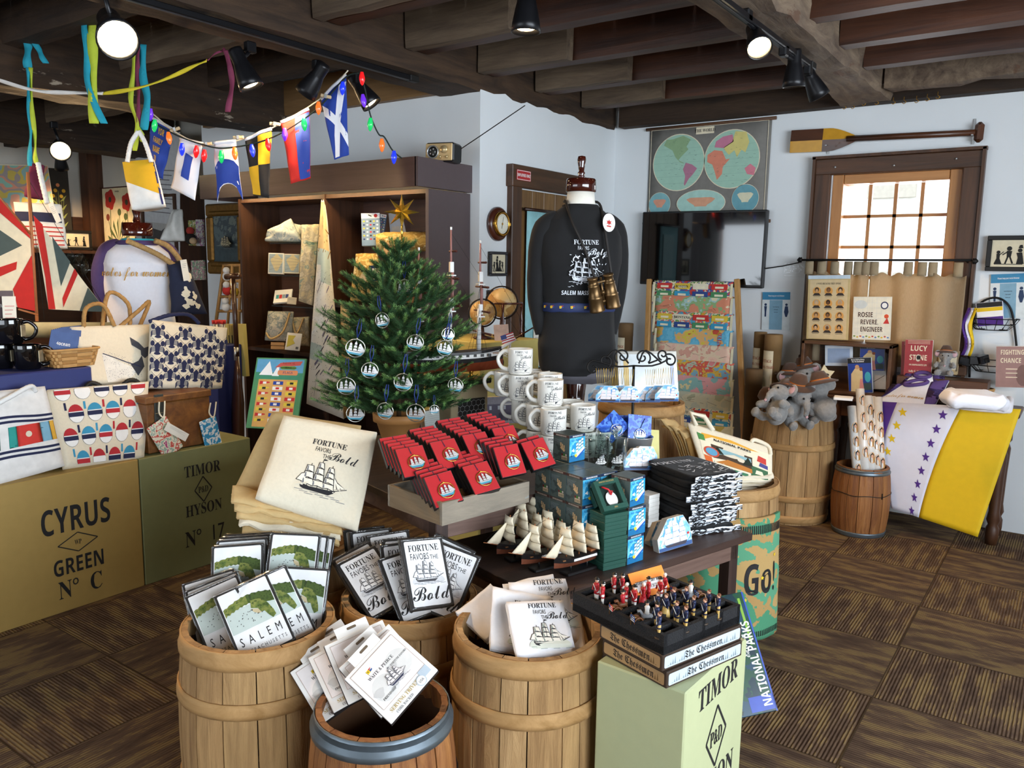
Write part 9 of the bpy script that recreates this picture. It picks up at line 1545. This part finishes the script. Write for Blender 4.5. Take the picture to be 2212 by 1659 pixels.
qa('painted_crate', 'yellow crate board lettered CYRUS half hidden behind the lobster tote', 'crate', ((478, 700), (524, 700), (478, 810)), 3.4, th=.03, mat=YLW, deco=lambda b, W, H: (b.text('US', H*.26, INK, 0, H*.1, -.001, SANS, .9), b.text('EEN', H*.16, INK, -W*.08, -H*.25, -.001, SANS, .9)))
# ================================================================== signal flags, coloured lights and ribbons overhead
PINW = M('c9b08a', .7); FBL, FWT, FRD, FBK, FYE = M('22409a', .75, var=.04), M('e9e9ef', .75, var=.02), M('c3251f', .75, var=.04), M('1b1b1d', .75), M('d9a81c', .75, var=.04)
def zone(b, wf, pts, mt, l=.0012, n=6):
 a, c, e, f = pts; L = lambda p, q, t: (p[0]+(q[0]-p[0])*t, p[1]+(q[1]-p[1])*t)
 for q in (l, -l-.003): b.loft([[wf(*L(L(a, c, i/n), L(f, e, i/n), j/n), q) for i in range(n+1)] for j in range(n+1)], mt, (0, 0), True, False)
R4 = lambda x0, x1, z0, z1: [(x0, z0), (x1, z0), (x1, z1), (x0, z1)]
def flag(lab, cs, d, base, zones, hoist=True, texts=(), tail=0):
 fn, wf, n_ = patch(*cs, d, .012, .012, 2.5, cs[0][0]*.1); f2 = fn if not tail else (lambda u, v: fn(u, v+(1-v)*tail*(1-(2*u-1)**2)**.5)); o = fn(.5, 1); t = thing('signal_flag', lab, 'flag', tuple(o), 'signal flags on the line'); iv = T(*(-o)); b = MB(iv); b.sheet(f2, 12, 16, base, .002); b.build('cloth', t); w2 = lambda x, z, l: f2(x, z)+n_*(l+.0004)
 for pts, mt in zones: b = MB(iv); zone(b, w2, pts, mt); b.build('colour_field', t)
 if hoist: b = MB(iv); b.tube([fn(i/8, 1.02)-Vector((0, 0, .004)) for i in range(9)], .009, FWT, 6); b.build('hoist_band', t)
 if texts: b = MB(iv); [b.text(s_, sz, FYE, x, z, -.004, SANS, .75, None, wf) for s_, sz, x, z in texts]; b.build('lettering', t)
flag('blue banner lettered YOR FAMILY NAME IN FLAGS hanging at the left end', ((329, 255), (373, 280), (316, 372), (351, 387)), (4.3, 4.25, 4.28, 4.25), FBL, [], True, [('YOR', .17, .55, .78), ('FAMILY', .15, .5, .6), ('NAME', .16, .5, .43), ('IN', .16, .5, .26), ('FLAGS', .14, .5, .1)])
flag('white signal flag with a blue centre patch', ((390, 300), (437, 311), (368, 405), (421, 433)), (4.22, 4.2, 4.22, 4.2), FWT, [([(.36, .3), (.68, .28), (.7, .72), (.4, .76)], FBL)])
flag('white and blue swallowtail signal flag', ((463, 310), (510, 306), (470, 437), (524, 434)), (4.17, 4.15, 4.17, 4.15), FWT, [(R4(0, 1, .02, .58), FBL)], True, (), .3)
flag('black and yellow quartered signal flag', ((529, 302), (586, 279), (547, 422), (581, 428)), (4.14, 4.12, 4.14, 4.12), FBK, [(R4(.5, 1, .5, .97), FYE), (R4(0, .5, .02, .5), FYE)])
flag('red and blue halved signal flag', ((607, 266), (668, 237), (628, 397), (671, 385)), (4.1, 4.08, 4.1, 4.08), FRD, [(R4(.5, 1, .02, .97), FBL)])
flag('blue signal flag with a white diagonal cross nearest the track', ((693, 215), (747, 162), (722, 345), (753, 334)), (4.07, 4.05, 4.07, 4.05), FBL, [([(0, .72), (0, .9), (1, .26), (1, .1)], FWT), ([(.1, .02), (.4, .02), (1, .92), (.72, .97)], FWT)])
LNE = [(752, 152), (700, 207), (612, 264), (530, 299), (448, 313), (385, 289), (335, 250), (322, 238)]; o = aD(530, 299, 4.15); b = MB(T(*(-o))); b.tube(rope([aD(x, y, 4.04+.035*i) for i, (x, y) in enumerate(LNE)], 0, 40), .0035, CREAM, 5); one(b, 'flag_line', 'thin white line carrying the signal flags', 'line', tuple(o))
for i, (x, y) in enumerate(((704, 212), (594, 272), (515, 301), (447, 316), (378, 284))): b = MB(); b.box((0, 0, 0), (.055, .012, .016), PINW, .003); b.box((0, -.004, 0), (.012, .014, .02), STEEL); one(b, 'clothespin', 'wooden clothespin on the flag line, %s' % ['by the cross flag', 'between red and quartered flags', 'by the swallowtail flag', 'by the white flag', 'by the lettered banner'][i], 'clothespin', frame(aD(x, y-4, 4.02+.05*i), CR-CR.z*Vector((0, 0, 1)), (0, 0, 1)) @ RY(12-8*i), 'clothespins on the flag line')
t = thing('string_lights', 'green-wired string of coloured bulbs looped along the flags to the shelf', 'string lights', tuple(aD(600, 290, 4.0))); iv = T(*(-aD(600, 290, 4.0)))
for P in ([(776, 158), (745, 168), (693, 228), (640, 268), (590, 296), (540, 312), (480, 320), (440, 313), (395, 298), (360, 281), (330, 262), (322, 240)], [(776, 158), (788, 190), (795, 228), (803, 258), (818, 290), (830, 296), (848, 325), (868, 342)]): b = MB(iv); b.tube(rope([aD(x, y, 4.0+.02*i) for i, (x, y) in enumerate(P)], 0, 50), .004, M('10201a', .6), 5); b.build('wire', t)
BC = {'p': '6a2fd0', 'g': '18c060', 'o': 'e8702a', 'b': '2038e0', 'r': 'e81c20'}
for x, y, c in ((325, 246, 'p'), (334, 270, 'g'), (365, 297, 'o'), (393, 321, 'b'), (424, 326, 'r'), (441, 335, 'r'), (478, 337, 'g'), (507, 330, 'o'), (545, 324, 'b'), (579, 311, 'r'), (615, 289, 'p'), (657, 267, 'g'), (688, 232, 'o'), (740, 189, 'b'), (782, 168, 'r'), (785, 216, 'p'), (800, 267, 'g'), (825, 312, 'o'), (851, 338, 'b')):
 b = MB(iv @ T(*aD(x, y, 4.0+(.0 if x > 760 else (740-x)*.0004))) @ RY((x*7) % 30-15) @ SX(1, 1, 1.25)); b.lathe([(.001, -.03), (.008, -.024), (.0145, -.008), (.0145, .002), (.009, .018), (.008, .022)], M(BC[c], .25, em=.55, var=.01, coat=.5), 14); b.build('bulb', t); b.lathe([(.009, .018), (.009, .034), (.004, .038)], M('10201a', .5), 10)
TEA, LIM, MRN, WHR, YLR = M('1f9ab0', .75), M('b9c83a', .75), M('7a2f4c', .75), M('d9d3cc', .75), M('d9c42f', .75)
def ribbon(lab, strands, d, cat='ribbon'):
 o = aD(*strands[0][1][0], d); t = thing('ribbon', lab, cat, tuple(o)); iv = T(*(-o)); rt = CR-CR.z*Vector((0, 0, 1))
 for mt, pts, wd in strands:
  P = rope([aD(x, y, d) for x, y in pts], 0, 26); kk = k(o); b = MB(iv); b.loft([[p+(rt*wd*kk*(u-.5))*(1 if abs((P[min(i+1, 26)]-P[max(i-1, 0)]).normalized().z) > .5 else .15)+Vector((0, 0, (u-.5)*wd*kk*(0 if abs((P[min(i+1, 26)]-P[max(i-1, 0)]).normalized().z) > .5 else 1)))+CF*(.008*sin(i*.5+u*2)+q) for u, q in ((0, 0), (1, 0), (1, .002), (0, .002))] for i, p in enumerate(P)], mt, (1, 1)); b.build('strand', t)
ribbon('teal and lime ribbons tied on the line at far left, holding the striped bag', [(TEA, [(61, 64), (60, 100), (59, 146)], 17), (TEA, [(66, 75), (82, 105), (98, 136)], 13), (TEA, [(59, 145), (63, 230), (66, 300), (63, 358)], 8), (LIM, [(65, 145), (70, 240), (76, 320), (77, 352)], 8), (LIM, [(66, 66), (80, 66), (95, 70)], 8)], 4.3)
ribbon('broad yellow-green and teal ribbon hanging beside the glaring spotlight', [(TEA, [(183, 24), (182, 60), (190, 110), (187, 170), (205, 225), (224, 266)], 15), (LIM, [(199, 22), (200, 120), (202, 266)], 20)], 3.95)
ribbon('yellow, maroon and teal ribbons hanging down to the yellow bag', [(LIM, [(288, 95), (288, 160), (282, 220), (297, 270), (290, 325)], 9), (MRN, [(298, 95), (298, 180), (301, 275)], 9), (TEA, [(307, 95), (310, 170), (318, 220), (310, 280)], 16), (LIM, [(297, 272), (306, 290), (308, 306)], 9)], 4.15)
ribbon('long streamer of white, yellow and maroon ribbon swagged across the ceiling', [(WHR, [(-10, 170), (60, 192), (130, 200), (222, 201)], 7), (YLR, [(222, 201), (300, 190), (400, 152), (446, 130)], 7), (MRN, [(446, 130), (478, 109), (486, 107)], 6), (MRN, [(486, 107), (498, 150), (500, 195), (491, 241)], 11)], 4.05, 'streamer')
def hangbag(lab, cs, d, mats, rp, seed, extra=None):
 fn, wf, n_ = patch(*cs, d, .02, .008, 2, seed); o = fn(.5, 1); t = thing('hanging_bag', lab, 'bag', tuple(o)); iv = T(*(-o)); b = MB(iv); bag(b, fn, n_, .09, mats[0], 14, 14); b.build('bag', t)
 for pts, mt in mats[1]: b = MB(iv); zone(b, wf, pts, mt, .0015, 8); b.build('colour_panel', t)
 for P, m_, r in rp: b = MB(iv); b.tube(rope([aD(x, y, d[0]-.02) for x, y in P], 0, 24), r, m_, 7, False, None, .5); b.build('rope_handle', t)
RWH = M('e9e6e0', .8, var=.12, sc=90); hangbag('yellow, white and navy sailcloth bag hanging from ribbons above the neck cap', ((264, 350), (330, 344), (284, 452), (354, 441)), (4.1,)*4, (M('e6e3dd', .75), [([(0, .58), (1.0, .22), (1, 1), (0, 1)], FYE), ([(.94, .0), (1.0, .0), (1.02, .98), (.98, .98)], M('2a2f66', .75))]), [([(275, 350), (283, 310), (299, 284)], RWH, .012), ([(300, 284), (314, 310), (327, 350)], RWH, .012)], 2)
ds = dep(aX(80, 480, -4.42))+.22; hangbag('white bag with navy band and red stripes hanging behind the toy sails', ((29, 436), (128, 441), (48, 532), (142, 534)), (ds,)*4, (M('e9e3d6', .8), [(R4(0, 1, .56, .78), M('1f2444', .8))]+[(R4(0, 1, .03+.1*i, .06+.1*i), M('c0392f', .8)) for i in range(5)]), [([(82, 352), (90, 390), (102, 440)], RWH, .014)], 5)
soft('hanging_bag', 'maroon sailcloth bag folded over above the striped bag', 'bag', ((66, 352), (92, 356), (52, 424), (88, 428)), [ds+.06]*4, .05, .06, M('6d2340', .75), 3, None, .015); qb('paper_tag', 'cream printed tag on the striped hanging bag', 'tag', ((103, 441), (114, 436), (121, 483)), ds-.06, .002, IVORY, lines(5))
for i, (x, y) in enumerate(((1824, 228), (1842, 227), (1866, 220), (1894, 218), (1930, 217), (1953, 216), (1980, 214), (2003, 210), (2026, 205))): b = MB(); b.tube(rope([(0, 0, .02), (0, 0, 0), (.012, 0, -.012), (.0, 0, -.022), (-.01, 0, -.014)], 0, 14), .0022, BRASS, 5); one(b, 'cup_hook', 'small brass cup hook in the ceiling timber, '+['first at the beam foot', 'second at the beam foot', 'third along', 'fourth along', 'fifth along', 'sixth along', 'seventh along', 'eighth along', 'last at the right'][i], 'hook', tuple(aY(x, y, YW-.14) if i < 9 else aZ(x, y, 2.74)), 'cup hooks')
